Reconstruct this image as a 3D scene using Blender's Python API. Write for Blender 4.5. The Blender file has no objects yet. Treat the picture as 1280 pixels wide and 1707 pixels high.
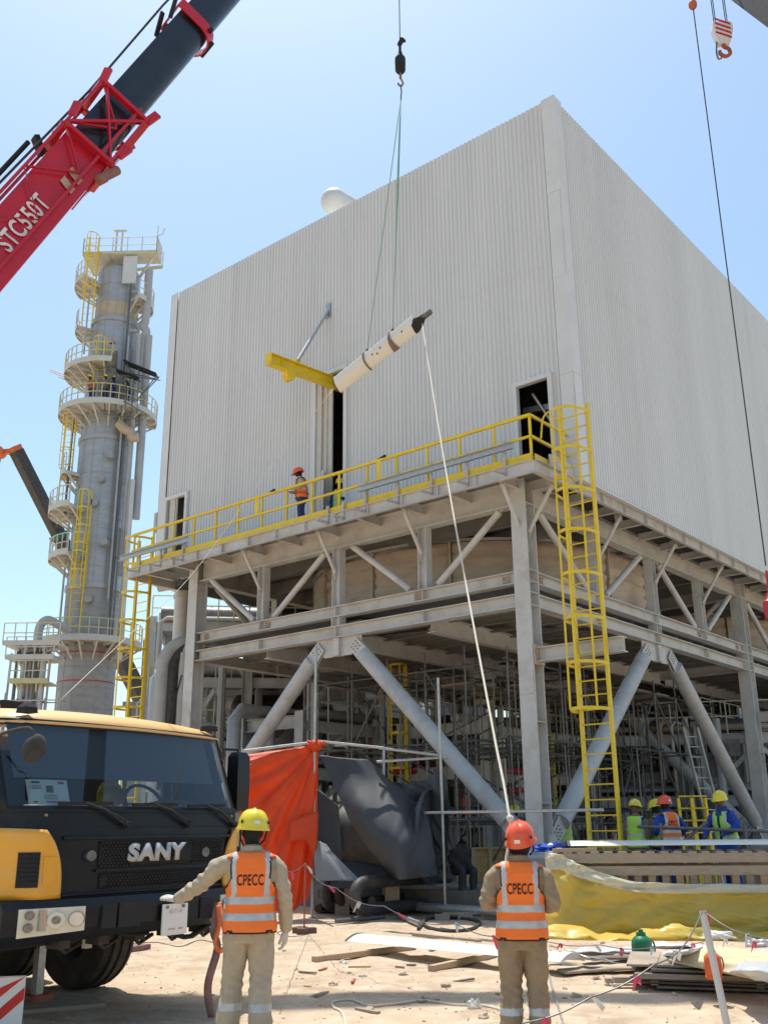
import bpy, bmesh, math, random
from math import sin, cos, tan, pi, radians, atan2, sqrt
from mathutils import Vector as V, Matrix, noise
from mathutils.kdtree import KDTree
random.seed(11)
S = bpy.context.scene
COL = S.collection
# ------------------------------------------------------------------ camera
FPX, PITCH, ROLL, YB, CAMH = 1645.5, radians(17.757), radians(-.494), radians(50.308), 1.72
cam = bpy.data.cameras.new('camera'); camo = bpy.data.objects.new('camera', cam); COL.objects.link(camo)
cam.sensor_fit = 'VERTICAL'; cam.sensor_height = 36; cam.lens = 36*FPX/1707; cam.clip_end = 6000; cam.clip_start = .1
_f = V((0, cos(PITCH), sin(PITCH))); _r0 = V((1,0,0)); _u0 = _r0.cross(_f)
_r = _r0*cos(ROLL)+_u0*sin(ROLL); _u = _u0*cos(ROLL)-_r0*sin(ROLL)
CP = V((0,0,CAMH))
camo.matrix_world = Matrix(((_r.x,_u.x,-_f.x,0),(_r.y,_u.y,-_f.y,0),(_r.z,_u.z,-_f.z,CAMH),(0,0,0,1)))
S.camera = camo
S.render.resolution_x, S.render.resolution_y = 767, 1024
# ------------------------------------------------------------------ light
SUN_EL, SUN_AZ = radians(72.3), radians(-17)      # azimuth from +Y, negative = left of view
w = bpy.data.worlds.new('World'); S.world = w; w.use_nodes = True
nt = w.node_tree; bg = nt.nodes['Background']
sky = nt.nodes.new('ShaderNodeTexSky'); sky.sky_type = 'NISHITA'; sky.sun_disc = False
sky.sun_elevation = SUN_EL; sky.sun_rotation = SUN_AZ; sky.altitude = 20
sky.air_density = 1.2; sky.dust_density = 1.5; sky.ozone_density = 1.2
tint = nt.nodes.new('ShaderNodeMix'); tint.data_type = 'RGBA'; tint.blend_type = 'MULTIPLY'; tint.inputs[0].default_value = 1; tint.inputs[7].default_value = (.945,1.02,.985,1)
nt.links.new(sky.outputs[0], tint.inputs[6]); nt.links.new(tint.outputs[2], bg.inputs[0]); bg.inputs[1].default_value = .135
sl = bpy.data.lights.new('sun', 'SUN'); sl.energy = 3.6; sl.angle = radians(.53); sl.color = (1,.955,.88)
so = bpy.data.objects.new('sun', sl); COL.objects.link(so)
sd = V((sin(SUN_AZ)*cos(SUN_EL), cos(SUN_AZ)*cos(SUN_EL), sin(SUN_EL)))
so.rotation_euler = sd.to_track_quat('Z','Y').to_euler()
vs = S.view_settings; vs.view_transform = 'Standard'; vs.look = 'None'; vs.gamma = 1; vs.use_curve_mapping = False
vs.exposure = .5
# ------------------------------------------------------------------ pixel helpers
def ray(x, y): return (_r*(x-640) - _u*(y-853.5) + _f*FPX)/FPX
def G(x, y, z=0.):                       # point where the pixel's ray meets height z
    r = ray(x,y); return CP + r*((z-CAMH)/r.z)
def D(x, y, d):                          # point on the ray at world depth y=d
    r = ray(x,y); return CP + r*(d/r.y)
_q = ray(876,950); Q = V((_q.x/_q.y*22, 22, 0))
AX = V((cos(YB), sin(YB), 0)); BX = V((-sin(YB), cos(YB), 0))      # a: along the right face, b: along the left face
def PA(x, y, a):                         # local (a,b,z) where the ray meets plane a=const
    r = ray(x,y); p = CP + r*((a-(CP-Q).dot(AX))/r.dot(AX)); return V((a, (p-Q).dot(BX), p.z))
def PB(x, y, b):
    r = ray(x,y); p = CP + r*((b-(CP-Q).dot(BX))/r.dot(BX)); return V(((p-Q).dot(AX), b, p.z))
def B2W(a, b, z): return Q + AX*a + BX*b + V((0,0,z))
# ------------------------------------------------------------------ materials
MAT = {}
def lin(c): return tuple(((x/255)/12.92 if x/255 <= .04045 else ((x/255+.055)/1.055)**2.4) for x in c)
def mat(name, c, c2=None, rough=.6, metal=0., scale=3., bump=0., bscale=40., detail=6, stretch=None, lo=.35, hi=.65, spec=.5,
        c3=None, s3=.6, l3=.55, h3=.7, trans=0., alpha=1., coat=0., transl=None):
    m = bpy.data.materials.new(name); m.use_nodes = True; N = m.node_tree; L = N.links
    p = N.nodes['Principled BSDF']; p.inputs['Roughness'].default_value = rough; p.inputs['Metallic'].default_value = metal
    p.inputs['Specular IOR Level'].default_value = spec
    p.inputs['Transmission Weight'].default_value = trans; p.inputs['Alpha'].default_value = alpha; p.inputs['Coat Weight'].default_value = coat
    p.inputs['Base Color'].default_value = (*c,1)
    tc = N.nodes.new('ShaderNodeTexCoord'); src = tc.outputs['Object']
    if stretch:
        mp = N.nodes.new('ShaderNodeMapping'); mp.inputs['Scale'].default_value = stretch; L.new(src, mp.inputs[0]); src = mp.outputs[0]
    last = None
    if c2 is not None:
        n = N.nodes.new('ShaderNodeTexNoise'); n.inputs['Scale'].default_value = scale; n.inputs['Detail'].default_value = detail; n.inputs['Roughness'].default_value = .62
        L.new(src, n.inputs['Vector'])
        r = N.nodes.new('ShaderNodeValToRGB'); r.color_ramp.elements[0].position = lo; r.color_ramp.elements[1].position = hi
        r.color_ramp.elements[0].color = (*c,1); r.color_ramp.elements[1].color = (*c2,1); L.new(n.outputs['Fac'], r.inputs[0]); last = r.outputs[0]
    if c3 is not None:
        n = N.nodes.new('ShaderNodeTexNoise'); n.inputs['Scale'].default_value = s3; n.inputs['Detail'].default_value = 8; n.inputs['Roughness'].default_value = .7
        L.new(src, n.inputs['Vector'])
        r = N.nodes.new('ShaderNodeMapRange'); r.inputs[1].default_value = l3; r.inputs[2].default_value = h3; L.new(n.outputs['Fac'], r.inputs[0])
        mx = N.nodes.new('ShaderNodeMix'); mx.data_type = 'RGBA'; mx.inputs[7].default_value = (*c3,1)
        L.new(r.outputs[0], mx.inputs[0])
        if last: L.new(last, mx.inputs[6])
        else: mx.inputs[6].default_value = (*c,1)
        last = mx.outputs[2]
    if last: L.new(last, p.inputs['Base Color'])
    if bump:
        n = N.nodes.new('ShaderNodeTexNoise'); n.inputs['Scale'].default_value = bscale; n.inputs['Detail'].default_value = 5
        L.new(src, n.inputs['Vector']); b = N.nodes.new('ShaderNodeBump'); b.inputs['Strength'].default_value = bump; b.inputs['Distance'].default_value = .02
        L.new(n.outputs['Fac'], b.inputs['Height']); L.new(b.outputs[0], p.inputs['Normal'])
    if transl is not None:
        t = N.nodes.new('ShaderNodeBsdfTranslucent'); t.inputs[0].default_value = (*c,1); mx = N.nodes.new('ShaderNodeMixShader'); mx.inputs[0].default_value = transl
        if last: L.new(last, t.inputs[0])
        L.new(p.outputs[0], mx.inputs[1]); L.new(t.outputs[0], mx.inputs[2]); L.new(mx.outputs[0], N.nodes['Material Output'].inputs[0])
    MAT[name] = m; return m
mat('steel', (.585,.585,.565), (.52,.515,.49), rough=.55, scale=2.2, c3=(.41,.37,.32), s3=1.1, l3=.5, h3=.8, bump=.08, bscale=25)
mat('steel_cool', (.50,.515,.52), (.43,.44,.445), rough=.5, scale=3, c3=(.29,.27,.24), s3=1.3, l3=.5, h3=.8)
mat('clad', (.70,.705,.695), (.635,.64,.63), rough=.5, scale=1.1, stretch=(1,1,.10), c3=(.62,.615,.59), s3=2.2, l3=.55, h3=.85)
mat('clad_b', (.69,.695,.685), (.64,.645,.635), rough=.5, scale=1.1, stretch=(1,1,.10), c3=(.61,.605,.58), s3=2.2, l3=.55, h3=.85)
mat('clad_c', (.71,.715,.705), (.655,.66,.65), rough=.48, scale=1.3, stretch=(1,1,.10), c3=(.63,.625,.60), s3=2.2, l3=.55, h3=.85)
mat('clad_trim', (.70,.705,.695), (.655,.66,.65), rough=.45, scale=1.5, c3=(.55,.53,.48), s3=2, l3=.6, h3=.85)
mat('decking', (.20,.22,.235), (.26,.275,.285), rough=.55, metal=.3, scale=5)
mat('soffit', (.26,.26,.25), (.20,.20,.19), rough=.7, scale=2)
mat('yellow', (.82,.60,.015), (.75,.53,.02), rough=.42, scale=4, c3=(.5,.36,.06), s3=5, l3=.62, h3=.8)
mat('galv', (.42,.44,.45), (.55,.56,.57), rough=.38, metal=.75, scale=22)
mat('dark', (.012,.012,.013), (.02,.02,.02), rough=.8, scale=5)
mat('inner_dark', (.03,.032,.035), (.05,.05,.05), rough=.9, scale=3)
mat('drum', (.52,.43,.33), (.60,.51,.41), rough=.85, scale=1.6, stretch=(1,1,2.5), c3=(.38,.30,.225), s3=1.2, l3=.5, h3=.75, bump=.35, bscale=9)
mat('bolt', (.20,.17,.15), (.33,.29,.25), rough=.6, metal=.4, scale=30)
mat('zinc_rust', (.55,.47,.40), (.40,.27,.18), rough=.7, scale=12)
mat('sand', (.51,.39,.27), (.40,.30,.205), rough=.95, scale=.55, c3=(.60,.485,.355), s3=2.6, l3=.42, h3=.68, bump=1., bscale=16, spec=.15, lo=.36, hi=.62)
mat('pebble', (.52,.41,.30), (.40,.31,.22), rough=.95, scale=.8, spec=.2)
mat('slab', (.20,.185,.165), (.14,.13,.118), rough=.85, scale=1.5, c3=(.30,.25,.19), s3=.8, bump=.3, bscale=20)  # plinth concrete, darkened to cut bounce and stand in for shade under the frame
mat('concrete', (.42,.41,.385), (.34,.33,.31), rough=.85, scale=3, c3=(.5,.43,.34), s3=1.2, bump=.2, bscale=30)
mat('alu', (.43,.44,.45), (.36,.37,.38), rough=.45, metal=.35, scale=1.3, stretch=(1,1,3), c3=(.33,.335,.345), s3=3, l3=.5, h3=.8)
mat('alu_old', (.38,.375,.37), (.31,.305,.30), rough=.6, metal=.2, scale=2.2, stretch=(1,1,2.5))
mat('primer', (.50,.40,.28), (.44,.35,.25), rough=.7, scale=3)
mat('offwhite', (.60,.58,.52), (.52,.50,.44), rough=.6, scale=2)
mat('pale_yellow', (.60,.55,.26), (.54,.48,.25), rough=.55, scale=3)
mat('pipe', (.42,.425,.42), (.36,.36,.355), rough=.5, scale=2)
mat('pipe_white', (.62,.62,.60), (.55,.55,.53), rough=.5, scale=2)
mat('scaf', (.13,.127,.12), (.21,.205,.195), rough=.5, metal=.6, scale=9, c3=(.18,.12,.08), s3=6, l3=.6, h3=.8)  # tube steel, darkened in place of deeper shade under the frame
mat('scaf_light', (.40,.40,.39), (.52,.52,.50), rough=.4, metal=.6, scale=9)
mat('red_pipe', (.55,.02,.025), (.45,.015,.02), rough=.4, scale=2)
mat('rust_red', (.34,.08,.04), (.45,.13,.07), rough=.7, scale=4)
mat('osb', (.55,.36,.15), (.42,.25,.09), rough=.8, scale=14)
mat('wood', (.42,.29,.17), (.54,.39,.25), rough=.8, scale=6, stretch=(1,9,9), c3=(.25,.17,.1), s3=4, l3=.6, h3=.8, bump=.1)
mat('wood_grey', (.33,.26,.19), (.42,.34,.26), rough=.85, scale=5, stretch=(1,8,8), c3=(.2,.15,.11), s3=3, l3=.55, h3=.8)
mat('plywood', (.66,.54,.33), (.58,.45,.25), rough=.75, scale=4, stretch=(1,6,1))
mat('plydark', (.14,.115,.095), (.21,.175,.145), rough=.8, scale=4)
mat('tarp_red', (.88,.115,.018), (.80,.095,.016), rough=.5, scale=2, transl=.35)
mat('tarp_grey', (.042,.046,.051), (.056,.06,.066), rough=.6, scale=1.6, c3=(.12,.12,.125), s3=1.6, l3=.62, h3=.85, bump=.08, bscale=7)
mat('tarp_light', (.19,.20,.20), (.23,.235,.235), rough=.6, scale=2)
mat('plastic_yellow', (.96,.84,.30), (.93,.75,.16), rough=.33, scale=1.5, alpha=.78, transl=.5)
mat('plastic_clear', (.78,.74,.58), (.70,.66,.50), rough=.25, scale=3, alpha=.62)
mat('plastic_white', (.80,.80,.80), (.74,.74,.74), rough=.3, scale=6, alpha=.9, transl=.2)
mat('plastic_bag', (.75,.75,.72), rough=.2, alpha=.55)
mat('plastic_blue', (.02,.10,.55), (.02,.07,.42), rough=.35, scale=4)
mat('foam', (.82,.82,.82), (.76,.76,.76), rough=.7, scale=3, transl=.15)
mat('blade', (.74,.73,.67), (.69,.68,.61), rough=.3, scale=.9, c3=(.66,.62,.5), s3=2.4, l3=.6, h3=.85)
mat('sling_brown', (.28,.15,.12), (.22,.11,.09), rough=.8, scale=9)
mat('sling_mauve', (.20,.11,.10), (.27,.16,.15), rough=.85, scale=7)
mat('sling_orange', (.80,.20,.06), rough=.75)
mat('rope', (.68,.62,.50), (.58,.52,.41), rough=.8, scale=30)
mat('wire', (.05,.055,.06), rough=.5, metal=.5)
mat('sling_green', (.16,.36,.25), (.22,.42,.30), rough=.7, scale=6)
mat('boom_red', (.52,.008,.022), (.44,.006,.018), rough=.34, scale=2.2, coat=.25, c3=(.30,.02,.025), s3=3, l3=.62, h3=.8)
mat('boom_black', (.012,.014,.02), (.02,.022,.03), rough=.28, scale=2, coat=.2)
mat('white_paint', (.78,.78,.77), (.72,.72,.70), rough=.4, scale=5)
mat('cab_yellow', (.80,.38,.03), (.74,.34,.03), rough=.4, scale=2, coat=.3, c3=(.60,.38,.15), s3=3.5, l3=.50, h3=.8)
mat('cab_roof', (.74,.46,.19), (.70,.42,.15), rough=.45, scale=2.5, c3=(.66,.42,.2), s3=6, l3=.58, h3=.75)
mat('cab_black', (.007,.009,.013), (.010,.012,.017), rough=.38, scale=2, spec=.3, c3=(.028,.027,.025), s3=2.6, l3=.52, h3=.9)
mat('rubber', (.014,.014,.015), (.03,.028,.026), rough=.8, scale=8)
mat('rubber_dust', (.03,.029,.028), (.07,.06,.05), rough=.85, scale=6)
mat('chrome', (.62,.63,.64), (.5,.5,.5), rough=.22, metal=.9, scale=4)
mat('badge', (.50,.50,.50), (.44,.44,.44), rough=.45, metal=.2, scale=8)
mat('lamp_shell', (.74,.71,.58), (.66,.62,.48), rough=.2, scale=8)
mat('shade_film', (.135,.160,.185), (.15,.175,.20), rough=.4, scale=1)
mat('paper', (.78,.86,.85), rough=.7)
mat('ink', (.05,.05,.06), rough=.7)
mat('ink_red', (.45,.10,.10), rough=.7)
mat('helmet_yellow', (.80,.66,.03), (.74,.60,.03), rough=.28, scale=4, coat=.3, c3=(.6,.5,.15), s3=9, l3=.62, h3=.8)
mat('helmet_orange', (.80,.105,.03), (.74,.09,.025), rough=.28, scale=4, coat=.3, c3=(.6,.14,.08), s3=9, l3=.62, h3=.8)
mat('vest_orange', (.95,.21,.03), (.90,.185,.028), rough=.75, scale=5, c3=(.72,.15,.03), s3=6, l3=.62, h3=.85, bump=.25, bscale=9)
mat('vest_lime', (.45,.78,.08), (.40,.70,.07), rough=.75, scale=5, bump=.25, bscale=9)
mat('reflect', (.52,.54,.54), (.44,.46,.46), rough=.4, metal=.2, scale=14)
mat('piping', (.03,.012,.012), rough=.8)
mat('khaki', (.47,.40,.29), (.40,.335,.24), rough=.9, scale=7, c3=(.30,.25,.18), s3=5, l3=.55, h3=.85, bump=.8, bscale=13, stretch=(1,1,.6))
mat('khaki_dark', (.33,.245,.155), (.27,.20,.125), rough=.9, scale=7, c3=(.25,.19,.13), s3=5, l3=.6, h3=.85, bump=.4, bscale=11)
mat('navy', (.018,.03,.12), (.025,.045,.17), rough=.85, scale=7)
mat('royal', (.012,.05,.28), (.018,.07,.36), rough=.85, scale=7)
mat('taupe', (.17,.14,.11), (.22,.18,.14), rough=.9, scale=7)
mat('hood', (.01,.01,.011), (.016,.015,.015), rough=.9, scale=9)
mat('skin', (.16,.085,.055), (.13,.068,.045), rough=.55, scale=12)
mat('glove', (.62,.60,.54), (.52,.49,.43), rough=.9, scale=14, bump=.3, bscale=60)
mat('boot', (.06,.04,.03), (.1,.075,.055), rough=.7, scale=8)
mat('green_jug', (.01,.16,.06), (.008,.12,.05), rough=.45, scale=4)
mat('orange_jug', (.72,.13,.02), (.62,.10,.02), rough=.45, scale=4)
mat('tape_red', (.75,.06,.13), rough=.5)
mat('sign_red', (.60,.02,.02), rough=.5)
mat('orange_paint', (.66,.15,.03), (.58,.13,.03), rough=.5, scale=3)
mat('brown_orange', (.55,.24,.06), (.45,.19,.05), rough=.5, scale=5)
mat('hose', (.025,.024,.023), (.06,.05,.045), rough=.7, scale=7)
mat('pipe_black', (.035,.033,.032), (.07,.062,.055), rough=.6, scale=3, c3=(.16,.10,.06), s3=2.5, l3=.55, h3=.75)
mat('brick', (.13,.07,.055), (.18,.10,.08), rough=.85, scale=8)
def glass(name, tint, mixf):
    m = bpy.data.materials.new(name); m.use_nodes = True; N = m.node_tree; L = N.links
    g = N.nodes.new('ShaderNodeBsdfGlossy'); g.inputs['Roughness'].default_value = .03; t = N.nodes.new('ShaderNodeBsdfTransparent'); t.inputs[0].default_value = (*tint,1)
    fr = N.nodes.new('ShaderNodeFresnel'); fr.inputs[0].default_value = 1.5; mx = N.nodes.new('ShaderNodeMixShader')
    ml = N.nodes.new('ShaderNodeMath'); ml.operation = 'MULTIPLY_ADD'; ml.inputs[1].default_value = 1; ml.inputs[2].default_value = mixf; L.new(fr.outputs[0], ml.inputs[0])
    L.new(ml.outputs[0], mx.inputs[0]); L.new(t.outputs[0], mx.inputs[1]); L.new(g.outputs[0], mx.inputs[2]); L.new(mx.outputs[0], N.nodes['Material Output'].inputs[0])
    MAT[name] = m
glass('glass', (.66,.74,.75), .045)
# ------------------------------------------------------------------ mesh builder
def frame(d, up=(0,0,1)):
    z = V(d).normalized(); up = V(up)
    if abs(z.dot(up.normalized())) > .999: up = V((1,0,0)) if abs(z.x) < .9 else V((0,1,0))
    x = up.cross(z).normalized(); y = z.cross(x); return x, y, z        # y ~ up
class MB:
    def __init__(s): s.v = []; s.f = []; s.m = []
    def add(s, vs, fs, m=0):
        o = len(s.v); s.v += [V(p) for p in vs]; s.f += [tuple(i+o for i in f) for f in fs]; s.m += [m]*len(fs); return s
    def box(s, c, d, m=0, R=None):
        c = V(c); vs = []
        for k in (-1,1):
            for j in (-1,1):
                for i in (-1,1):
                    p = V((i*d[0]/2, j*d[1]/2, k*d[2]/2)); vs.append(c+(R@p if R else p))
        return s.add(vs, [(0,2,3,1),(4,5,7,6),(0,1,5,4),(2,6,7,3),(0,4,6,2),(1,3,7,5)], m)
    def bar(s, p0, p1, w, h, up=(0,0,1), m=0):
        p0, p1 = V(p0), V(p1); x, y, z = frame(p1-p0, up); vs = []
        for p in (p0,p1):
            for a, b in ((-1,-1),(1,-1),(1,1),(-1,1)): vs.append(p+x*(a*w/2)+y*(b*h/2))
        return s.add(vs, [(3,2,1,0),(4,5,6,7),(0,1,5,4),(1,2,6,5),(2,3,7,6),(3,0,4,7)], m)
    def prof(s, p0, p1, pts, up=(0,0,1), m=0, cap=True):     # extrude a 2-D outline (x right, y up) along p0-p1
        p0, p1 = V(p0), V(p1); x, y, z = frame(p1-p0, up); n = len(pts)
        vs = [p+x*a+y*b for p in (p0,p1) for a, b in pts]
        fs = [(i,(i+1)%n,n+(i+1)%n,n+i) for i in range(n)]
        if cap: fs += [tuple(range(n-1,-1,-1)), tuple(range(n,2*n))]
        return s.add(vs, fs, m)
    def ibeam(s, p0, p1, h, w, up=(0,0,1), tf=.022, tw=.014, m=0):
        a, b, c, d = w/2, h/2, tw/2, h/2-tf
        return s.prof(p0, p1, [(-a,-b),(a,-b),(a,-d),(c,-d),(c,d),(a,d),(a,b),(-a,b),(-a,d),(-c,d),(-c,-d),(-a,-d)], up, m)
    def chan(s, p0, p1, h, w, up=(0,0,1), t=.015, m=0):
        return s.prof(p0, p1, [(0,-h/2),(w,-h/2),(w,-h/2+t),(t,-h/2+t),(t,h/2-t),(w,h/2-t),(w,h/2),(0,h/2)], up, m)
    def tube(s, p0, p1, r, r1=None, n=10, m=0, cap=True):
        p0, p1 = V(p0), V(p1); r1 = r if r1 is None else r1; x, y, z = frame(p1-p0)
        vs = [p+(x*cos(2*pi*i/n)+y*sin(2*pi*i/n))*q for p, q in ((p0,r),(p1,r1)) for i in range(n)]
        fs = [(i,(i+1)%n,n+(i+1)%n,n+i) for i in range(n)]
        if cap: fs += [tuple(range(n-1,-1,-1)), tuple(range(n,2*n))]
        return s.add(vs, fs, m)
    def path(s, pts, r, n=6, m=0, closed=False, cap=True):
        pts = [V(p) for p in pts]; N = len(pts); rings = []; px = None
        rr = r if isinstance(r, (list,tuple)) else [r]*N
        for i, p in enumerate(pts):
            a = pts[(i-1)%N] if (closed or i) else p; b = pts[(i+1)%N] if (closed or i < N-1) else p
            z = (b-a).normalized() if (b-a).length > 1e-9 else V((0,0,1))
            if px is None: x, y, _ = frame(z)
            else:
                x = (px-z*px.dot(z)); x = x.normalized() if x.length > 1e-6 else frame(z)[0]; y = z.cross(x)
            px = x; rings.append([p+(x*cos(2*pi*k/n)+y*sin(2*pi*k/n))*rr[i] for k in range(n)])
        return s.loft(rings, closed=closed, cap=cap, m=m)
    def loft(s, rings, closed=False, cap=True, m=0, ring_closed=True):
        n = len(rings[0]); N = len(rings); vs = [p for r in rings for p in r]; fs = []
        for i in range(N if closed else N-1):
            j = (i+1)%N
            for k in range(n if ring_closed else n-1):
                l = (k+1)%n; fs.append((i*n+k, i*n+l, j*n+l, j*n+k))
        if cap and not closed and ring_closed: fs += [tuple(range(n-1,-1,-1)), tuple(range((N-1)*n,N*n))]
        return s.add(vs, fs, m)
    def ell(s, c, rad, nu=14, nv=9, m=0, R=None, v0=0., v1=1.):
        c = V(c); rings = []
        for j in range(nv+1):
            t = pi*(v0+(v1-v0)*j/nv)
            ring = []
            for i in range(nu):
                p = V((rad[0]*max(sin(t),1e-4)*cos(2*pi*i/nu), rad[1]*max(sin(t),1e-4)*sin(2*pi*i/nu), -rad[2]*cos(t)))
                ring.append(c+(R@p if R else p))
            rings.append(ring)
        return s.loft(rings, m=m)
    def slab(s, poly, th, m=0):              # 3-D polygon thickened by vector th
        th = V(th); n = len(poly); vs = [V(p) for p in poly]+[V(p)+th for p in poly]
        return s.add(vs, [tuple(range(n-1,-1,-1)), tuple(range(n,2*n))]+[(i,(i+1)%n,n+(i+1)%n,n+i) for i in range(n)], m)
    def build(s, name, mats, parent=None, smooth=False, loc=None, kind=None):
        me = bpy.data.meshes.new(name); off = V(loc) if loc is not None else V((0,0,0))
        me.from_pydata([tuple(p-off) for p in s.v], [], s.f)
        if isinstance(mats, str): mats = [mats]
        for x in mats: me.materials.append(MAT[x])
        if len(mats) > 1: me.polygons.foreach_set('material_index', s.m)
        bm = bmesh.new(); bm.from_mesh(me); bmesh.ops.recalc_face_normals(bm, faces=bm.faces); bm.to_mesh(me); bm.free()
        if smooth:
            me.polygons.foreach_set('use_smooth', [True]*len(me.polygons))
            if smooth != 'all': me.set_sharp_from_angle(angle=radians(smooth if smooth is not True else 40))
        return link(name, me, parent, off if loc is not None else None, kind)
def link(name, me, parent=None, loc=None, kind=None):
    o = bpy.data.objects.new(name, me); COL.objects.link(o)
    if parent: o.parent = parent
    if loc is not None: o.location = loc
    if kind: o['kind'] = kind
    return o
def tag(o, label, cat=None, group=None):
    o['label'] = label
    if cat: o['category'] = cat
    if group: o['group'] = group
    return o
def thing(name, label, cat, loc=(0,0,0), rz=0., group=None):
    o = bpy.data.objects.new(name, None); COL.objects.link(o); o.location = loc; o.rotation_euler = (0,0,rz); o.empty_display_size = .2
    return tag(o, label, cat, group)
def copy_tree(o, parent=None):
    c = o.copy(); COL.objects.link(c)
    if parent: c.parent = parent
    for ch in list(o.children): copy_tree(ch, c)
    return c
def spline(pts, n=8, closed=False):          # Catmull-Rom
    pts = [V(p) for p in pts]; N = len(pts); out = []
    for i in range(N if closed else N-1):
        if closed: p0, p1, p2, p3 = (pts[(i+k)%N] for k in (-1,0,1,2))
        else:
            p1, p2 = pts[i], pts[i+1]; p0 = pts[i-1] if i else p1*2-p2; p3 = pts[i+2] if i+2 < N else p2*2-p1
        for k in range(n):
            t = k/n; out.append(.5*((2*p1)+(p2-p0)*t+(2*p0-5*p1+4*p2-p3)*t*t+(3*p1-p0-3*p2+p3)*t**3))
    if not closed: out.append(pts[-1])
    return out
def text_mesh(body, size=1., bold=0., shear=0., space=1.):
    cu = bpy.data.curves.new('t', 'FONT'); cu.body = body; cu.size = size; cu.offset = bold; cu.shear = shear; cu.space_character = space
    cu.align_x = 'CENTER'; cu.align_y = 'CENTER'; cu.resolution_u = 4
    ob = bpy.data.objects.new('t', cu); COL.objects.link(ob)
    bpy.context.view_layer.update()
    dg = bpy.context.evaluated_depsgraph_get(); me = bpy.data.meshes.new_from_object(ob.evaluated_get(dg))
    bpy.data.objects.remove(ob); bpy.data.curves.remove(cu)
    return me
def text_obj(name, body, fn, mname, parent, size, bold=0., shear=0., space=1., sub=0.):
    me = text_mesh(body, size, bold, shear, space)
    if sub:
        bm = bmesh.new(); bm.from_mesh(me); bmesh.ops.triangulate(bm, faces=bm.faces)
        for _ in range(3):
            es = [e for e in bm.edges if e.calc_length() > sub]
            if es: bmesh.ops.subdivide_edges(bm, edges=es, cuts=1); bmesh.ops.triangulate(bm, faces=bm.faces)
        bm.to_mesh(me); bm.free()
    for v in me.vertices: v.co = fn(v.co.x, v.co.y)
    me.name = name; me.materials.clear(); me.materials.append(MAT[mname]); return link(name, me, parent)
def sheet(name, grid, mats, parent=None, sub=6, fold=None, loc=None, th=.004, smooth='all', noise_amp=0., ns=1.5):
    rows = [spline(r, sub) for r in grid]; cols = list(zip(*rows)); cols = [spline(c, sub) for c in cols]; rows = [list(r) for r in zip(*cols)]
    nu, nv = len(rows[0]), len(rows); b = MB()
    for j in range(nv):
        for i in range(nu):
            p = rows[j][i]
            du = rows[j][min(i+1,nu-1)]-rows[j][max(i-1,0)]; dv = rows[min(j+1,nv-1)][i]-rows[max(j-1,0)][i]; n = du.cross(dv)
            n = n.normalized() if n.length > 1e-9 else V((0,0,1)); d = 0
            if fold: d += fold(i/(nu-1), j/(nv-1))
            if noise_amp: d += noise_amp*noise.noise(p*ns)
            b.v.append(p+n*d)
    b.f = [(j*nu+i, j*nu+i+1, (j+1)*nu+i+1, (j+1)*nu+i) for j in range(nv-1) for i in range(nu-1)]; b.m = [0]*len(b.f)
    o = b.build(name, mats, parent, smooth, loc)
    md = o.modifiers.new('thickness', 'SOLIDIFY'); md.thickness = th; md.offset = 0
    return o
# ------------------------------------------------------------------ ground
def gz(x, y):
    h = .035*noise.noise(V((x*.45,y*.45,0)))+.018*noise.noise(V((x*1.7,y*1.7,3)))+.008*noise.noise(V((x*5,y*5,7)))
    for c_, w_ in ((9.9,.22),(10.15,.22),(12.6,.25),(13.9,.25),(15.2,.22)):
        t = (y-c_-.35*sin(x*.35+c_)-.06*x)/w_
        if abs(t) < 2: h += (-.030*math.exp(-t*t*3)+.014*math.exp(-(abs(t)-1)**2*8))*(.7+.5*noise.noise(V((x*1.1,c_,0)))+.25*sin(x*26))
    return h*max(0., min(1., (46-y)/10))
gb = MB(); xs = [-2500,-600,-150,-60,-30,-20]+[-12+i*.11 for i in range(264)]+[24,30,60,150,600,2500]
ys = [-600,-100,-30,-10,0,2]+[7+i*.09 for i in range(180)]+[23.2+i*.4 for i in range(10)]+[28,30,33,37,42,50,70,110,250,800,2500,4500]
gb.v = [V((x,y,gz(x,y))) for y in ys for x in xs]; nx = len(xs)
gb.f = [(j*nx+i,j*nx+i+1,(j+1)*nx+i+1,(j+1)*nx+i) for j in range(len(ys)-1) for i in range(nx-1)]; gb.m = [0]*len(gb.f)
gr = gb.build('ground', 'sand', smooth='all', kind='structure')
pb = MB()
for i in range(3600):
    y = 6.5+18*random.random()**1.5; x = random.uniform(-.45,.45)*y; r = random.choice((.004,.006,.008,.008,.013))*random.uniform(.6,1.2)
    if i % 45 == 0: r *= 2.2
    c = V((x,y,gz(x,y)+r*.25)); pb.ell(c, (r*random.uniform(.8,1.5),r*random.uniform(.8,1.3),r*.7), 5, 3, R=Matrix.Rotation(random.random()*6,3,'Z'))
pbo = pb.build('gravel', 'pebble', kind='stuff'); tag(pbo, 'loose gravel and small stones scattered over the sand', 'gravel')
# concrete plinth under the process structure
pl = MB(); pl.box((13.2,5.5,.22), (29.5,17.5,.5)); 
plo = pl.build('plinth', 'slab'); plo.location = B2W(.3,-1.0,0); plo.rotation_euler.z = YB; plo['kind'] = 'structure'
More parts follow.
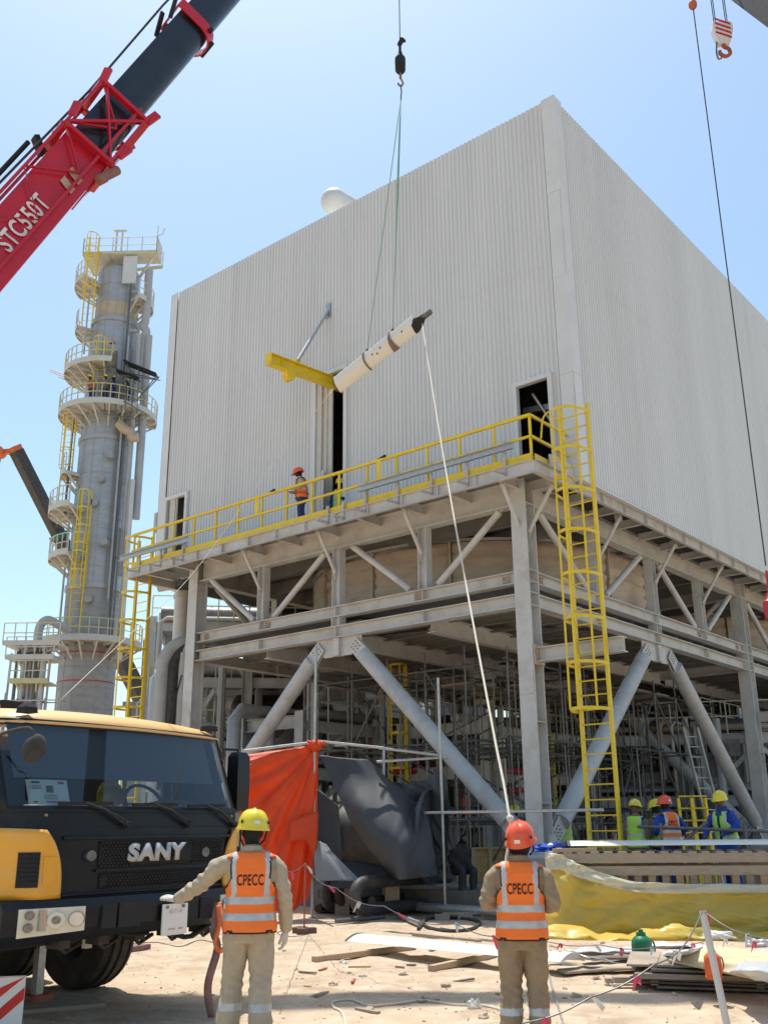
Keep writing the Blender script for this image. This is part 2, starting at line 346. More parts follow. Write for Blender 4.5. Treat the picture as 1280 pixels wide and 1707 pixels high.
# ------------------------------------------------------------------ support frame
LA, LB = 13.3, 11.6                      # bay lengths along a and b
OV = .95                                  # deck overhang
fr = thing('support_frame', 'grey steel column and beam frame carrying the white corrugated building', 'steel frame', Q, YB)
ZG0, ZG1, ZU0, ZU1, ZL0, ZL1, ZGU, ZP = 8.9, 9.5, 7.03, 7.32, 6.48, 6.79, 6.0, 1.1
def mk(name, fn, mats='steel', parent=None, **k):
    b = MB(); fn(b); return b.build(name, mats, parent or fr, **k)
def hcol(b, a, bb, z0, z1, w=.42):
    b.ibeam((a,bb,z0),(a,bb,z1), w, w*.95, up=(1,0,0), tf=.03, tw=.02)
def column(a, b, tall=True):
    o = mk('column', lambda m: hcol(m,a,b,ZP+.04,ZG1))
    for z in (ZU0+.01,ZU1-.01,ZL0+.01,ZL1-.01,ZG0+.01,3.9,2.2): mk('stiffener', lambda m: m.box((a,b,z),(.39,.39,.018)), parent=o)
    mk('base_plate', lambda m: m.box((a,b,ZP+.025),(.75,.75,.05)), parent=o)
    for s in (-1,1):
        mk('base_rib', lambda m: m.box((a,b+s*.3,ZP+.25),(.02,.18,.4)), parent=o); mk('base_rib', lambda m: m.box((a+s*.3,b,ZP+.25),(.18,.02,.4)), parent=o)
        mk('splice_plate', lambda m: m.box((a+s*.216,b,4.75),(.02,.34,.5)), parent=o)
    mk('pedestal', lambda m: m.box((a,b,ZP/2),(.95,.95,ZP)), 'concrete')
NA = 3
for i in range(NA):
    for j in range(2): column(i*LA, j*LB)
UPB = (0,0,1)
def beamset(p, q, out, n):               # truss bay between two columns: p,q (a,b) ; out = outward unit ; n quarter panels
    p, q, out = V((*p,0)), V((*q,0)), V((*out,0)); d = (q-p).normalized(); L = (q-p).length
    at = lambda t, z, o=0.: p+d*(t*L)+out*o+V((0,0,z))
    e = .21/L
    mk('girder', lambda m: m.ibeam(at(e,(ZG0+ZG1)/2),at(1-e,(ZG0+ZG1)/2), ZG1-ZG0, .3, tf=.026))
    ub = mk('upper_beam', lambda m: m.ibeam(at(e,(ZU0+ZU1)/2),at(1-e,(ZU0+ZU1)/2), ZU1-ZU0, .3))
    lb = mk('lower_beam', lambda m: m.ibeam(at(e,(ZL0+ZL1)/2),at(1-e,(ZL0+ZL1)/2), ZL1-ZL0, .3))
    for par, z0, z1 in ((ub,ZU0,ZU1),(lb,ZL0,ZL1)):
        for k in range(1,4):
            for s in (-1,1): mk('stiffener', lambda m: m.box(at(k/4,(z0+z1)/2,s*.08),(.016 if abs(d.x) > .5 else .13,.13 if abs(d.x) > .5 else .016,z1-z0-.05)), parent=par)
    for t in (.045,.955,.27,.73):
        c = at(t,(ZU0+ZU1)/2,.012); mk('splice_plate', lambda m: m.bar(c-d*.11,c+d*.11,.012,.2), 'zinc_rust', parent=ub)
    def sb(m):
        for t in (.045,.955,.27,.73):
            c = at(t,(ZU0+ZU1)/2,.018)
            for i in (-1,0,1):
                for k in (-1,0,1): m.tube(c+d*(i*.07)+V((0,0,k*.06)), c+d*(i*.07)+V((0,0,k*.06))+out*.022, .016, n=6)
    mk('bolts', sb, 'bolt', parent=ub, kind='stuff')
    for k in (1,2,3):
        mk('post', lambda m: m.ibeam(at(k/4,ZU1),at(k/4,ZG0), .26, .25, up=d))
    for t0, t1 in ((.055,.215),(.455,.29),(.545,.71),(.945,.78)):
        def dg(m):
            a0, a1 = at(t0,ZG0-.03), at(t1,ZU1+.08); m.tube(a0,a1,.085,n=12)
        o = mk('truss_diagonal', dg, smooth=True)
        a0, a1 = at(t0,ZG0-.02), at(t1,ZU1+.02)
        for A, B_ in ((a0,a1),(a1,a0)):
            u = (B_-A).normalized(); mk('gusset_plate', lambda m: m.slab([A-u*.1-d*.12,A-u*.1+d*.12,A+u*.28+d*.05,A+u*.28-d*.05],out*.02), parent=o)
    mk('short_post', lambda m: m.ibeam(at(.5,ZL1),at(.5,ZU0), .28, .26, up=d))
    # gusset and chevron braces
    g = mk('gusset_plate', lambda m: [m.slab([at(.43,ZL0,-.01),at(.565,ZL0,-.01),at(.565,ZGU+.16,-.01),at(.54,ZGU,-.01),at(.46,ZGU,-.01),at(.43,ZGU+.16,-.01)],out*.03),
                                      m.box(at(.5,(ZGU+ZL0)/2),(.22,.22,ZL0-ZGU-.02))])
    for s in (-1,1):
        top = at(.5+s*.0515,ZGU+.26,.04); bot = at(.5+s*.462,ZP+.42,.04)
        u = (bot-top).normalized()
        o = mk('diagonal_brace', lambda m: m.tube(top+u*.42,bot-u*.45,.205,n=20), 'steel_cool', smooth=True)
        n = out.cross(u)
        for A, w in ((top,u),(bot,-u)):
            for sgn in (1,-1): mk('end_plate', lambda m: m.slab([A-w*.06-n*.17+out*(.03*sgn),A-w*.06+n*.17+out*(.03*sgn),A+w*.42+n*.20+out*(.03*sgn),A+w*.62+out*(.03*sgn),A+w*.42-n*.20+out*(.03*sgn)],out*(.022*sgn)), 'steel', parent=o)
        def bl(m):
            n = out.cross(u)
            for A, w in ((top,u),(bot,-u)):
                for i in range(3):
                    for k in (-1,0,1):
                        c = A+w*(.02+i*.1)+n*(k*.1); m.tube(c-out*.075,c+out*.075,.02,n=6)
        mk('bolts', bl, 'bolt', parent=o, kind='stuff')
    for k in range(1 if p.x+p.y > 0 and n else 0, 5):
        f0, f1 = at(k/4,8.22,.13), at(k/4,ZG1-.28,OV-.12)
        if k == 4 and n: continue
        o = mk('knee_strut', lambda m: m.tube(f0,f1,.05,n=10), smooth=True)
        u = (f1-f0).normalized()
        mk('end_plate', lambda m: m.slab([f0+V((0,0,-.18))-out*.0,f0+u*.2+out*.03,f0+u*.22-out*.02+V((0,0,.1)),f0+V((0,0,.16))],d*.02), parent=o)
        mk('end_plate', lambda m: m.slab([f1-u*.2,f1-u*.12+out*.12,f1+V((0,0,.12))+out*.05,f1+V((0,0,.12))-out*.16],d*.02), parent=o)
# column positions for faces
beamset((0,0),(0,LB),(-1,0),0)
beamset((0,0),(LA,0),(0,-1),1)
beamset((LA,0),(2*LA,0),(0,-1),1)
beamset((LA,0),(LA,LB),(-1,0),1)
beamset((0,LB),(LA,LB),(0,1),1)
beamset((LA,LB),(2*LA,LB),(0,1),1)
beamset((2*LA,0),(2*LA,LB),(1,0),1)
# deck: cantilever joists, edge channel, deck panels
A1, B1 = 2*LA+.9, 13.85
ZD = ZG1+.03
nj = 8
for k in range(-1, 10):
    b = k*1.45 if k >= 0 else -OV+.02
    if b > B1: b = B1-.02
    mk('joist', lambda m: m.ibeam((.15,b,ZD-.155),(-OV+.02,b,ZD-.155),.25,.12,tf=.014,tw=.01))
for k in range(0, 20):
    a = .2+k*1.4
    mk('joist', lambda m: m.ibeam((a,-.15,ZD-.155),(a,-OV+.02,ZD-.155),.25,.12,tf=.014,tw=.01))
mk('edge_channel', lambda m: m.chan((-OV,-OV,ZD-.15),(-OV,B1,ZD-.15),.3,.1))
mk('edge_channel', lambda m: m.chan((A1,-OV,ZD-.15),(-OV,-OV,ZD-.15),.3,.1))
mk('edge_channel', lambda m: m.chan((-OV,B1,ZD-.15),(.9,B1,ZD-.15),.3,.1))
mk('edge_channel', lambda m: m.bar((-.3,-OV-.02,ZD+.17),(A1,-OV-.02,ZD+.17),.05,.3))
for k in range(12): mk('edge_stiffener', lambda m: m.box((-OV-.05,.6+k*1.1,ZD-.15),(.09,.02,.28)))
for k in range(22): mk('edge_stiffener', lambda m: m.box((.9+k*1.2,-OV-.05,ZD-.15),(.02,.09,.28)))
for k in range(10):
    b0 = -OV+.1+k*1.47; b1 = min(b0+1.45,B1-.03)
    mk('deck_panel', lambda m: m.box((.0,(b0+b1)/2,ZD-.012),(2*OV-.22,b1-b0,.02)), 'decking')
for k in range(19):
    a0 = .96+k*1.42
    mk('deck_panel', lambda m: m.box((a0+.7,-.02,ZD-.012),(1.4,2*OV-.25,.02)), 'decking')
# inner floors: joisted fan deck and top floor
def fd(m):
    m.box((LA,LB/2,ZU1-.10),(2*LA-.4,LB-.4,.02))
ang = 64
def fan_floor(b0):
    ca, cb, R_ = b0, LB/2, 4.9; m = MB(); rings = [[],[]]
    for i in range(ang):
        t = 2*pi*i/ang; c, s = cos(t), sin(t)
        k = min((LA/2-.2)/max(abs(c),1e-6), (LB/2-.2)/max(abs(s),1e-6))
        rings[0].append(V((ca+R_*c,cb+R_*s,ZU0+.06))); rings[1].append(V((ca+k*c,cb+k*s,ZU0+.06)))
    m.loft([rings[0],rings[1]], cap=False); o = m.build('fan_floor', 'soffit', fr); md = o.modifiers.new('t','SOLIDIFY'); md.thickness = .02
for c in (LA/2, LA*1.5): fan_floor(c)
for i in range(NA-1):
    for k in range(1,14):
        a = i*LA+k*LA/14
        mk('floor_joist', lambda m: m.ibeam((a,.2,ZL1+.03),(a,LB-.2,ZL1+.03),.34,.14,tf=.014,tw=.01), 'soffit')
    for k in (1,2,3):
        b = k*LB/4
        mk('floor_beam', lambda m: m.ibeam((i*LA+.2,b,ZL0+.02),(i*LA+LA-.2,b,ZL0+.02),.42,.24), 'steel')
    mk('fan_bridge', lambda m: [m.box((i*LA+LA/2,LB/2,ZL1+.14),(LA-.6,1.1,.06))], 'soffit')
    # fan motor and shaft
    def motor(m):
        c = V((i*LA+LA/2,LB/2,0)); m.tube(c+V((0,0,5.6)),c+V((0,0,6.7)),.42,n=20); m.tube(c+V((0,0,5.3)),c+V((0,0,5.6)),.3,n=16)
    mk('fan_motor', motor, 'steel_cool', smooth=True)
    for k in range(4):
        t = k*pi/2+.4
        def dia(m): m.ibeam((i*LA+LA/2+4.9*cos(t),LB/2+4.9*sin(t),ZL1-.05),(i*LA+LA/2+6.0*cos(t),LB/2+5.6*sin(t),ZL1-.05),.3,.15)
        mk('ring_bracket', dia)
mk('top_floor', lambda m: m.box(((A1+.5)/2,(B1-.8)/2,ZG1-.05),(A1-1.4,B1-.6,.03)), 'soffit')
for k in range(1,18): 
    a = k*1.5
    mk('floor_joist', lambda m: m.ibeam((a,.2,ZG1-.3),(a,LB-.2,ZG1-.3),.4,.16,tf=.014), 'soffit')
# lower stub beams on the columns
o = mk('stub_beam', lambda m: m.ibeam((-.0,-.21,5.35),(.0,-2.3,5.35),.32,.26))
mk('end_plate', lambda m: m.box((0,-.23,5.35),(.4,.03,.45)), 'zinc_rust', parent=o)
mk('stub_beam', lambda m: m.ibeam((LA,-.21,5.0),(LA,-1.9,5.0),.3,.24))
# round fan drums
def drum(ca, cb, lab):
    t = thing('fan_drum', lab, 'drum', B2W(ca,cb,7.12), YB)
    n, R_ = 14, 5.2
    for i in range(n):
        t0, t1 = 2*pi*i/n, 2*pi*(i+1)/n; b = MB(); rings = []
        for j in range(19):
            z = 1.95*j/18; k = j % 4; k = j % 3; rr = R_+(.07 if k in (1,2) else 0)+.03*noise.noise(V((i*3.1,j*.9,ca)))
            ring = []
            for s in range(9):
                tt = t0+.012+(t1-t0-.024)*s/8; e = .0 if 0 < s < 8 else -.03
                q = rr+e+.02*noise.noise(V((s*.8+i*7,j*.7,2.+ca))); ring.append(V((q*cos(tt),q*sin(tt),z)))
            rings.append(ring)
        b.loft(rings, ring_closed=False, cap=False); o = b.build('drum_panel', 'drum', t, smooth='all')
        b = MB(); rr = R_+.03
        b.bar((rr*cos(t0),rr*sin(t0),0),(rr*cos(t0),rr*sin(t0),1.95),.07,.16,up=(cos(t0),sin(t0),0)); b.build('drum_rib', 'drum', t)
    for z, r0, r1, m in ((-.02,4.86,5.36,'steel'),(1.97,5.0,5.3,'steel')):
        b = MB(); b.loft([[V((r*cos(2*pi*i/64),r*sin(2*pi*i/64),z+dz)) for i in range(64)] for r, dz in ((r0,0),(r1,0),(r1,.07),(r0,.07))], closed=True, cap=False); b.build('drum_flange', m, t, smooth=True)
    b = MB(); b.loft([[V(((R_-.06)*cos(2*pi*i/64),(R_-.06)*sin(2*pi*i/64),z)) for i in range(64)] for z in (0.0,1.95)], cap=False); b.build('drum_liner', 'soffit', t, smooth=True)
    b = MB(); b.loft([[V((r*cos(2*pi*i/64),r*sin(2*pi*i/64),z)) for i in range(64)] for r, z in ((5.0,-.02),(4.93,-.2),(5.05,-.36),(5.25,-.42))], cap=False); b.build('inlet_bell', 'galv', t, smooth=True)
    b = MB(); b.tube((0,0,-.5),(0,0,.4),.35,n=18); b.build('fan_hub', 'steel_cool', t, smooth=True)
drum(LA/2, LB/2, 'large round brown panelled drum under the deck, behind the corner ladder')
drum(LA*1.5, LB/2, 'round brown panelled drum in the second bay under the corrugated building')
# ------------------------------------------------------------------ clad building
WA, WB = .84, -1.1                        # left wall plane a, right wall plane b
ZT = PA(917,165,WA).z; WL = PA(290,495,WA).y; ZB = ZD-.05; WE = A1-.1
bd = thing('clad_building', 'tall white corrugated metal building standing on the grey steel frame', 'building', Q, YB)
def corr(lo, hi, z0, z1, fn, opens=(), pitch=.138, dep=.033):
    pr = []; x = lo
    while x < hi:
        for dx, d in ((0,0),(pitch*.30,0),(pitch*.45,dep),(pitch*.85,dep)): pr.append((x+dx,d))
        x += pitch
    pr = [q for q in pr if q[0] <= hi]; b = MB()
    for (x0,d0),(x1,d1) in zip(pr,pr[1:]):
        mid = (x0+x1)/2; segs = [(z0,z1)]
        for o0,o1,oz0,oz1 in opens:
            if o0 < mid < o1: segs = [(s,min(e,oz0)) for s,e in segs if s < oz0]+[(max(s,oz1),e) for s,e in segs if e > oz1]
        for s,e in segs:
            mi = int(abs(sin(int(mid/.966)*7.13))*3)%3; zl = (z0+z1)/2+.6
            for s_, e_, o_ in ((s,min(e,zl),0.),(max(s,zl-.05),e,.005)):
                if e_-s_ > .02: b.add([fn(x0,d0+o_,s_),fn(x1,d1+o_,s_),fn(x1,d1+o_,e_),fn(x0,d0+o_,e_)],[(0,1,2,3)],mi)
    return b
d1a, d1b = PA(313,833,WA), PA(283,836,WA); d2a, d2b = PA(577,640,WA), PA(531,640,WA); d3a, d3b = PA(916,640,WA), PA(864,648,WA)
dz2 = PA(573,618,WA).z
OPL = [(d1a.y,d1b.y,0,d1b.z),(d2a.y,d2b.y,0,dz2),(d3a.y,d3b.y,0,d3b.z)]
lw = corr(WB+.29, WL-.3, ZB, ZT, lambda x,d,z: V((WA-d,x,z)), OPL).build('left_wall', ['clad','clad_b','clad_c'], bd)
rw = corr(WA+.29, WE, ZB+.05, ZT, lambda x,d,z: V((x,WB-d,z))).build('right_wall', ['clad','clad_b','clad_c'], bd)
mk('back_wall', lambda m: [m.box((WE+.05,(WL+WB)/2,(ZB+ZT)/2),(.1,WL-WB,ZT-ZB)), m.box(((WE+WA)/2,WL-.06,(ZB+ZT)/2),(WE-WA-.1,.1,ZT-ZB))], 'clad', parent=bd)
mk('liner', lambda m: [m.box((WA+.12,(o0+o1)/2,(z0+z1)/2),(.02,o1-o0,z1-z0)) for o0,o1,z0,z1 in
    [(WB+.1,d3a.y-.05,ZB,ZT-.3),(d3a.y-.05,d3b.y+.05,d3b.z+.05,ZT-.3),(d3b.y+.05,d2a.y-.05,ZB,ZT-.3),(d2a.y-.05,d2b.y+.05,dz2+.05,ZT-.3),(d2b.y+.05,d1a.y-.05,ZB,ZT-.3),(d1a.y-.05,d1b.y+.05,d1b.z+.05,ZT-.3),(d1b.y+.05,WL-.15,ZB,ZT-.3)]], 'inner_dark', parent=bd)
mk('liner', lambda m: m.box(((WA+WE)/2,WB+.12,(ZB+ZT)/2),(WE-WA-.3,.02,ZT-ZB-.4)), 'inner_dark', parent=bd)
mk('roof', lambda m: m.box(((WA+WE)/2,(WB+WL)/2,ZT-.22),(WE-WA-.1,WL-WB-.1,.1)), 'clad_trim', parent=bd)
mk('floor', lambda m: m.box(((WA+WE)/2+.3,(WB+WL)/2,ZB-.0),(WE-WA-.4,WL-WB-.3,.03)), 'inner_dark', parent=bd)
zs = [ZB-.02, d3a.z+.1, PA(930,465,WA).z, PA(925,322,WA).z, ZT+.03]
for i, (z0,z1) in enumerate(zip(zs,zs[1:])):
    e = .003*(i%2)
    mk('corner_flashing', lambda m: (m.box((WA-.065-e,WB+.11,(z0+z1)/2),(.02,.40,z1-z0-.006)), m.box((WA+.125,WB-.065-e,(z0+z1)/2),(.40,.02,z1-z0-.006))), 'clad_trim', parent=bd)
mk('corner_flashing', lambda m: (m.box((WA-.06,WL-.15,(ZB+ZT)/2),(.02,.36,ZT-ZB)), m.box((WA+.1,WL+.02,(ZB+ZT)/2),(.34,.02,ZT-ZB))), 'clad_trim', parent=bd)
mk('flashing', lambda m: m.box(((WA+WE)/2,WB-.05,ZB+.0),(WE-WA,.11,.03)), 'clad_trim', parent=bd)
def door(a, b, z, name):
    o = mk(name, lambda m: [m.box((WA-.06,a.y-.06,(ZB+z)/2),(.14,.12,z-ZB)), m.box((WA-.06,b.y+.06,(ZB+z)/2),(.14,.12,z-ZB)), m.box((WA-.06,(a.y+b.y)/2,z+.06),(.143,b.y-a.y+.24,.12))], 'clad_trim', parent=bd)
    return o
o = door(d1a,d1b,d1b.z,'door_frame'); w1 = d1b.y-d1a.y
mk('door_leaf', lambda m: (m.box((WA-.03,d1b.y-.08-w1*.17,(ZB+d1b.z)/2),(.05,w1*.3,d1b.z-ZB)), m.box((WA-.06,d1b.y-w1*.52,(ZB+d1b.z)/2),(.06,.05,d1b.z-ZB))), 'offwhite', parent=o)
o = door(d2a,d2b,dz2,'door_frame'); w2 = d2b.y-d2a.y
for k, (t, off) in enumerate(((.90,-.05),(.76,.02),(.60,.06))):
    mk('door_leaf', lambda m: m.box((WA+off,d2a.y+w2*t,(ZB+dz2)/2),(.05,w2*.17,dz2-ZB-.02)), 'offwhite', parent=o)
mk('door_leaf', lambda m: m.slab([(WA-.1,d2a.y+w2*.78,ZB+.05),(WA-.45,d2a.y+w2*.40,ZB+.05),(WA-.45,d2a.y+w2*.40,ZB+2.1),(WA-.1,d2a.y+w2*.78,ZB+2.2)],(.03,.03,0)), 'offwhite', parent=o)
o = door(d3a,d3b,d3b.z,'door_frame'); w3 = d3b.y-d3a.y
mk('inside_brace', lambda m: (m.tube((WA+.5,d3b.y-.1,d3b.z),(WA+1.2,d3a.y-.1,ZB+.8),.05), m.bar((WA+.7,d3b.y+.3,d3b.z-.3),(WA+.7,d3a.y-.3,d3b.z-.5),.1,.15), m.tube((WA+.6,d3b.y+.1,ZB+1.2),(WA+.9,d3a.y-.1,ZB+.4),.04)), 'galv', parent=o)
# roof vent
vp = PA(557,336,WA+3.0); vq = PA(583,346,WA+3.6)
b = MB(); b.path([vq+(vq-vp)*2.0+V((0,0,-1.2)),vq+(vq-vp)*.5+V((0,0,-.2)),vp],.50,n=24)
b.ell(vp,(.50,.50,.50),20,10); b.build('roof_duct', 'pipe_white', bd, smooth=True)
# small conduit box on the left end
mk('wall_box', lambda m: m.box((WA-.02,WL+.12,PA(268,870,WA).z),(.12,.16,.7)), 'steel_cool', parent=bd)
# ------------------------------------------------------------------ monorail beam over the door
mr = thing('monorail_beam', 'yellow monorail beam projecting above the tall door with a diagonal tie', 'beam', Q, YB)
e0 = PA(555,638,WA); mz = e0.z
tipr = ray(447,598); kk = (mz-CAMH)/tipr.z; tw = CP+tipr*kk-Q; tip = V((tw.dot(AX),tw.dot(BX),mz))
e0 = e0+(e0-tip).normalized()*1.2
b = MB(); b.ibeam(tip,e0,.36,.2,tf=.03,tw=.02); b.build('beam', 'yellow', mr)
dm = (e0-tip).normalized()
b = MB(); c = tip+dm*.75; b.tube(c-V((0,0,.3))-dm.cross(V((0,0,1)))*.13,c-V((0,0,.3))+dm.cross(V((0,0,1)))*.13,.16,n=14); b.box(c-V((0,0,.28)),(.3,.18,.22)); b.build('trolley', 'yellow', mr, smooth=30)
b = MB(); b.box(tip+dm*.02,(.03,.24,.3)); b.box(tip+dm*.45,(.02,.19,.32)); b.box(tip+dm*1.05+V((0,0,.24)),(.16,.05,.18)); b.build('lug', 'yellow', mr)
wt = PA(549,519,WA); st0 = tip+dm*1.05+V((0,0,.28))
b = MB(); b.tube(st0,V((WA-.06,wt.y,wt.z)),.055,n=12); b.build('tie_rod', 'galv', mr, smooth=True)
b = MB(); b.box((WA-.06,wt.y,wt.z),(.03,.18,.5)); b.build('wall_plate', 'galv', mr)
# ------------------------------------------------------------------ railings, ladders
rl = thing('guard_railing', 'yellow guard railing with toe board along the upper walkway', 'railing', Q, YB)
ra = -OV+.06; zr = ZD+1.12
n = 16
for i in range(n):
    b = -OV+.1+i*(B1+OV-.2)/(n-1)
    mk('post', lambda m: m.bar((ra,b,ZD-.1),(ra,b,zr),.05,.05), 'yellow', parent=rl)
for z, r in ((zr,.032),(ZD+.6,.025)):
    mk('rail', lambda m: m.bar((ra-.035,-OV+.05,z),(ra-.035,B1-.05,z),r*2,r*2.2), 'yellow', parent=rl)
mk('toe_board', lambda m: m.box((ra-.04,(B1-OV)/2,ZD+.1),(.014,B1+OV-.15,.2)), 'yellow', parent=rl)
for k in (3.6,8.1): mk('gate_plate', lambda m: m.box((ra-.04,k,ZD+.85),(.012,.14,.5)), 'yellow', parent=rl)
for z in (zr,ZD+.6): mk('rail', lambda m: m.bar((ra-.035,-OV+.06,z),(WA-.1,-OV+.06,z),.055,.055), 'yellow', parent=rl)
mk('toe_board', lambda m: m.box((0,-OV+.04,ZD+.1),(1.7,.014,.2)), 'yellow', parent=rl)
mk('post', lambda m: m.bar((WA-.3,-OV+.06,ZD),(WA-.3,-OV+.06,zr),.05,.05), 'yellow', parent=rl)
# galvanised cable tray with brackets outside the railing
for nm, bs, z in (('cable_tray',(-.5,4.1),ZD+.42),('cable_tray',(10.9,14.2),ZD+.38)):
    t = thing(nm, 'galvanised cable tray bolted outside the yellow railing %s' % ('by the corner ladder' if bs[0] < 5 else 'at the far ladder end'), 'cable tray', Q, YB)
    mk('tray', lambda m: m.chan((-OV-.12,bs[0],z),(-OV-.12,bs[1],z),.16,.09,t=.01), 'galv', parent=t)
    k = bs[0]+.3
    while k < bs[1]:
        mk('bracket', lambda m: (m.bar((-OV-.03,k,ZD-.2),(-OV-.03,k,z+.2),.06,.05), m.bar((-OV-.03,k,ZD-.17),(-OV-.5,k,ZD-.2),.06,.05)), 'steel_cool', parent=t); k += 1.05
for b_, w_ in ((4.75,'below the lifted blade'),(5.3,'in front of the tall doorway')):
    t = MB(); t.bar((-OV-.04,b_,ZD-.25),(-OV-.04,b_,ZD+.25),.07,.06); t.bar((-OV-.04,b_,ZD-.2),(-OV-.45,b_,ZD-.22),.07,.06)
    o = t.build('bracket', 'steel_cool', None); o.location = Q; o.rotation_euler.z = YB; tag(o, 'bare steel angle bracket on the deck edge '+w_, 'bracket', 'loose angle brackets')
for b_, w_ in ((3.55,'between the tall door and the corner ladder'),(7.55,'beside the harnessed worker')):
    t = MB(); t.bar((ra-.10,b_-.22,zr+.05),(ra+.02,b_+.12,zr+.05),.05,.05); o = t.build('clamp', 'dark', None); o.location = Q; o.rotation_euler.z = YB; tag(o, 'dark scaffold clamp on the yellow top rail '+w_, 'clamp', 'clamps on the railing')
def ladder(root, p0, ztop, rd, wd, out, zc0, zc1, rise=.3, cage=.4, mname='yellow'):
    p0, rd, out = V(p0), V(rd).normalized(), V(out).normalized(); pr = root
    for s in (-1,1):
        b = MB(); b.bar(p0+rd*(s*wd/2),V((*(p0+rd*(s*wd/2)).xy,ztop)),.055,.10,up=out); b.build('stringer', mname, pr)
    z = p0.z+.25
    while z < ztop-.1:
        b = MB(); c = V((*p0.xy,z)); b.tube(c-rd*wd/2,c+rd*wd/2,.016,n=6); b.build('rung', mname, pr); z += rise
    hp = lambda t, z: V((*p0.xy,z))+rd*(wd/2+.06)*cos(t)+out*(cage*2*sin(t)**.8 if sin(t) > 0 else 0)
    z = zc0; nh = max(2,int((zc1-zc0)/.85)+1)
    for i in range(nh):
        z = zc0+(zc1-zc0)*i/(nh-1); b = MB(); pts = [hp(pi*k/14,z) for k in range(15)]
        b.loft([[p+V((0,0,-.035)),p+V((0,0,.035)),p*1+V((0,0,.035))+out*.012,p+V((0,0,-.035))+out*.012] for p in pts]); b.build('hoop', mname, pr)
    for t in (pi*.22,pi*.5,pi*.78):
        b = MB(); b.bar(hp(t,zc0),hp(t,zc1),.045,.012,up=out); b.build('cage_strap', mname, pr)
lp0, lp1 = PA(934,684,-.25), PA(978,672,-.25)
lb_ = (lp0.y+lp1.y)/2; lw_ = abs(lp0.y-lp1.y)
t = thing('caged_ladder', 'tall yellow caged ladder rising from the ground at the building corner', 'ladder', Q, YB)
ladder(t, (-.25,lb_,.48), lp1.z, (0,1,0), lw_, (-1,0,0), 4.0, lp1.z-.25, cage=.36)
for z in (9.25,):
    b = MB(); b.bar((-.25,lb_+lw_/2,z),(-.2,-OV,z),.06,.08); b.build('stand_off', 'yellow', t)
b = MB(); b.path(spline([(-.25,lb_+lw_/2,lp1.z-.1),(-.3,-1.2,lp1.z+.05),(-.5,-1.0,zr+.06),(-.6,-OV,zr-.5)],5),.022); b.build('hand_rail', 'yellow', t, smooth=True)
q0 = PA(226,1000,-.2); q1 = PA(249,1000,-.2)
t = thing('caged_ladder', 'yellow caged ladder at the far walkway end near the steel tower', 'ladder', Q, YB)
ladder(t, (-.2,(q0.y+q1.y)/2,.3), zr+.1, (0,1,0), abs(q0.y-q1.y), (-1,0,0), 2.6, zr, cage=.36)
# ------------------------------------------------------------------ distillation tower
TY = 55.
tb = D(141,1175,TY); TX = tb.x
def tz(y): return D(165,y,TY).z
def mpp(y):                               # metres per pixel on the tower at pixel row y
    return (D(165,y,TY)-CP).dot(_f)/FPX
tw_ = thing('process_tower', 'tall grey insulated process tower with ringed platforms and yellow ladders', 'tower', (TX,TY,0))
def ringz(z, r, n=48): return [V((r*cos(2*pi*i/n),r*sin(2*pi*i/n),z)) for i in range(n)]
prof = [(1400,96,'alu_old'),(1075,90,'alu_old'),(985,89,'alu'),(870,90,'alu'),(742,88,'alu'),(700,84,'alu'),(590,80,'alu'),(572,76,'alu'),(545,74,'alu'),(517,74,'primer'),(462,71,'alu')]
R0 = 45*mpp(1100)
prof = [(z if z == 0 else tz(z), r, m) for z, r, m in ((0,R0*1.03,'alu_old'),(1082,R0*1.0,'alu_old'),(985,R0,'alu'),(742,R0*.985,'alu'),(590,R0*.93,'alu'),(548,R0*.86,'alu'),(517,R0*.86,'primer'),(462,R0*.85,'alu'))]
for i, ((z0,r0,m0),(z1,r1,m1)) in enumerate(zip(prof,prof[1:])):
    b = MB(); k = max(1,int((z1-z0)/1.05)); zz = [z0+(z1-z0)*j/k for j in range(k+1)]
    rings = []
    for j in range(k):
        rings += [ringz(zz[j],r0), ringz(zz[j+1]-.05,r0), ringz(zz[j+1]-.045,r0-.018), ringz(zz[j+1]-.001,r0-.018)]
    b.loft(rings); o = b.build('shell_section', 'primer' if m1 == 'primer' else ('alu' if m0 == 'primer' else m0), tw_, smooth=30)
    b = MB()
    if i in (1,2,4): b.tube((0,0,z1-.14),(0,0,z1+.14),r0+.09,n=48); b.build('stiffening_ring', 'alu', tw_, smooth=True)
    for s in range(6):
        t = -2.6+s*.42; b = MB(); b.bar((r0*cos(t),r0*sin(t),z0+.05),(r0*cos(t),r0*sin(t),z1-.05),.05,.02,up=(cos(t),sin(t),0)); b.build('seam', 'alu_old', tw_)
zt = tz(462); rt = R0*.85
b = MB(); b.loft([ringz(zt,rt*.97),ringz(zt+.25,rt*.9),ringz(zt+.45,rt*.7),ringz(zt+.6,rt*.3),ringz(zt+.62,.02)]); b.build('dome', 'alu', tw_, smooth=True)
for z in (1093,1140):
    b = MB(); b.tube((0,0,tz(z)-.03),(0,0,tz(z)+.03),R0*1.045,n=40); b.build('red_band', 'red_pipe', tw_, smooth=True)
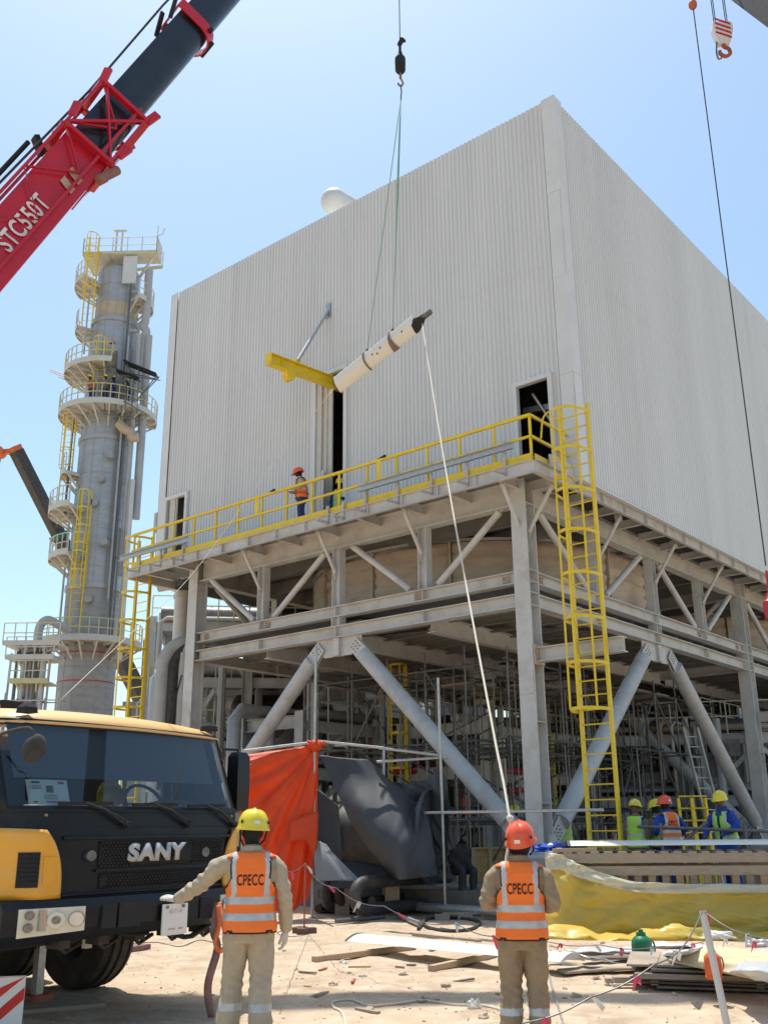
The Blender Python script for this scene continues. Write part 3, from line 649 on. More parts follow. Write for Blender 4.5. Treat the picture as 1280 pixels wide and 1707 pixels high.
def platform(y, r1, a0, a1, dr=1.1, railm='offwhite', w=None):
    z = tz(y); a0, a1 = radians(a0), radians(a1); n = max(4,int((a1-a0)*6)); r0 = r1; r1 = r0+dr
    A = [a0+(a1-a0)*i/n for i in range(n+1)]; P = lambda r, t, z: V((r*cos(t),r*sin(t),z))
    b = MB(); b.loft([[P(r0,t,z),P(r1,t,z),P(r1,t,z+.05),P(r0,t,z+.05)] for t in A]); 
    b.loft([[P(r1,t,z-.12),P(r1+.03,t,z-.12),P(r1+.03,t,z+.22),P(r1,t,z+.22)] for t in A]); pf = b.build('platform', 'offwhite', tw_)
    for t in A[::2]:
        b = MB(); b.bar(P(r0,t,z-.08),P(r1,t,z-.08),.09,.16); b.bar(P(r0,t,z-.95),P(r1-.15,t,z-.12),.08,.1); b.build('bracket', 'offwhite', pf)
    for t in A:
        b = MB(); b.tube(P(r1,t,z),P(r1,t,z+1.12),.03,n=6); b.build('rail_post', railm, pf)
    for h in (.6,1.12):
        b = MB(); b.path([P(r1,t,z+h) for t in A],.03,n=6); b.build('rail', railm, pf, smooth=True)
    return z
platform(1078, R0, 175, 375, 1.35, 'pale_yellow')
platform(938, R0, 170, 250, 1.1)
platform(862, R0, 165, 250, 1.35)
platform(700, R0*.93, 150, 385, 1.45, 'pale_yellow')
platform(632, R0*.93, 160, 285, 1.35, 'pale_yellow')
platform(488, R0*.85, 168, 235, 1.35)
platform(512, R0*.85, -40, 35, .9)
# top service platform (straight frame) and davit
z = tz(448)+.2
pf = MB(); pf.box((.9,-.9,z),(3.4,1.3,.1)); pf.box((-1.2,-.2,z-.05),(1.6,2.4,.1)); pf = pf.build('platform', 'offwhite', tw_)
for a, c in (((-2,-1.4),(-2,1.0)),((-2,-1.4),(2.6,-1.55)),((2.6,-1.55),(2.6,-.25)),((-2,1.0),(2.6,.2))):
    for h in (.55,1.1):
        b = MB(); b.tube((*a,z+h),(*c,z+h),.03,n=6); b.build('rail', 'offwhite', pf)
    for k in range(6):
        t = k/5; x, y = a[0]+(c[0]-a[0])*t, a[1]+(c[1]-a[1])*t; b = MB(); b.tube((x,y,z),(x,y,z+1.1),.03,n=6); b.build('rail_post', 'offwhite', pf)
    b = MB(); b.bar((*a,z+.02),(*c,z+.02),.04,.24); b.build('toe_board', 'pale_yellow', pf)
for x in (1.2,2.3): b = MB(); b.bar((x,-1.1,z-.1),(x*.6,-.6,z-1.3),.12,.14); b.build('bracket', 'offwhite', pf)
b = MB(); b.box((1.0,-rt-.12,tz(470)),(.85,.08,1.9)); b.build('name_board', 'pipe_white', tw_)
for x in (-.1,.25): b = MB(); b.bar((x,-1.0,z),(x,-1.0,z+1.9),.1,.1); b.build('davit_post', 'offwhite', tw_)
b = MB(); b.bar((-.3,-1.0,z+1.9),(.5,-1.0,z+1.9),.12,.1); b.path([(2.6,-1.5,z+1.1),(2.6,-1.5,z+1.9)],.03); b.path([(2.6,-1.5,z+1.2),(2.9,-1.5,z+1.3),(3.0,-1.5,z+1.7)],.035); b.build('davit_arm', 'offwhite', tw_)
# riser pipes
def riser(px0, y0, px1, y1, r, m='pipe_white', off=0., name='riser_pipe'):
    p0, p1 = D(px0,y0,TY+off), D(px1,y1,TY+off); b = MB(); xx = (p0.x+p1.x)/2-TX
    b.tube((xx,off,p1.z),(xx,off,p0.z),r,n=14); b.build(name, m, tw_, smooth=True); return xx
riser(243,560,232,865,.24,'pipe',-.6); riser(228,560,206,960,.16,'pipe',-1.1); riser(225,800,196,1100,.14,'pipe_white',-1.2); riser(222,800,190,1100,.07,'pipe',-1.3)
x0 = D(252,470,TY).x-TX; x1 = D(243,560,TY).x-TX
b = MB(); b.path(spline([(x0,-.6,tz(458)),(x0,-.6,tz(540)),(x0-.15,-.6,tz(551)),(x1+.2,-.6,tz(562)),(x1,-.6,tz(580)),(x1,-.6,tz(660))],6),.25,n=14); b.build('overhead_pipe', 'pipe', tw_, smooth=True)
xl = D(112,800,TY).x-TX
b = MB(); p = lambda x,y: V((D(x,y,TY-1).x-TX,-1.6,D(x,y,TY-1).z)); b.path(spline([p(203,712),p(212,722),p(222,726),p(226,735),p(235,735)],5),.28,n=12); b.build('elbow_pipe', 'primer', tw_, smooth=True)
def cladder(px, y0, y1, off, m='yellow', cage=True, wd=.62):
    p = D(px,(y0+y1)/2,TY+off); o = MB()
    ladder(tw_, (p.x-TX,off,tz(y1)), tz(y0), (1,0,0), wd, (0,-1,0), tz(y1)+2.2, tz(y0)-.1, rise=.45, cage=.38, mname=m)
LTH = [(150,418,560,-R0*.85-.25),(165,590,690,-R0-.35),(112,705,850,-R0*.7),(138,836,985,-R0-.3),(130,905,1060,-R0-.35),(160,600,680,-R0-.2)]
for a in LTH[:5]: cladder(*a)
for i, (px, y0, y1, r, off) in enumerate(((218,470,700,.07,-1.3),(213,560,1000,.06,-1.45),(207,700,1080,.08,-1.3),(150,470,590,.05,-1.35),(121,700,860,.07,-1.1),(115,850,1060,.06,-1.2),(200,880,1100,.05,-1.5))):
    riser(px,y0,px-(y1-y0)*.068,y1,r,'pipe' if i%2 else 'scaf',off,'thin_pipe')
for k in range(9):
    y = 500+k*62; z = tz(y); b = MB(); t = -.55+.12*(k%3); b.box((R0*.97*cos(t),R0*.97*sin(t)-.1,z),(.5,.3,.12)); b.build('pipe_clamp', 'steel_cool', tw_)
for k, (px,py) in enumerate(((132,932),(128,850),(160,840),(176,905),(150,1000),(185,760),(170,800))):
    p = D(px,py,TY-R0); b = MB(); b.tube((p.x-TX,-R0*.9,p.z),(p.x-TX,-R0-.35,p.z),.22,n=14); b.build('nozzle', 'alu_old', tw_, smooth=True)
platform(800, R0, 190, 225, .9); platform(560, R0*.9, 165, 215, 1.0)
# scaffold hung on the tower's right shoulder
def tube_set(root, segs, r, m, name='tube', n=6):
    for p, q in segs: b = MB(); b.tube(p,q,r,n=n); b.build(name, m, root)
sc = thing('tower_scaffold', 'small tube scaffold with dark boards hung on the tower shoulder', 'scaffold', (TX,TY,0))
segs = []; yy = -R0-.9
PT = lambda px, py, y=None: V((D(px,py,TY+(y if y is not None else yy)).x-TX, y if y is not None else yy, D(px,py,TY+(y if y is not None else yy)).z))
for px, y0, y1 in ((178,595,690),(196,590,695),(212,600,690),(232,610,690),(205,640,700),(222,650,700)):
    segs += [(PT(px,y0),PT(px-3,y1)),(PT(px,y0,yy+.9),PT(px-3,y1,yy+.9))]
for a, c in (((172,612),(262,632)),((176,640),(238,654)),((200,625),(268,634)),((196,662),(240,668)),((172,690),(240,700)),((266,628),(232,664)),((262,626),(228,668)),((180,640),(196,614)),((210,600),(226,640)),((205,668),(245,690))):
    segs.append((PT(*a),PT(*c)))
tube_set(sc, segs, .035, 'scaf')
for a, c in (((208,604),(262,626)),((196,619),(232,632))):
    b = MB(); b.bar(PT(*a),PT(*c),.7,.07); b.build('board', 'dark', sc)
sc = thing('tower_scaffold', 'scaffold tubes poking from the left tower platform', 'scaffold', (TX,TY,0))
tube_set(sc, [(PT(85,616,-1),PT(112,626,-1)),(PT(84,619,-.6),PT(110,629,-.6)),(PT(98,628,-1),PT(112,634,-1))], .04, 'scaf_light')
# ------------------------------------------------------------------ side vessel with platforms left of the tower
VX = D(58,1120,50).x
vs_ = thing('side_vessel', 'slim grey vessel with pipe platforms at the foot of the tower', 'vessel', (VX,50,0))
b = MB(); b.tube((0,0,0),(0,0,D(58,1085,50).z),.55,n=24); b.build('shell', 'alu', vs_, smooth=True)
b = MB(); zz = D(80,1035,50).z; b.path(spline([(0,0,zz-1.2),(.05,0,zz-.3),(.4,0,zz+.05),(.8,.5,zz-.1),(1.0,1.5,zz-.2)],6),.22,n=16); b.build('elbow_pipe', 'pipe', vs_, smooth=True)
for py, x0, x1 in ((1080,-1.3,1.5),(1103,-1.1,1.3),(1142,-.8,1.1)):
    z = D(50,py,50).z; pf = MB(); pf.box(((x0+x1)/2,-.4,z),(x1-x0,1.6,.09)); pf.box(((x0+x1)/2,-1.2,z+.05),(x1-x0,.04,.25)); pf = pf.build('platform', 'offwhite' if py < 1130 else 'pale_yellow', vs_)
    for h in (.55,1.05): b = MB(); b.tube((x0,-1.2,z+h),(x1,-1.2,z+h),.028,n=6); b.build('rail', 'offwhite' if py > 1090 else 'pale_yellow', pf)
    for k in range(6): x = x0+(x1-x0)*k/5; b = MB(); b.tube((x,-1.2,z),(x,-1.2,z+1.05),.028,n=6); b.build('rail_post', 'offwhite', pf)
    for k in (-1,1): b = MB(); b.bar((k*.5,-1,z),(k*.3,-.3,z-.9),.09,.1); b.build('bracket', 'offwhite', pf)
for k in range(7):
    x = -1.0+.33*k; z0 = D(50,1142,50).z; b = MB(); b.path(spline([(x,-.7,0),(x,-.7,z0+.6+.3*(k%3)),(x+.15,-.7,z0+1.2+.2*(k%3)),(x+.6,-.5,z0+1.3+.2*(k%3))],5),.06+.03*(k%3),n=8); b.build('pipe_run', ('pipe','scaf','pipe_white')[k%3], vs_, smooth=True)
for k in range(4): b = MB(); zz = D(60,1094,50).z+.1; b.ell((-.6+.42*k,-.9,zz+.35),(.2,.2,.22),10,6); b.tube((-.6+.42*k,-.9,zz),(-.6+.42*k,-.9,zz+.3),.08); b.build('valve', 'pipe_white', vs_, smooth=True)
def scaffold(root, org, rz, nx, ny, nz, dx, dy, dz, r=.026, m='scaf', diag=.5, z0=0., boards=0., top=.6):
    R = Matrix.Rotation(rz,3,'Z'); P = lambda i,j,z: V(org)+R@V((i*dx,j*dy,0))+V((0,0,z)); zt = z0+nz*dz
    seg = []
    for i in range(nx+1):
        for j in range(ny+1): seg.append(('standard',P(i,j,z0),P(i,j,zt+random.uniform(.2,top))))
    for k in range(1,nz+1):
        z = z0+k*dz
        for j in range(ny+1): seg.append(('ledger',P(-.1,j,z),P(nx+.1,j,z)))
        for i in range(nx+1): seg.append(('transom',P(i,-.12,z+.05),P(i,ny+.12,z+.05)))
    for i in range(nx):
        for k in range(nz):
            if random.random() < diag:
                s = random.random() < .5; seg.append(('brace',P(i+s,random.choice((0,ny)),z0+k*dz),P(i+1-s,0,z0+(k+1)*dz)))
    for nm, p, q in seg: b = MB(); b.tube(p-root.location,q-root.location,r,n=6); b.build(nm, m, root)
    if boards:
        for j in range(ny):
            for i in range(nx):
                if random.random() < boards:
                    b = MB(); z = z0+nz*dz+.1; p, q = P(i,j+.5,z), P(i+1,j+.5,z); b.bar(p-root.location,q-root.location,dy*.7,.05); b.build('board', 'wood_grey', root)
t = thing('tube_scaffold', 'thin tube scaffold beside the slim vessel left of the tower', 'scaffold', (VX,50,0))
scaffold(t, (VX-1.2,48.6,0), 0, 3,1,4, 1.0,1.0,1.7, r=.035, m='scaf_light', z0=1)
# ------------------------------------------------------------------ far crane with dark boom
c0, c1 = D(252,1195,82), D(28,752,72)
fc = thing('far_crane', 'distant crane with dark boom and orange head behind the tower', 'crane', (c0.x,c0.y,0))
L0 = V((c0.x,c0.y,0)); d = (c1-c0).normalized(); root_ = c0-d*(c0.z-2.2)/d.z
b = MB(); b.bar(root_-L0,c1-L0-d*12,1.05,1.05); b.build('boom_section', 'pipe_black', fc)
b = MB(); b.bar(c1-L0-d*12,c1-L0,.85,.85); b.build('boom_section', 'pipe_black', fc)
b = MB(); b.bar(c1-L0-d*7.6,c1-L0-d*7.2,1.15,1.15); b.build('boom_collar', 'green_jug', fc)
b = MB(); b.bar(c1-L0-d*.3,c1-L0+d*.4,.8,.8); b.bar(c1-L0,c1-L0+V((-1.4,0,-.1)),.4,.35); b.tube(c1-L0+V((-1.3,-.4,-.1)),c1-L0+V((-1.3,.4,-.1)),.42,n=14); b.build('boom_head', 'orange_paint', fc)
h = c1-L0+V((-1.6,0,-.6))
for k in (0,.45): b = MB(); b.tube(h+V((k,0,0)),h+V((-.4+k*.3,0,-6.4)),.03,n=5); b.build('hoist_rope', 'wire', fc)
b = MB(); b.ell(h+V((-.3,0,-6.8)),(.45,.35,.6),10,7); b.build('hook_block', 'rust_red', fc, smooth=True)
rr = root_-L0
b = MB(); b.box((rr.x,rr.y,1.3),(3,9,1.2)); b.build('carrier', 'orange_paint', fc)
b = MB(); b.box((rr.x,rr.y,2.4),(2.6,4,1.0)); b.build('slewing_deck', 'orange_paint', fc)
for i in range(4):
    for s in (-1,1): b = MB(); b.tube((rr.x+s*1.3-.2,rr.y-3.3+i*2.2,.6),(rr.x+s*1.3+.2,rr.y-3.3+i*2.2,.6),.6,n=16); b.build('wheel', 'rubber', fc)
# ------------------------------------------------------------------ process plant behind
def rack(lab, org, rz, nx, dx, dy, levels, pipes, m='steel', grp=None, seed=0, brace=True, ladder_x=None, roofpipes=True):
    rnd = random.Random(seed); t = thing('pipe_rack', lab, 'pipe rack', org, rz, grp); zt = levels[-1]
    for i in range(nx+1):
        for j in (0,1): b = MB(); b.ibeam((i*dx,j*dy,0),(i*dx,j*dy,zt+.3),.36,.34,up=(1,0,0)); b.build('column', m, t)
        for z in levels: b = MB(); b.ibeam((i*dx,.18,z),(i*dx,dy-.18,z),.38,.22); b.build('beam', m, t)
    for z in levels:
        for j in (0,1):
            for i in range(nx): b = MB(); b.ibeam((i*dx+.18,j*dy,z-.12),((i+1)*dx-.18,j*dy,z-.12),.34,.2); b.build('beam', m, t)
    if brace:
        for i in range(0,nx,2):
            zz = 0
            for z in levels:
                b = MB(); b.bar((i*dx+.1,0,zz+.1),((i+.5)*dx,0,z-.3),.14,.14); b.bar(((i+1)*dx-.1,0,zz+.1),((i+.5)*dx,0,z-.3),.14,.14); b.build('brace', m, t); zz = z
    for z in levels:
        y = .5
        while y < dy-.4:
            r = rnd.choice((.06,.08,.11,.16,.22,.3)); 
            if rnd.random() < pipes:
                mm = rnd.choice(('pipe','pipe','pipe_white','alu','alu','scaf','primer')); x0 = rnd.choice((-1.,0,dx*.3)); x1 = nx*dx+rnd.choice((1.,0,-dx*.4))
                b = MB(); pts = [(x0,y,z+.19+r),(x1,y,z+.19+r)]
                if rnd.random() < .5: pts = [(x0,y-.0,z-1.6)]+[(x0,y,z+.1),(x0+.25,y,z+.19+r)]+pts[1:]
                b.path(pts, r, n=10); b.build('pipe', mm, t, smooth=True)
            y += r*2+rnd.uniform(.1,.35)
    for z in levels:
        for i in range(nx): b = MB(); b.box(((i+.5)*dx,dy*.55,z+.02),(dx-.5,dy*.8,.04)); b.build('shade_deck', 'decking', t)  # solid deck plates added to block sky light and darken the racks
    for k in range(nx*2):
        x = rnd.uniform(.3,nx*dx-.3); zz = rnd.choice(levels); b = MB(); b.box((x,-.25,zz-rnd.uniform(.3,1.2)),(rnd.uniform(.25,.7),.22,rnd.uniform(.3,.8))); b.build('junction_box', rnd.choice(('steel_cool','scaf','dark','pipe')), t)
    for k in range(int(nx*6)):
        x = rnd.uniform(0,nx*dx); zz = rnd.choice(levels); r = rnd.choice((.05,.07,.1,.14)); y = rnd.choice((-.3,-.45,dy*.3))
        b = MB(); b.tube((x,y,rnd.choice((0,0,zz*.4))),(x,y,zz+rnd.uniform(.3,1.2)),r,n=8); b.build('drop_pipe', rnd.choice(('pipe_white','pipe','alu','pipe')), t, smooth=True)
    for z in levels[1:]:
        for h in (.6,1.1): b = MB(); b.tube((0,-.2,z+h),(nx*dx,-.2,z+h),.025,n=5); b.build('rail', 'pale_yellow' if seed%2 else 'offwhite', t)
        for i in range(nx*4): b = MB(); b.tube((i*dx/4,-.2,z),(i*dx/4,-.2,z+1.1),.025,n=5); b.build('rail_post', 'pale_yellow' if seed%2 else 'offwhite', t)
    return t
rack('grey pipe rack full of pipes behind the left structure column', (-9.3,39,0), radians(4), 2, 4.2, 6, [3.6,6.8,9.6], .75, 'steel_cool', seed=3)
rack('dense pipe rack squeezed between the tower and the left column', (-7.1,35,0), radians(8), 2, 2.2, 3, [2.4,4.6,6.8,8.8], 1., 'steel', seed=21)
rack('low pipe rack seen through the frame behind the grey tarpaulins', (-1.5,43,0), radians(3), 4, 4.6, 7, [3.2,5.6,8.0], .8, 'steel', seed=4)
rack('pipe rack deep under the frame behind the corner ladder', (15.5,45,0), radians(-5), 4, 4.6, 7, [3.0,5.8,8.6], .8, 'steel_cool', seed=5)
rack('distant pipe rack closing the view behind the whole steel frame', (-10,58,0), 0, 9, 6, 6, [3.5,6.5,9.5], .8, 'steel', seed=6, brace=False)
rack('dark inner pipe rack between the two fan bays under the frame', (3.5,35.5,0), radians(-12), 3, 3.6, 4, [2.6,4.6], .9, 'steel_cool', seed=8)
rack('pipe rack in deep shade behind the right steel column', (17,33,0), radians(20), 3, 4.2, 5, [2.8,5.2], .9, 'steel', seed=9)
w_ = B2W(2.6,9.6,.45); rack('cluttered pipe module in shade under the first bay by the far column', (w_.x,w_.y,.4), YB, 2, 3.6, 2.6, [1.6,3.0,4.4], 1., 'steel_cool', seed=12)
w_ = B2W(6.2,5.4,.45); rack('cluttered pipe module in shade right under the round drum', (w_.x,w_.y,.4), YB, 2, 3.2, 3.2, [1.5,2.9,4.2], 1., 'steel', seed=13)
w_ = B2W(14.2,2.2,.45); rack('cluttered pipe module in shade under the second bay', (w_.x,w_.y,.4), YB, 3, 3.4, 3.0, [1.5,2.9,4.4], 1., 'steel_cool', seed=15)
def hall(lab, x, y, L, W, h, m, rz=0):
    t = thing('plant_hall', lab, 'building', (x,y,0), rz)
    b = MB(); b.box((L/2,W/2,h/2),(L,W,h)); b.build('wall', m, t)
    b = MB(); b.box((L/2,W/2,h+.15),(L+.6,W+.6,.3)); b.build('roof', 'soffit', t)
    for i in range(int(L/2.4)):
        b = MB(); b.box((1.2+i*2.4,-.04,h*.62),(1.5,.06,h*.2)); b.build('window', 'inner_dark', t)
        b = MB(); b.box((i*2.4,-.1,h/2),(.22,.2,h)); b.build('pilaster', 'steel', t)
    for i in range(3): b = MB(); b.box((L*(.2+.3*i),-.05,1.2),(1.6,.08,2.4)); b.build('door', 'scaf', t)
hall('low dark plant hall far behind the grey tarpaulins', -17,66,24,8,9.5,'soffit')
hall('low grey plant hall far behind the right steel bays', 10,70,36,8,10,'alu_old')
# vertical pipes with swan-neck bends left of the frame
for i, (px, r, m, py) in enumerate(((270,.22,'pipe',1075),(289,.20,'hose',1080),(306,.20,'pipe',1066))):
    p = D(px,1150,30.5); zt = D(px,py,30.5).z; b = MB()
    b.path(spline([(0,0,0),(0,0,zt-1.0-p.z*0),(0.02,0,zt-.55),(.25,.05,zt-.1),(.75,.2,zt+.1),(2.0,.9,zt+.12)],7), r, n=16)
    o = b.build('swan_neck_pipe', m, None, smooth=True); o.location = (p.x,p.y,0)
    tag(o, ('thick grey pipe bending over beside the left column, outermost of three','black lagged pipe bending over between two grey pipes','grey swan neck pipe nearest the left steel column')[i], 'pipe')
p = D(306,985,33); b = MB(); zt = D(306,985,33).z; b.tube((0,0,0),(0,0,zt),.28,n=14); b.path(spline([(-.9,0,zt+.3),(-.4,0,zt+.35),(0,0,zt+.1),(0,0,zt-.3)],6),.33,n=14)
o = b.build('vent_pipe', 'pipe_white', None, smooth=True); o.location = (p.x,p.y,0); tag(o, 'pale vertical pipe with bent top behind the left column', 'pipe')
# exchanger drums and equipment under the frame
def exchanger(lab, px, py, d, L, r, m, rz):
    p = D(px,py,d); t = thing('exchanger', lab, 'vessel', (p.x,p.y,0), rz); z = p.z
    b = MB(); b.tube((-L/2,0,z),(L/2,0,z),r,n=24); b.ell((-L/2,0,z),(r*.5,r,r),16,8); b.ell((L/2,0,z),(r*.5,r,r),16,8); b.build('shell', m, t, smooth=True)
    for s in (-1,1):
        b = MB(); b.tube((s*L*.42-.06,0,z),(s*L*.42+.06,0,z),r*1.15,n=24); b.build('flange', 'pipe', t)
        b = MB(); b.box((s*L*.28,0,(z-r*.7)/2),(.3,r*1.6,z-r*.7)); b.build('saddle', 'concrete', t)
    b = MB(); b.tube((0,0,z+r*.9),(0,0,z+r+.7),r*.3,n=12); b.build('nozzle', 'pipe', t, smooth=True)
exchanger('dark lagged exchanger drum behind the left diagonal brace', 470,1190,38,3.2,.7,'pipe_black',.2)
exchanger('silver exchanger drum far behind the middle scaffold', 820,1290,39,4,.7,'alu',-.3)
exchanger('grey drum on saddles deep behind the safety vest group', 1120,1290,40,5,.8,'alu_old',.1)
for i, (px,py,d,L) in enumerate(((470,1245,36,1.6),(575,1215,35,2.0),(590,1262,34,1.4),(445,1295,33,1.3))):
    p = D(px,py,d); t = thing('pipe_bundle', ('rust red pipe bundle behind the left diagonal brace','long rust red pipe bundle above the grey tarpaulin','low rust red pipe bundle behind the yellow inner ladder','lowest rust red pipe bundle just above the orange tarpaulin')[i], 'pipe bundle', p, .1, 'rust red bundles behind the tarpaulins')
    for k in range(9): b = MB(); b.tube((-L/2+k*L/8,0,-.3),(-L/2+k*L/8,0,.3),.08,n=8); b.build('pipe', 'rust_red', t)
    b = MB(); b.box((0,0,-.38),(L+.3,.5,.14)); b.build('rack_bar', 'steel', t)
    for s in (-1,1): b = MB(); b.box((s*L*.45,0,-(.45+p.z)/2),(.14,.3,p.z-.45)); b.build('leg', 'steel', t)
# red fire water piping
fw = thing('fire_main', 'red fire water pipes running low behind the scaffold under the frame', 'pipe', (0,0,0))
for a, c, d0, d1, r in (((655,1287),(760,1280),32,32,.11),((790,1278),(870,1287),31,31,.11),((820,1318),(870,1318),31,30,.1),((700,1215),(700,1340),33,33,.1),((775,1330),(775,1365),30,30,.1)):
    b = MB(); b.tube(D(*a,d0),D(*c,d1),r,n=10); b.build('pipe', 'red_pipe', fw, smooth=True)
for px,py,d in ((705,1284,32),(830,1284,31),(700,1340,33)):
    p = D(px,py,d); b = MB(); b.tube((p.x,p.y,0),p,.06,n=8); b.build('support', 'red_pipe', fw)
# inner yellow ladder
p0 = D(648,1200,31); p1 = D(672,1200,31)
t = thing('caged_ladder', 'short yellow ladder seen through the frame above the grey tarpaulin', 'ladder', (p0.x,31,0), radians(8))
ladder(t, (.25,0,.3), D(660,1110,31).z, (1,0,0), .5, (0,-1,0), 2.4, D(660,1112,31).z, cage=.34)
p0 = D(890,1330,33); t = thing('caged_ladder', 'small yellow ladder between the corner column and the corner ladder', 'ladder', (p0.x+.4,33,0))
ladder(t, (0,0,.3), D(960,1225,33).z, (1,0,0), .5, (0,-1,0), 2.4, D(960,1228,33).z, cage=.34)
for px, lab in ((1150,'yellow portable ladder close behind the orange vest worker at the rail'),(1172,'yellow portable ladder between the orange vest worker and the lime vest one')):
    p0 = D(px,1390,24); t = thing('step_ladder', lab, 'ladder', (p0.x,24,0), .2, 'yellow ladders behind the workers')
    for s in (-1,1): b = MB(); b.bar((s*.19,0,.46),(s*.17,.1,D(px,1330,24).z),.06,.08); b.build('stringer', 'yellow', t)
    for k in range(7): b = MB(); z = .75+k*.27; b.tube((-.19,.02,z),(.19,.02,z),.018,n=6); b.build('rung', 'yellow', t)
# white ladder at the right column
p0 = D(1232,1400,30); t = thing('stair_ladder', 'pale steel ladder leaning behind the right column', 'ladder', (p0.x-.4,30,0), .3)
for s in (-1,1): b = MB(); b.bar((s*.25,0,0),(s*.25,1.2,4.6),.05,.09); b.build('stringer', 'offwhite', t)
for k in range(14): b = MB(); b.bar((-.25,.09*k+.1,.3+k*.31),(.25,.09*k+.1,.3+k*.31),.16,.03); b.build('tread', 'offwhite', t)
# scaffolds under the frame
def sc_thing(lab, org, *a, **k):
    t = thing('tube_scaffold', lab, 'scaffold', org); scaffold(t, org, *a, **k); return t
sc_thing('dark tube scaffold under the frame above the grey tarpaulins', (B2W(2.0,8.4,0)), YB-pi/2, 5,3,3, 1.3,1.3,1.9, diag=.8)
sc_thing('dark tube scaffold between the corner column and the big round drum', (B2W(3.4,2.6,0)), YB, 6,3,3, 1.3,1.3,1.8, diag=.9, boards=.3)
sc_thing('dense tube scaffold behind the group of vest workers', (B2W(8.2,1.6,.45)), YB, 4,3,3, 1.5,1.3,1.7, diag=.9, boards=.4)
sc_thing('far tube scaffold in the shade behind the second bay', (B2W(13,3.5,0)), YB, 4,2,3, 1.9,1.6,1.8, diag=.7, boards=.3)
# OSB boxes, pallets of fittings under the frame
for i, (px,py,d,s) in enumerate(((805,1400,25.5,(1.1,.8,.75)),(1010,1345,27,(1.0,.8,.9)))):
    p = V((D(px,py,d).x,d,.47)); t = thing('osb_crate', ('brown chipboard crate on the slab left of the corner column','chipboard crate in the shade behind the corner ladder')[i], 'crate', p, .3)
    for sx in (-1,1): b = MB(); b.box((sx*s[0]/2,0,s[2]/2),(.03,s[1],s[2])); b.build('side_board', 'osb', t)
    for sy in (-1,1): b = MB(); b.box((0,sy*(s[1]/2-.03),s[2]/2),(s[0]-.04,.03,s[2])); b.build('side_board', 'osb', t)
    b = MB(); b.box((0,0,s[2]+.015),(s[0]+.06,s[1]+.06,.03)); b.build('lid', 'osb', t)
    for k in (-1,0,1): b = MB(); b.box((k*s[0]*.4,-s[1]/2-.01,s[2]/2),(.09,.025,s[2])); b.build('batten', 'wood', t)
# ------------------------------------------------------------------ truck crane
TA = radians(55); TC = V((-2.26,10.04,0)); TS = V((1.2,1.15,1.03))
tk = thing('truck_crane', 'black and yellow truck crane with raised red and black telescopic boom', 'crane', TC, TA)
def T2W(p): p = V((p[0]*TS.x,p[1]*TS.y,p[2]*TS.z)); return TC + Matrix.Rotation(TA,3,'Z')@p
def W2T(p): return Matrix.Rotation(-TA,3,'Z')@(V(p)-TC)
def fy(x, z):                             # front surface depth of the cab
    a = abs(x); y = .10*(a/1.25)**2
    if a > .98: y += (a-.98)**2*3.2
    if z > 1.60: y += (z-1.60)*(.12 if z < 1.85 else .36) - (.0 if z < 1.85 else .06)
    return y
def patch(x0, x1, z0, z1, off=0., nx=24, nz=8, m=0, b=None, ed=None):
    b = b or MB(); vs = []
    for j in range(nz+1):
        for i in range(nx+1):
            x = x0+(x1-x0)*i/nx; z = z0+(z1-z0)*j/nz
            if ed: x, z = ed(i/nx,j/nz,x,z)
            vs.append(V((x,fy(x,z)+off,z)))
    return b.add(vs, [(j*(nx+1)+i,j*(nx+1)+i+1,(j+1)*(nx+1)+i+1,(j+1)*(nx+1)+i) for j in range(nz) for i in range(nx)], m)
def solid(o, t, off=-1):
    md = o.modifiers.new('t','SOLIDIFY'); md.thickness = t; md.offset = off; return o
cabp = tk
HW = 1.25
cab = MB(); patch(-HW,HW,1.12,1.85,b=cab)
# sides (lower), back wall, floor
for s in (-1,1):
    ys = [fy(HW,1.4),.8,1.3,1.87]
    cab.add([V((s*HW,y,z)) for z in (1.12,1.5,1.85) for y in ys],[(r*4+k,r*4+k+1,r*4+k+5,r*4+k+4) for r in range(2) for k in range(3)])
    for y0,y1,yt0,yt1 in ((fy(HW,1.93),fy(HW,1.93)+.09,fy(HW,2.62),fy(HW,2.62)+.09),(1.15,1.25,1.17,1.25),(1.87,1.87,1.85,1.87)):
        cab.slab([V((s*HW,y0,1.85)),V((s*HW,y1,1.85)),V((s*HW*.97,yt1,2.64)),V((s*HW*.97,yt0,2.64))],V((-s*.05,0,0)))
cab.box((0,1.97,2.0),(2.4,.04,1.3)); cab.box((0,1.1,1.16),(2.4,1.7,.04))
cb = cab.build('cab', 'cab_black', tk, smooth=35)
for s in (-1,1):
    b = MB(); b.slab([V((s*(HW-.02),fy(HW,1.93)+.1,1.87)),V((s*(HW-.02),1.14,1.87)),V((s*(HW*.97-.02),1.16,2.62)),V((s*(HW*.97-.02),fy(HW,2.62)+.1,2.62))],V((s*.006,0,0))); b.build('side_window', 'glass', cb)
b = MB(); patch(-HW+.04,HW-.04,1.87,2.60,off=-.006,b=b,nx=30); b.build('windshield', 'glass', cb, smooth='all')
b = MB(); patch(-HW+.13,HW-.36,2.12,2.60,off=.06,b=b); o = b.build('sun_shade', 'shade_film', cb, smooth='all'); tag(o,'blue grey sun shade behind the top of the windshield')
b = MB(); fr_ = [(-HW,-HW+.06,1.85,2.62),(HW-.06,HW,1.85,2.62)]
for a in fr_: patch(*a,off=-.010,b=b,nx=4)
patch(-HW,HW,1.83,1.885,off=-.012,b=b); patch(-HW,HW,2.585,2.64,off=-.010,b=b); solid(b.build('windshield_seal', 'cab_black', cb, smooth='all'), .012)
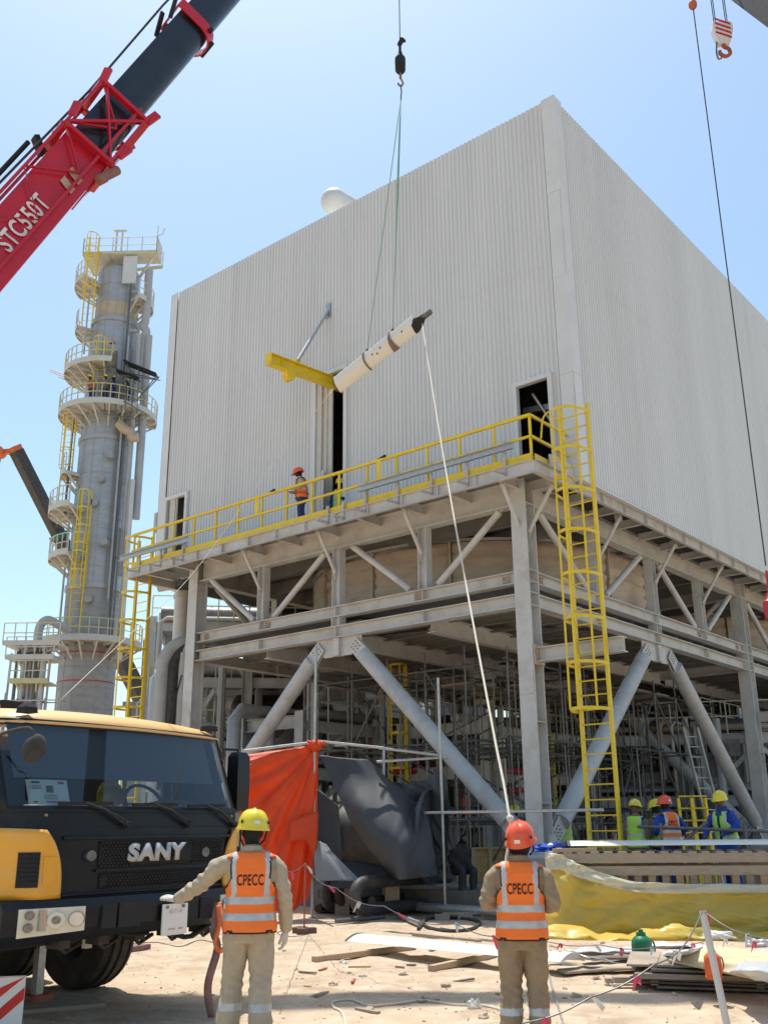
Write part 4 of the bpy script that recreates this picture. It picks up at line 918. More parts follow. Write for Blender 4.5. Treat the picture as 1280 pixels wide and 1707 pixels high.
# roof
b = MB(); rings = []
for j in range(9):
    t = j/8; y = .34+t*1.65; h = 2.63+.13*sin(min(1,t*2.6)*pi/2)-(.0 if t < .8 else (t-.8)*.25)
    ring = []
    for i in range(25):
        x = -1.27+2.54*i/24; e = abs(x)/1.27; yy = y+ (fy(x,2.6)-fy(0,2.6))*(1-t); zz = h+.05*(1-e*e)-(.0 if e < .9 else (e-.9)*1.1)
        ring.append(V((x,yy-.06*(1-t)+.0,zz if j else 2.62-.01*e)))
    rings.append(ring)
b.loft(rings, ring_closed=False, cap=False); b.box((0,1.97,2.6),(2.42,.05,.2)); ro = solid(b.build('roof', 'cab_roof', cb, smooth='all'), .02)
for x, y in ((-1.0,.42),(.98,.42),(.7,1.7)): b = MB(); b.loft([[V((x+a*.06*k,y+c*.06*k,2.69+h)) for a,c in ((-1,-1),(1,-1),(1,1),(-1,1))] for k,h in ((1,0),(.9,.05),(.45,.09))]); b.build('marker_lamp', 'dark', ro)
b = MB(); b.tube((.55,.5,2.74),(.60,.42,3.25),.008,n=5); b.build('antenna', 'dark', ro)
# yellow corner panels with vents
for s in (-1,1):
    def ed(u,v,x,z):
        top = 1.70-.02*u; rim = 1-max(0,(v-.55))/.45*(.0 if u < .25 else (u-.25)*.75)
        return (s*(HW+.012-u*.42*(1-.35*v**3)), 1.125+(top-1.125)*v)
    b = MB(); patch(0,1,0,1,off=-.035,b=b,nx=14,nz=12,ed=ed)
    b.add([V((s*(HW+.012),y,z)) for z in (1.125,1.70) for y in (fy(HW+.012,1.4)-.03,1.1)],[(0,1,3,2)])
    cpn = solid(b.build('corner_panel', 'cab_yellow', cb, smooth=35), .03)
    b = MB(); patch(s*1.03,s*1.15,1.22,1.50,off=-.045,b=b,nx=3,nz=3); solid(b.build('vent', 'dark', cpn), .01)
    for k in range(7): b = MB(); z = 1.25+k*.036; patch(s*1.035,s*1.145,z,z+.014,off=-.055,b=b,nx=3,nz=1); solid(b.build('vent_slat', 'cab_black', cpn), .012)
    b = MB(); patch(s*.90,s*1.0,1.24,1.46,off=-.042,b=b,nx=3,nz=3); solid(b.build('panel_inset', 'cab_yellow', cpn), .014)
# grille
def strip(name, x0, x1, z0, z1, off, m, th=.02, par=None): b = MB(); patch(x0,x1,z0,z1,off=off,b=b,nx=20,nz=2); return solid(b.build(name, m, par or cb, smooth='all'), th)
strip('front_ledge', -.84,1.12,1.60,1.625,-.03,'cab_black',.05)
gl = strip('grille', -.52,.86,1.36,1.58,-.012,'dark'); gl2 = strip('grille', -.50,.92,1.18,1.31,-.012,'dark')
for g_, z0, z1, x0, x1 in ((gl,1.37,1.57,-.5,-.22),(gl,1.37,1.57,.45,.84),(gl2,1.19,1.30,-.42,.80)):
    b = MB(); z = z0; r = 0
    while z < z1:
        x = x0+(.017 if r % 2 else 0)
        while x < x1: b.box((x,fy(x,z)-.02,z),(.022,.012,.012)); x += .034
        z += .024; r += 1
    b.build('grille_mesh', 'dark', g_, kind='stuff')
strip('grille_bar', -.55,.95,1.325,1.345,-.03,'cab_black',.03); strip('grille_bar', -.85,1.05,1.135,1.155,-.03,'cab_black',.03)
for s in (-1,1):
    for z0, z1, x0, x1 in ((1.15,1.60,.86,.868),(1.60,1.84,1.10,1.108)): b = MB(); patch(s*x0,s*x1,z0,z1,off=-.004,b=b,nx=1,nz=6); solid(b.build('panel_gap', 'dark', cb), .004)
    b = MB(); x = s*.60; b.tube((x,fy(x,1.46)-.03,1.46),(x,fy(x,1.46)+.01,1.46),.045,n=16); b.build('round_lamp', 'scaf', cb, smooth=True)
    for z in (1.66,1.80): b = MB(); x = s*.98; b.tube((x,fy(x,z)-.015,z),(x,fy(x,z)+.01,z),.012,n=8); b.build('screw', 'bolt', cb)
b = MB(); patch(-.84,1.05,1.70,1.706,off=-.006,b=b,nx=20,nz=1); solid(b.build('panel_gap', 'dark', cb), .006)
for k in range(5): b = MB(); x = -.7+k*.36; b.box((x,.18,.76),(.10,.16,.10)); b.path([V((x,.2,.74)),V((x+.12,.25,.66)),V((x+.3,.3,.72))],.018,n=6); b.build('under_hose', 'hose', tk)
# badge lettering
def badge(x, z): return V((x, fy(x,z)-.035, z))
o = text_obj('badge_lettering', 'SANY', lambda x,y: badge(.02+x*1.1,1.47+y), 'badge', cb, .20, bold=.011, shear=.06, space=1.08); solid(o,.02,0); tag(o,'chrome SANY lettering on the grille')
# wipers
for k, x in enumerate((-.62,.05,.66)):
    wp = MB(); f = lambda x,z,o=-.05: V((x,fy(x,z)+o,z))
    wp.bar(f(x-.28,1.895),f(x+.2,1.905),.02,.03); wp.build('wiper_blade', 'dark', cb)
    wp = MB(); wp.path([f(x-.05,1.905),f(x+.12,1.85),f(x+.32,1.72,-.04)],.014,n=6); wp.path([f(x-.02,1.905),f(x+.17,1.83),f(x+.36,1.73,-.04)],.009,n=6); wp.build('wiper_arm', 'dark', cb)
    wp = MB(); wp.tube(f(x+.34,1.72,.0),f(x+.34,1.72,-.06),.03,n=10); wp.build('wiper_pivot', 'dark', cb)
# bumper
b = MB()
nb = 30; rings = []
for i in range(nb+1):
    x = -1.27+2.54*i/nb; a = abs(x); y = .04*(a/.9)**2+(max(0,a-.62)*.20); ztop = 1.12; zb = .80-(.0 if a < .6 else (a-.6)*.06)
    rings.append([V((x,y+.28,zb+.02)),V((x,y-.06,zb)),V((x,y-.13,zb+.09)),V((x,y-.14,ztop-.07)),V((x,y-.09,ztop)),V((x,y+.28,ztop))])
b.loft(rings); bp = b.build('bumper', 'cab_black', tk, smooth=30)
by = lambda x: .04*(abs(x)/.9)**2+max(0,abs(x)-.62)*.20-.14
for s in (-1,1):
    b = MB(); vs = []; X = lambda t: s*(.70+t*.47)
    for i in range(9):
        t = i/8; x = X(t)
        for z in (.87-.03*t, .93, .99, 1.06+.0*t): vs.append(V((x,by(x)-.012,z)))
    b.add(vs,[(i*4+k,i*4+k+1,i*4+k+5,i*4+k+4) for i in range(8) for k in range(3)]); hl = solid(b.build('headlight', 'lamp_shell', bp), .015)
    for t, z, r, m in ((.15,.965,.062,'chrome'),(.46,.965,.072,'lamp_shell'),(.46,.965,.036,'bolt'),(.85,1.01,.036,'bolt'),(.86,.915,.036,'bolt')):
        x = X(t); c = V((x,by(x)-.02,z)); n = V((.42*s*1.2,-1,0)).normalized(); b = MB(); b.tube(c,c+n*(.02 if r > .06 else .03),r,r*.85,n=18); b.build('lens', m, hl, smooth=True)
    b = MB(); x = X(.66); b.box((x,by(x)-.02,.965),(.06,.02,.16)); b.build('lens_divider', 'chrome', hl)
    b = MB(); x = s*.50; b.box((x,by(x)+.0,.965),(.13,.03,.19)); b.build('tow_pocket', 'dark', bp)
    b = MB(); b.tube((x,by(x)+.02,.88),(x,by(x)+.02,1.05),.02,n=8); b.build('tow_pin', 'scaf', bp)
    b = MB(); b.box((s*.30,by(.3)+.005,.965),(.22,.02,.2)); b.build('bumper_step', 'cab_black', bp)
b = MB(); b.bar((.62,by(.6)+.02,.845),(1.1,by(1.1)+.05,.845),.05,.03); b.build('bumper_trim', 'scaf_light', bp)
pt = MB(); pt.box((.13,by(.1)-.03,.89),(.265,.012,.265)); pt = pt.build('number_plate', 'white_paint', bp)
for x in (.04,.21): b = MB(); b.tube((x,by(.1)-.03,1.0),(x,by(.1)-.045,1.0),.016,n=8); b.build('plate_bolt', 'bolt', pt)
text_obj('plate_text', '45714', lambda x,y: V((.13+x,by(.1)-.0375,.955+y)), 'pebble', pt, .055)
text_obj('plate_text', '. . . . .', lambda x,y: V((.13+x,by(.1)-.0375,.905+y)), 'pebble', pt, .05)
b = MB(); b.box((.10,by(.1)-.0375,.81),(.07,.003,.012)); b.box((.19,by(.1)-.0375,.81),(.05,.003,.012)); b.build('plate_mark', 'primer', pt)
# underside
b = MB(); b.path([(.2,.05,.78),(.42,.02,.70),(.50,.02,.70),(.78,.1,.78)],.025,n=6); b.build('tow_bracket', 'dark', tk)
b = MB(); b.path([(-.2,.12,.78),(.0,.1,.76),(.10,.1,.76)],.02,n=6); b.build('step_bar', 'dark', tk)
b = MB(); b.box((0,3.2,.85),(.9,5.6,.22)); b.box((0,.75,.9),(1.5,1.0,.3)); b.box((0,1.75,.62),(1.8,.18,.2)); b.box((0,3.15,.62),(1.8,.18,.2)); b.box((-.85,.45,.82),(.7,.5,.16)); b.build('chassis', 'dark', tk)
b = MB(); b.box((-.3,.35,.73),(.06,.05,.14)); b.build('light_bracket', 'offwhite', tk)
# wheels
def wheel(x, y, s):
    R_, W_ = .60, .40; b = MB(); sec = [(-.5,.50),(-.5,.86),(-.44,.95),(-.34,.985),(-.33,.985),(-.31,.955),(-.2,.955),(-.18,1),(-.06,1),(-.04,.965),(.04,.965),(.06,1),(.18,1),(.2,.955),(.31,.955),(.33,.985),(.34,.985),(.44,.95),(.5,.86),(.5,.50)]
    rings = [[V((x+w_*W_,y+R_*.9*r*cos(2*pi*i/40),R_+R_*r*sin(2*pi*i/40))) for i in range(40)] for w_, r in sec]
    b.loft(rings, cap=False); wo = b.build('tyre', 'rubber_dust', None, smooth=35)
    wl = MB(); wl.loft([[V((x+s*W_*w_,y+R_*.9*r*cos(2*pi*i/32),R_+R_*r*sin(2*pi*i/32))) for i in range(32)] for w_, r in ((-.5,.5),(-.35,.46),(.1,.42),(.12,.2),(.32,.18),(.33,.02))], cap=False)
    wl = wl.build('wheel', 'scaf', tk, smooth=35); wo.parent = wl
    for k in range(10): b = MB(); t = 2*pi*k/10; b.tube((x+s*W_*.10,y+R_*.33*cos(t),R_+R_*.33*sin(t)),(x+s*W_*.18,y+R_*.33*cos(t),R_+R_*.33*sin(t)),.02,n=6); b.build('wheel_nut', 'bolt', wl)
for y in (2.05,3.25,7.0,8.2,9.4):
    for s in (-1,1): wheel(s*1.02,y,s)
# mirrors
b = MB(); R = Matrix.Rotation(.25,3,'Z'); b.ell((-1.26,-.10,2.33),(.095,.04,.125),18,10,R=Matrix.Rotation(.35,3,'Y')); b.build('round_mirror', 'rubber_dust', cb, smooth=True)
b = MB(); b.path(spline([(-1.32,.3,2.43),(-1.40,.08,2.46),(-1.30,-.06,2.50),(-1.28,-.10,2.43),(-1.25,-.12,2.34)],5),.014,n=6); b.build('mirror_arm', 'rubber_dust', cb, smooth=True)
b = MB(); b.loft([[V((1.40+dx,.42+dy,z)) for dx,dy in ((-.08*k,-.07*k),(.10*k,-.05*k),(.10*k,.07*k),(-.08*k,.07*k))] for z,k in ((1.86,.7),(1.90,1),(2.1,1.05),(2.44,1),(2.49,.7))]); b.build('side_mirror', 'cab_black', cb, smooth=45)
b = MB(); b.path([(1.24,.5,2.52),(1.38,.42,2.52),(1.38,.42,2.40)],.018,n=6); b.path([(1.24,.5,1.95),(1.38,.44,1.95)],.018,n=6); b.build('mirror_arm', 'cab_black', cb)
# cab interior
b = MB(); b.box((0,.62,1.74),(2.3,.5,.2)); b.ell((.7,.55,1.85),(.4,.25,.12),14,8); b.ell((-.45,.5,1.85),(.55,.22,.09),14,8); b.build('dashboard', 'inner_dark', cb, smooth=True)
for x in (-.6,.62): b = MB(); b.box((x,1.35,1.5),(.55,.5,.16)); b.box((x,1.62,1.85),(.5,.14,.75)); b.build('seat', 'inner_dark', cb)
b = MB(); c = V((.62,.85,1.93)); X, Y = V((1,0,0)), V((0,.45,.9)).normalized(); b.path([c+(X*cos(2*pi*i/24)+Y*sin(2*pi*i/24))*.22 for i in range(24)],.018,closed=True); b.tube(c,c+V((0,-.2,-.25)),.03); b.bar(c-X*.2,c+X*.2,.03,.02); b.build('steering_wheel', 'rubber', cb, smooth=True)
b = MB(); b.path([(1.12,.62,2.05),(1.0,.58,2.05),(.98,.58,2.25),(1.0,.58,2.27)],.015,n=6); b.build('grab_handle', 'rubber', cb)
pp = MB(); x0, x1 = -1.08,-.76; patch(x0,x1,1.885,2.10,off=.012,b=pp,nx=4,nz=2); pp = pp.build('permit_sheet', 'paper', cb)
def pr(n, x0, x1, z0, z1, m): b = MB(); patch(x0,x1,z0,z1,off=.008,b=b,nx=2,nz=1); b.build(n, m, pp)
pr('printed_photo',-.945,-.885,1.99,2.05,'scaf'); pr('printed_bar',-1.05,-.79,1.905,1.918,'ink_red'); pr('printed_logo',-1.05,-.99,2.068,2.085,'ink'); pr('printed_logo',-.84,-.79,2.065,2.085,'ink_red')
for k in range(3): pr('printed_line',-1.05,-.98,2.02+k*.012,2.025+k*.012,'scaf')
for k in range(3): pr('printed_line',-.97,-.86,1.935+k*.015,1.940+k*.015,'scaf')
tg = MB(); tg.slab([(.27,.3,2.05),(.34,.3,2.06),(.345,.3,2.165),(.28,.3,2.165)],(0,.004,0)); tg.build('hanging_tag', 'primer', cb)
# roof-top lattice (hook rest, brown yellow)
b = MB(); b.slab([(-1.6,2.3,2.6),(-.9,2.6,2.6),(-.8,2.6,3.05),(-1.2,2.35,3.15),(-1.6,2.3,3.05)],(0,.5,0)); b.build('hook_rest', 'brown_orange', tk)
b = MB(); b.bar((-.85,2.5,2.93),(.0,2.3,2.97),.14,.1); b.bar((-.1,2.35,2.9),(.75,2.2,2.80),.16,.1); b.bar((.3,2.3,2.95),(.95,2.15,2.92),.05,.04); b.build('hook_rest_arm', 'brown_orange', tk)
b = MB(); b.box((.05,2.3,3.02),(.22,.16,.1)); b.path(spline([(.2,2.3,3.0),(.5,2.3,2.98),(.8,2.2,2.92)],5),.02); b.build('hook_rest_clamp', 'dark', tk)
for o_ in tk.children_recursive: o_.data.transform(Matrix.Diagonal((*TS,1)))
# deck and upperworks (out of frame to the left)
b = MB(); b.box((0,8.0,1.3),(2.7,10.6,.35)); b.box((0,13.4,1.25),(2.6,.4,.7)); b.build('carrier_deck', 'cab_yellow', tk)
def pl_boom(z=None, y=None, px=None):     # plane through the camera that holds the boom axis
    n = ray(0,416).cross(ray(362,0)).normalized()
    return n
nB = pl_boom()
yP = 12.4; zP = 3.1; P0 = V((-(nB.y*yP+nB.z*(zP-CAMH))/nB.x, yP, zP))
rp = ray(667.5,60); yL = 20.6; xL = rp.x/rp.y*yL; TIP = V((xL,yL,CAMH-(nB.x*xL+nB.y*yL)/nB.z))
bd_ = (TIP-P0).normalized()
tt = P0+V((bd_.x,bd_.y,0)).normalized()*1.6
tl = W2T(tt)
b = MB(); b.tube((tl.x,tl.y,1.46),(tl.x,tl.y,1.66),.8,n=28); b.build('slew_ring', 'dark', tk)
hd = Matrix.Rotation(-TA,3,'Z')@V((bd_.x,bd_.y,0)).normalized(); sd_ = V((hd.y,-hd.x,0)); RM = Matrix((sd_,hd,V((0,0,1)))).transposed()
def UL(x,y,z): return tl+RM@V((x,y,z))-V((0,0,tl.z))
b = MB(); b.box(UL(0,-.9,1.9),(2.3,4.2,.5),R=RM); b.box(UL(-.55,-1.6,2.6),(.12,1.6,1.2),R=RM); b.box(UL(.55,-1.6,2.6),(.12,1.6,1.2),R=RM); b.box(UL(0,-3.1,2.2),(2.5,.9,1.1),R=RM); b.build('slewing_deck', 'boom_red', tk)
b = MB(); b.box(UL(-1.0,1.0,2.6),(.85,1.6,1.4),R=RM); b.build('operator_cab', 'cab_yellow', tk)
# boom: local frame along axis
L0 = W2T(P0); bdl = Matrix.Rotation(-TA,3,'Z')@bd_; bu = V((0,0,1)); bx = bdl.cross(bu).normalized(); bz = bx.cross(bdl).normalized()
LB_ = (TIP-P0).length
def t_at(px, py):                          # distance along the boom for a pixel
    r = ray(px,py); w0 = P0-CP; a, b_, c = r.dot(r), r.dot(bd_), 1.; d_, e = r.dot(w0), bd_.dot(w0)
    return (b_*d_-a*e)/(a*c-b_*b_)
tE = t_at(140,266); tC = t_at(318,52)
def BP(t, x, z): return L0+bdl*t+bx*x+bz*z
def bsec(w, h, n=7):                       # boom outline: flat top, rounded keel
    pts = [(-w/2,h/2),(-w/2,-h*.12)]+[(-w/2*cos(pi*k/(2*n))**.8 if k < n else 0,-h*.12-(h*.38)*sin(pi*k/(2*n))) for k in range(1,n)]
    pts += [(0,-h/2)]+[(-a,c) for a, c in reversed(pts)]
    return pts
def bsect(name, t0, t1, w, h, m, par=None, rnd=True):
    pts = bsec(w,h) if rnd else [(-w/2,-h/2),(w/2,-h/2),(w/2,h/2),(-w/2,h/2)]
    b = MB(); b.loft([[BP(t,x,z) for x,z in pts] for t in (t0,t1)]); return b.build(name, m, par or tk, smooth=30)
mp = ((P0+bd_*tE)-CP).dot(_f)/FPX           # metres per pixel at the red section's end
BW = 88*mp*.78
BH = BW*1.12
boom = bsect('boom', -.6, tE, BW*.95, BH*1.02, 'boom_red', rnd=False); tag(boom, 'red boom base section with white STC550T lettering')
sec2 = bsect('inner_section', tE-.3, tC, BW*.84, BH*.88, 'boom_black', boom); tag(sec2,'black second boom section')
bsect('inner_section', tC-.2, tC+(LB_-tC)*.42, BW*.82, BH*.84, 'boom_black', boom)
bsect('inner_section', tC+(LB_-tC)*.42, tC+(LB_-tC)*.75, BW*.74, BH*.76, 'boom_black', boom)
bsect('inner_section', tC+(LB_-tC)*.75, LB_-.3, BW*.66, BH*.68, 'boom_black', boom)
b = MB(); pts = bsec(BW*1.0,BH*1.04); b.loft([[BP(t,x*k,z*k) for x,z in pts] for t,k in ((tC-.16,1),(tC-.16,1.08),(tC+.10,1.08),(tC+.10,1))], closed=True, cap=False); b.build('boom_collar', 'boom_red', boom)
for s in (-1,1): b = MB(); b.bar(BP(tC-.5,s*BW*.42,BH*.5),BP(tC+.2,s*BW*.46,BH*.75),.05,.09); b.build('rope_guide', 'dark', boom)
b = MB(); b.tube(BP(tC-.05,-BW*.3,-BH*.56),BP(tC-.05,BW*.3,-BH*.56),.05,n=8); b.tube(BP(tC,BW*.36,-BH*.35),BP(tC,BW*.58,-BH*.35),.05,n=8); b.build('wear_pad', 'dark', boom)
# side lattice of the stowed jib and end frame
w2, h2 = BW*.475, BH*.51
def lat(p, q, w=.09, m='boom_red', name='lattice_bar'): b = MB(); b.bar(BP(*p),BP(*q),w,w*.6); return b.build(name, m, boom)
for s in (1,):
    xo = w2+.10
    lat((tE-7,xo,h2+.14),(tE+1.5,xo,h2+.10)); lat((tE-7,xo,-h2*.35),(tE+1.5,xo,-h2*.6))
    for k in range(5):
        t0 = tE-5.6+k*1.4; w_ = .05 if k in (0,3,4) else .022; lat((t0,xo,h2+.12),(t0+.7,xo,-h2*.38),w_); lat((t0+1.4,xo,h2+.12),(t0+.7,xo,-h2*.38),w_)
lat((tE-7,-w2-.1,h2+.14),(tE+1.5,-w2-.1,h2+.1)); 
for t in (tE-.05,tE+1.35):
    for a, c in (((-w2-.12,h2+.1),(w2+.12,h2+.1)),((-w2-.12,-h2-.06),(w2+.12,-h2-.06)),((-w2-.12,h2+.1),(-w2-.12,-h2-.06)),((w2+.12,h2+.1),(w2+.12,-h2-.06))): lat((t,*a),(t,*c),.13)
for x in (-w2-.12,w2+.12): lat((tE,x,h2+.1),(tE+1.35,x,-h2-.06),.09); lat((tE,x,-h2),(tE+1.35,x,h2),.07); lat((tE-.1,x,-h2-.02),(tE+1.4,x,-h2-.02),.1)
for z in (-h2-.06,): lat((tE,-w2-.1,z),(tE+1.35,w2+.1,z),.09); lat((tE,w2+.1,z),(tE+1.35,-w2-.1,z),.09); lat((tE,0,z),(tE+1.35,0,z),.07)
for x in (-w2-.12,w2+.12):
    for t in (tE+1.35,tE+.2):
        for z in (h2+.1,-h2-.06):
            b = MB(); b.bar(BP(t,x,z),BP(t+.28,x*1.16,z*1.12),.06,.16); b.build('fork_lug', 'boom_red', boom)
b = MB(); b.slab([BP(tE-.9,-w2*.7,-h2-.012),BP(tE-.25,-w2*.7,-h2-.012),BP(tE-.25,w2*.7,-h2-.012),BP(tE-.9,w2*.7,-h2-.012)],bz*-.03); b.build('end_plate', 'boom_red', boom)
for t, w_ in ((tE-.45,.16),): b = MB(); b.loft([[BP(t+.12*cos(2*pi*i/20),w2*.55*sin(2*pi*i/20)*1.0,-h2-.05-k) for i in range(20)] for k in (0,.006)]); b.build('slot', 'dark', boom)
b = MB(); b.tube(BP(tE-.5,w2+.05,-h2-.05),BP(tE+.0,w2+.05,-h2-.2),.09,n=10); b.build('jib_pin', 'sling_brown', boom)
for k in range(3): b = MB(); b.tube(BP(tE-6.6+k*.3,w2+.11,-.1+.15*(k%2)),BP(tE-6.6+k*.3,w2+.16,-.1+.15*(k%2)),.1,n=14); b.build('sheave', 'dark', boom)
b = MB(); b.bar(BP(tE-6.9,w2+.1,-.1),BP(tE-5.9,w2+.1,.05),.08,.42); b.build('jib_bracket', 'boom_red', boom)
# top rope and cable drum, luffing ram
b = MB(); b.path([BP(-.3,0,BH*.9),BP(tE-3.2,0,BH*.84),BP(tE+1.4,-.0,BH*.74),BP(tC,0,BH*.82),BP(LB_,0,BH*.6)],.025,n=5); b.build('hoist_rope', 'wire', boom)
b = MB(); b.path([BP(tE-6,-.2,BH*.72),BP(tE-2.8,-.2,BH*.95),BP(tE-.4,-.2,BH*.95)],.05,n=6); b.bar(BP(tE-3.0,-.2,BH*.55),BP(tE-2.5,-.2,BH*.98),.16,.12); b.bar(BP(tE-.4,-.2,BH*.6),BP(tE-.2,-.2,BH*.92),.2,.1); b.build('rope_guide', 'dark', boom)
text_mesh_o = text_obj('lettering', 'STC550T', lambda x,y: BP(tE-2.3+x*.80, w2+.035, -.03+y*1.15), 'white_paint', boom, .40, bold=.008, space=1.12); tag(text_mesh_o,'white STC550T lettering on the red boom')
b = MB()
for dx in (0,.34): b.slab([BP(tE-1.15+dx*.8,w2+.035,-.30),BP(tE-1.0+dx*.8,w2+.035,-.30),BP(tE-.92+dx*.8,w2+.035,-.02),BP(tE-1.07+dx*.8,w2+.035,-.02)],bx*.004)
b.build('warning_mark', 'primer', boom)
lr = UL(0,.9,1.9); b = MB(); b.tube(lr,BP(4.2,0,-BH*.5),.16,n=14); b.build('luffing_ram', 'boom_red', tk, smooth=True)
b = MB(); b.box(BP(LB_-.1,0,0),(.6,.6,.8)); b.build('boom_head', 'boom_black', boom)
# outrigger float leg in front of the wheel
q0 = G(60,1675); ql = W2T(q0)
b = MB(); b.box((ql.x,ql.y,.52),(.085,.085,.88)); b.build('outrigger_leg', 'galv', tk)
b = MB(); b.box((ql.x,ql.y,.05),(.24,.24,.10)); b.build('outrigger_foot', 'rust_red', tk)
q = q0; t = thing('outrigger_mat', 'timber mat of brown planks under the white outrigger leg', 'mat', (q.x+.1,q.y-.12,0), .5)
for k in range(4): b = MB(); b.box((0,-.33+k*.22,.012),(1.1,.2,.07)); b.build('plank', 'wood_grey', t)
# hard hat lying on the dashboard
def helmet_mesh(name, m, parent=None, brim_front=.075, n=24):
    b = MB(); rings = []
    for j in range(9):
        t = j/8*pi/2; rings.append([V((.132*cos(t)**.7*cos(2*pi*i/n),.155*cos(t)**.7*sin(2*pi*i/n),.150*sin(t)+(.012 if abs(cos(2*pi*i/n)) < .25 and j > 2 else 0)*(1 if j < 8 else 1))) for i in range(n)])
    brim = [V((.135*cos(a)*(1.0)+.010*cos(a),.155*sin(a)+(.010+(brim_front*max(0,sin(a))**2))*sin(a),-.014-.012*max(0,sin(a)))) for a in [2*pi*i/n for i in range(n)]]
    low = [p+V((0,0,-.008)) for p in brim]; inn = [V((p.x*.96,p.y*.96,-.012)) for p in rings[0]]
    b.loft([inn,low,brim]+rings, cap=False); b.add(rings[-1],[tuple(range(n))])
    return b.build(name, m, parent, smooth=55)
hh = helmet_mesh('hard_hat', 'helmet_yellow'); hp = T2W((-.12,.42,1.98)); hh.location = hp; hh.rotation_euler = (radians(35),radians(20),TA+2.4); tag(hh, 'yellow hard hat lying on the dashboard behind the truck windshield', 'hard hat')
# ------------------------------------------------------------------ lifted fan blade
yB0, yB1 = 22.6, 20.4
e0 = D(562,642,yB0); e1 = D(694,538,yB1); bdir = (e1-e0).normalized()
def blade_mesh(b, p0, p1, wd, th, upv, taper=.94, camber=.05, n=18, m=0, steps=10):
    p0, p1 = V(p0), V(p1); x, y, z = frame(p1-p0, upv); rings = []
    for k in range(steps+1):
        t = k/steps; w_ = wd*(1-(1-taper)*t); ring = []
        for i in range(n):
            a = 2*pi*i/n; cx = cos(a); cy = sin(a); u = cx*w_/2; v = cy*th/2*(1-.55*abs(cx)**2) + camber*(1-cx*cx)
            ring.append(p0+(p1-p0)*t+x*u+y*v)
        rings.append(ring)
    return b.loft(rings, m=m)
bl = thing('airfoil', 'white fan blade hanging from the crane in two slings', 'fan blade', (e0+e1)/2)
ce = (e0+e1)/2
upv = V((.12,-.93,-.10))
b = MB(); blade_mesh(b, e0-ce, e1-ce, .44, .09, upv, camber=.045); b.build('blade_body', 'blade', bl, smooth=True)
b = MB(); blade_mesh(b, e0-ce-bdir*.012, e0-ce+bdir*.02, .45, .10, upv, camber=.045, steps=1); b.build('tip_edge', 'hose', bl)
x_, y_, z_ = frame(bdir, upv)
b = MB(); b.loft([[e1-ce+bdir*t+(x_*cos(2*pi*i/16)*r*1.25+x_*(o_)+y_*sin(2*pi*i/16)*r*.5+y_*.03) for i in range(16)] for t, r, o_ in ((-.10,.13,-.07),(-.02,.14,-.05),(.16,.09,-.04),(.30,.05,0))]); b.build('root_cap', 'dark', bl, smooth=True)
b = MB(); b.tube(e1-ce+bdir*.1,e1-ce+bdir*.48,.065,n=14); b.build('root_shaft', 'scaf', bl, smooth=True)
for t, o_ in ((.50,.03),(.55,-.03),(.60,.04),(.86,.02)):
    p = e0-ce+(e1-e0)*t+x_*o_; q = p+y_*.082; b = MB(); b.tube(q,q+y_*.02,.02,n=8); b.build('rivet', 'dark', bl)
HB = D(667,104,yL)                          # hook ball
sl_pts = []
for k, (t, m, lab) in enumerate(((.40,'sling_brown','brown web sling wrapped round the middle of the hanging blade'),(.72,'sling_mauve','reddish web sling wrapped round the hanging blade near its black root'))):
    c = e0+(e1-e0)*t; b = MB(); ring = []
    for dz in (-.055,.055):
        ring.append([c+bdir*dz*(.35 if k == 0 else .95-.75*cos(2*pi*i/24))+x_*(.232*cos(2*pi*i/24))+y_*((.062*sin(2*pi*i/24))*(1-.5*cos(2*pi*i/24)**2)+.047*(1-cos(2*pi*i/24)**2)) for i in range(24)])
    b.loft(ring, cap=False); o = b.build('web_sling', m, None, smooth='all', loc=c); solid(o,.012,1); tag(o, lab, 'sling')
    bb = MB(); bb.box(V((0,0,.26)),(.06,.08,.10)); bb.build('sling_joint', 'dark', o); sl_pts.append(c+V((0,0,.30)))
hkp = HB+V((0,0,-1.15))
for k, (p, m) in enumerate(zip(sl_pts,('sling_green','sling_green'))):
    b = MB(); mid = (p+hkp)/2; r_ = [.010,.012,.030 if k else .012,.024 if k else .012,.012]
    b.path([p,p+(hkp-p)*.3,p+(hkp-p)*.62,p+(hkp-p)*.85,hkp], r_, n=6)
    o = b.build('lifting_sling', m, None, smooth='all', loc=p); tag(o, ('thin green lifting sling from the hook to the blade middle','thicker green lifting sling from the hook to the blade root')[k], 'sling')
hk = thing('headache_ball', 'black crane ball hook hanging on a single wire rope above the blade', 'hook', HB)
b = MB(); b.loft([[V((r*cos(2*pi*i/20),r*sin(2*pi*i/20),z)) for i in range(20)] for z, r in ((-.34,.03),(-.33,.08),(-.26,.13),(.08,.14),(.14,.13),(.20,.08),(.34,.045),(.36,.03))]); b.build('ball_weight', 'dark', hk, smooth=True)
b = MB(); b.tube((0,0,.34),(0,0,.62),.035,n=8); b.bar((-.02,0,.55),(.07,0,.75),.09,.1); b.box((.1,0,.68),(.1,.05,.06)); b.build('rope_socket', 'dark', hk)
b = MB(); b.tube((0,0,-.34),(0,0,-.5),.035); b.path(spline([(0,0,-.48),(.03,0,-.56),(.06,0,-.66),(.02,0,-.74),(-.05,0,-.70),(-.06,0,-.65)],5),[.024]*26,n=8); b.build('hook', 'sling_mauve', hk, smooth=True)
b = MB(); b.path([(0,0,-.70),(.02,0,-.9),(.0,0,-1.15)],.02); b.build('shackle', 'scaf', hk)
b = MB(); b.tube(HB+V((0,0,.6)),TIP,.014,n=6); o = b.build('hoist_rope', 'wire', None, loc=HB); tag(o, 'single wire hoist rope running up from the ball hook', 'rope')
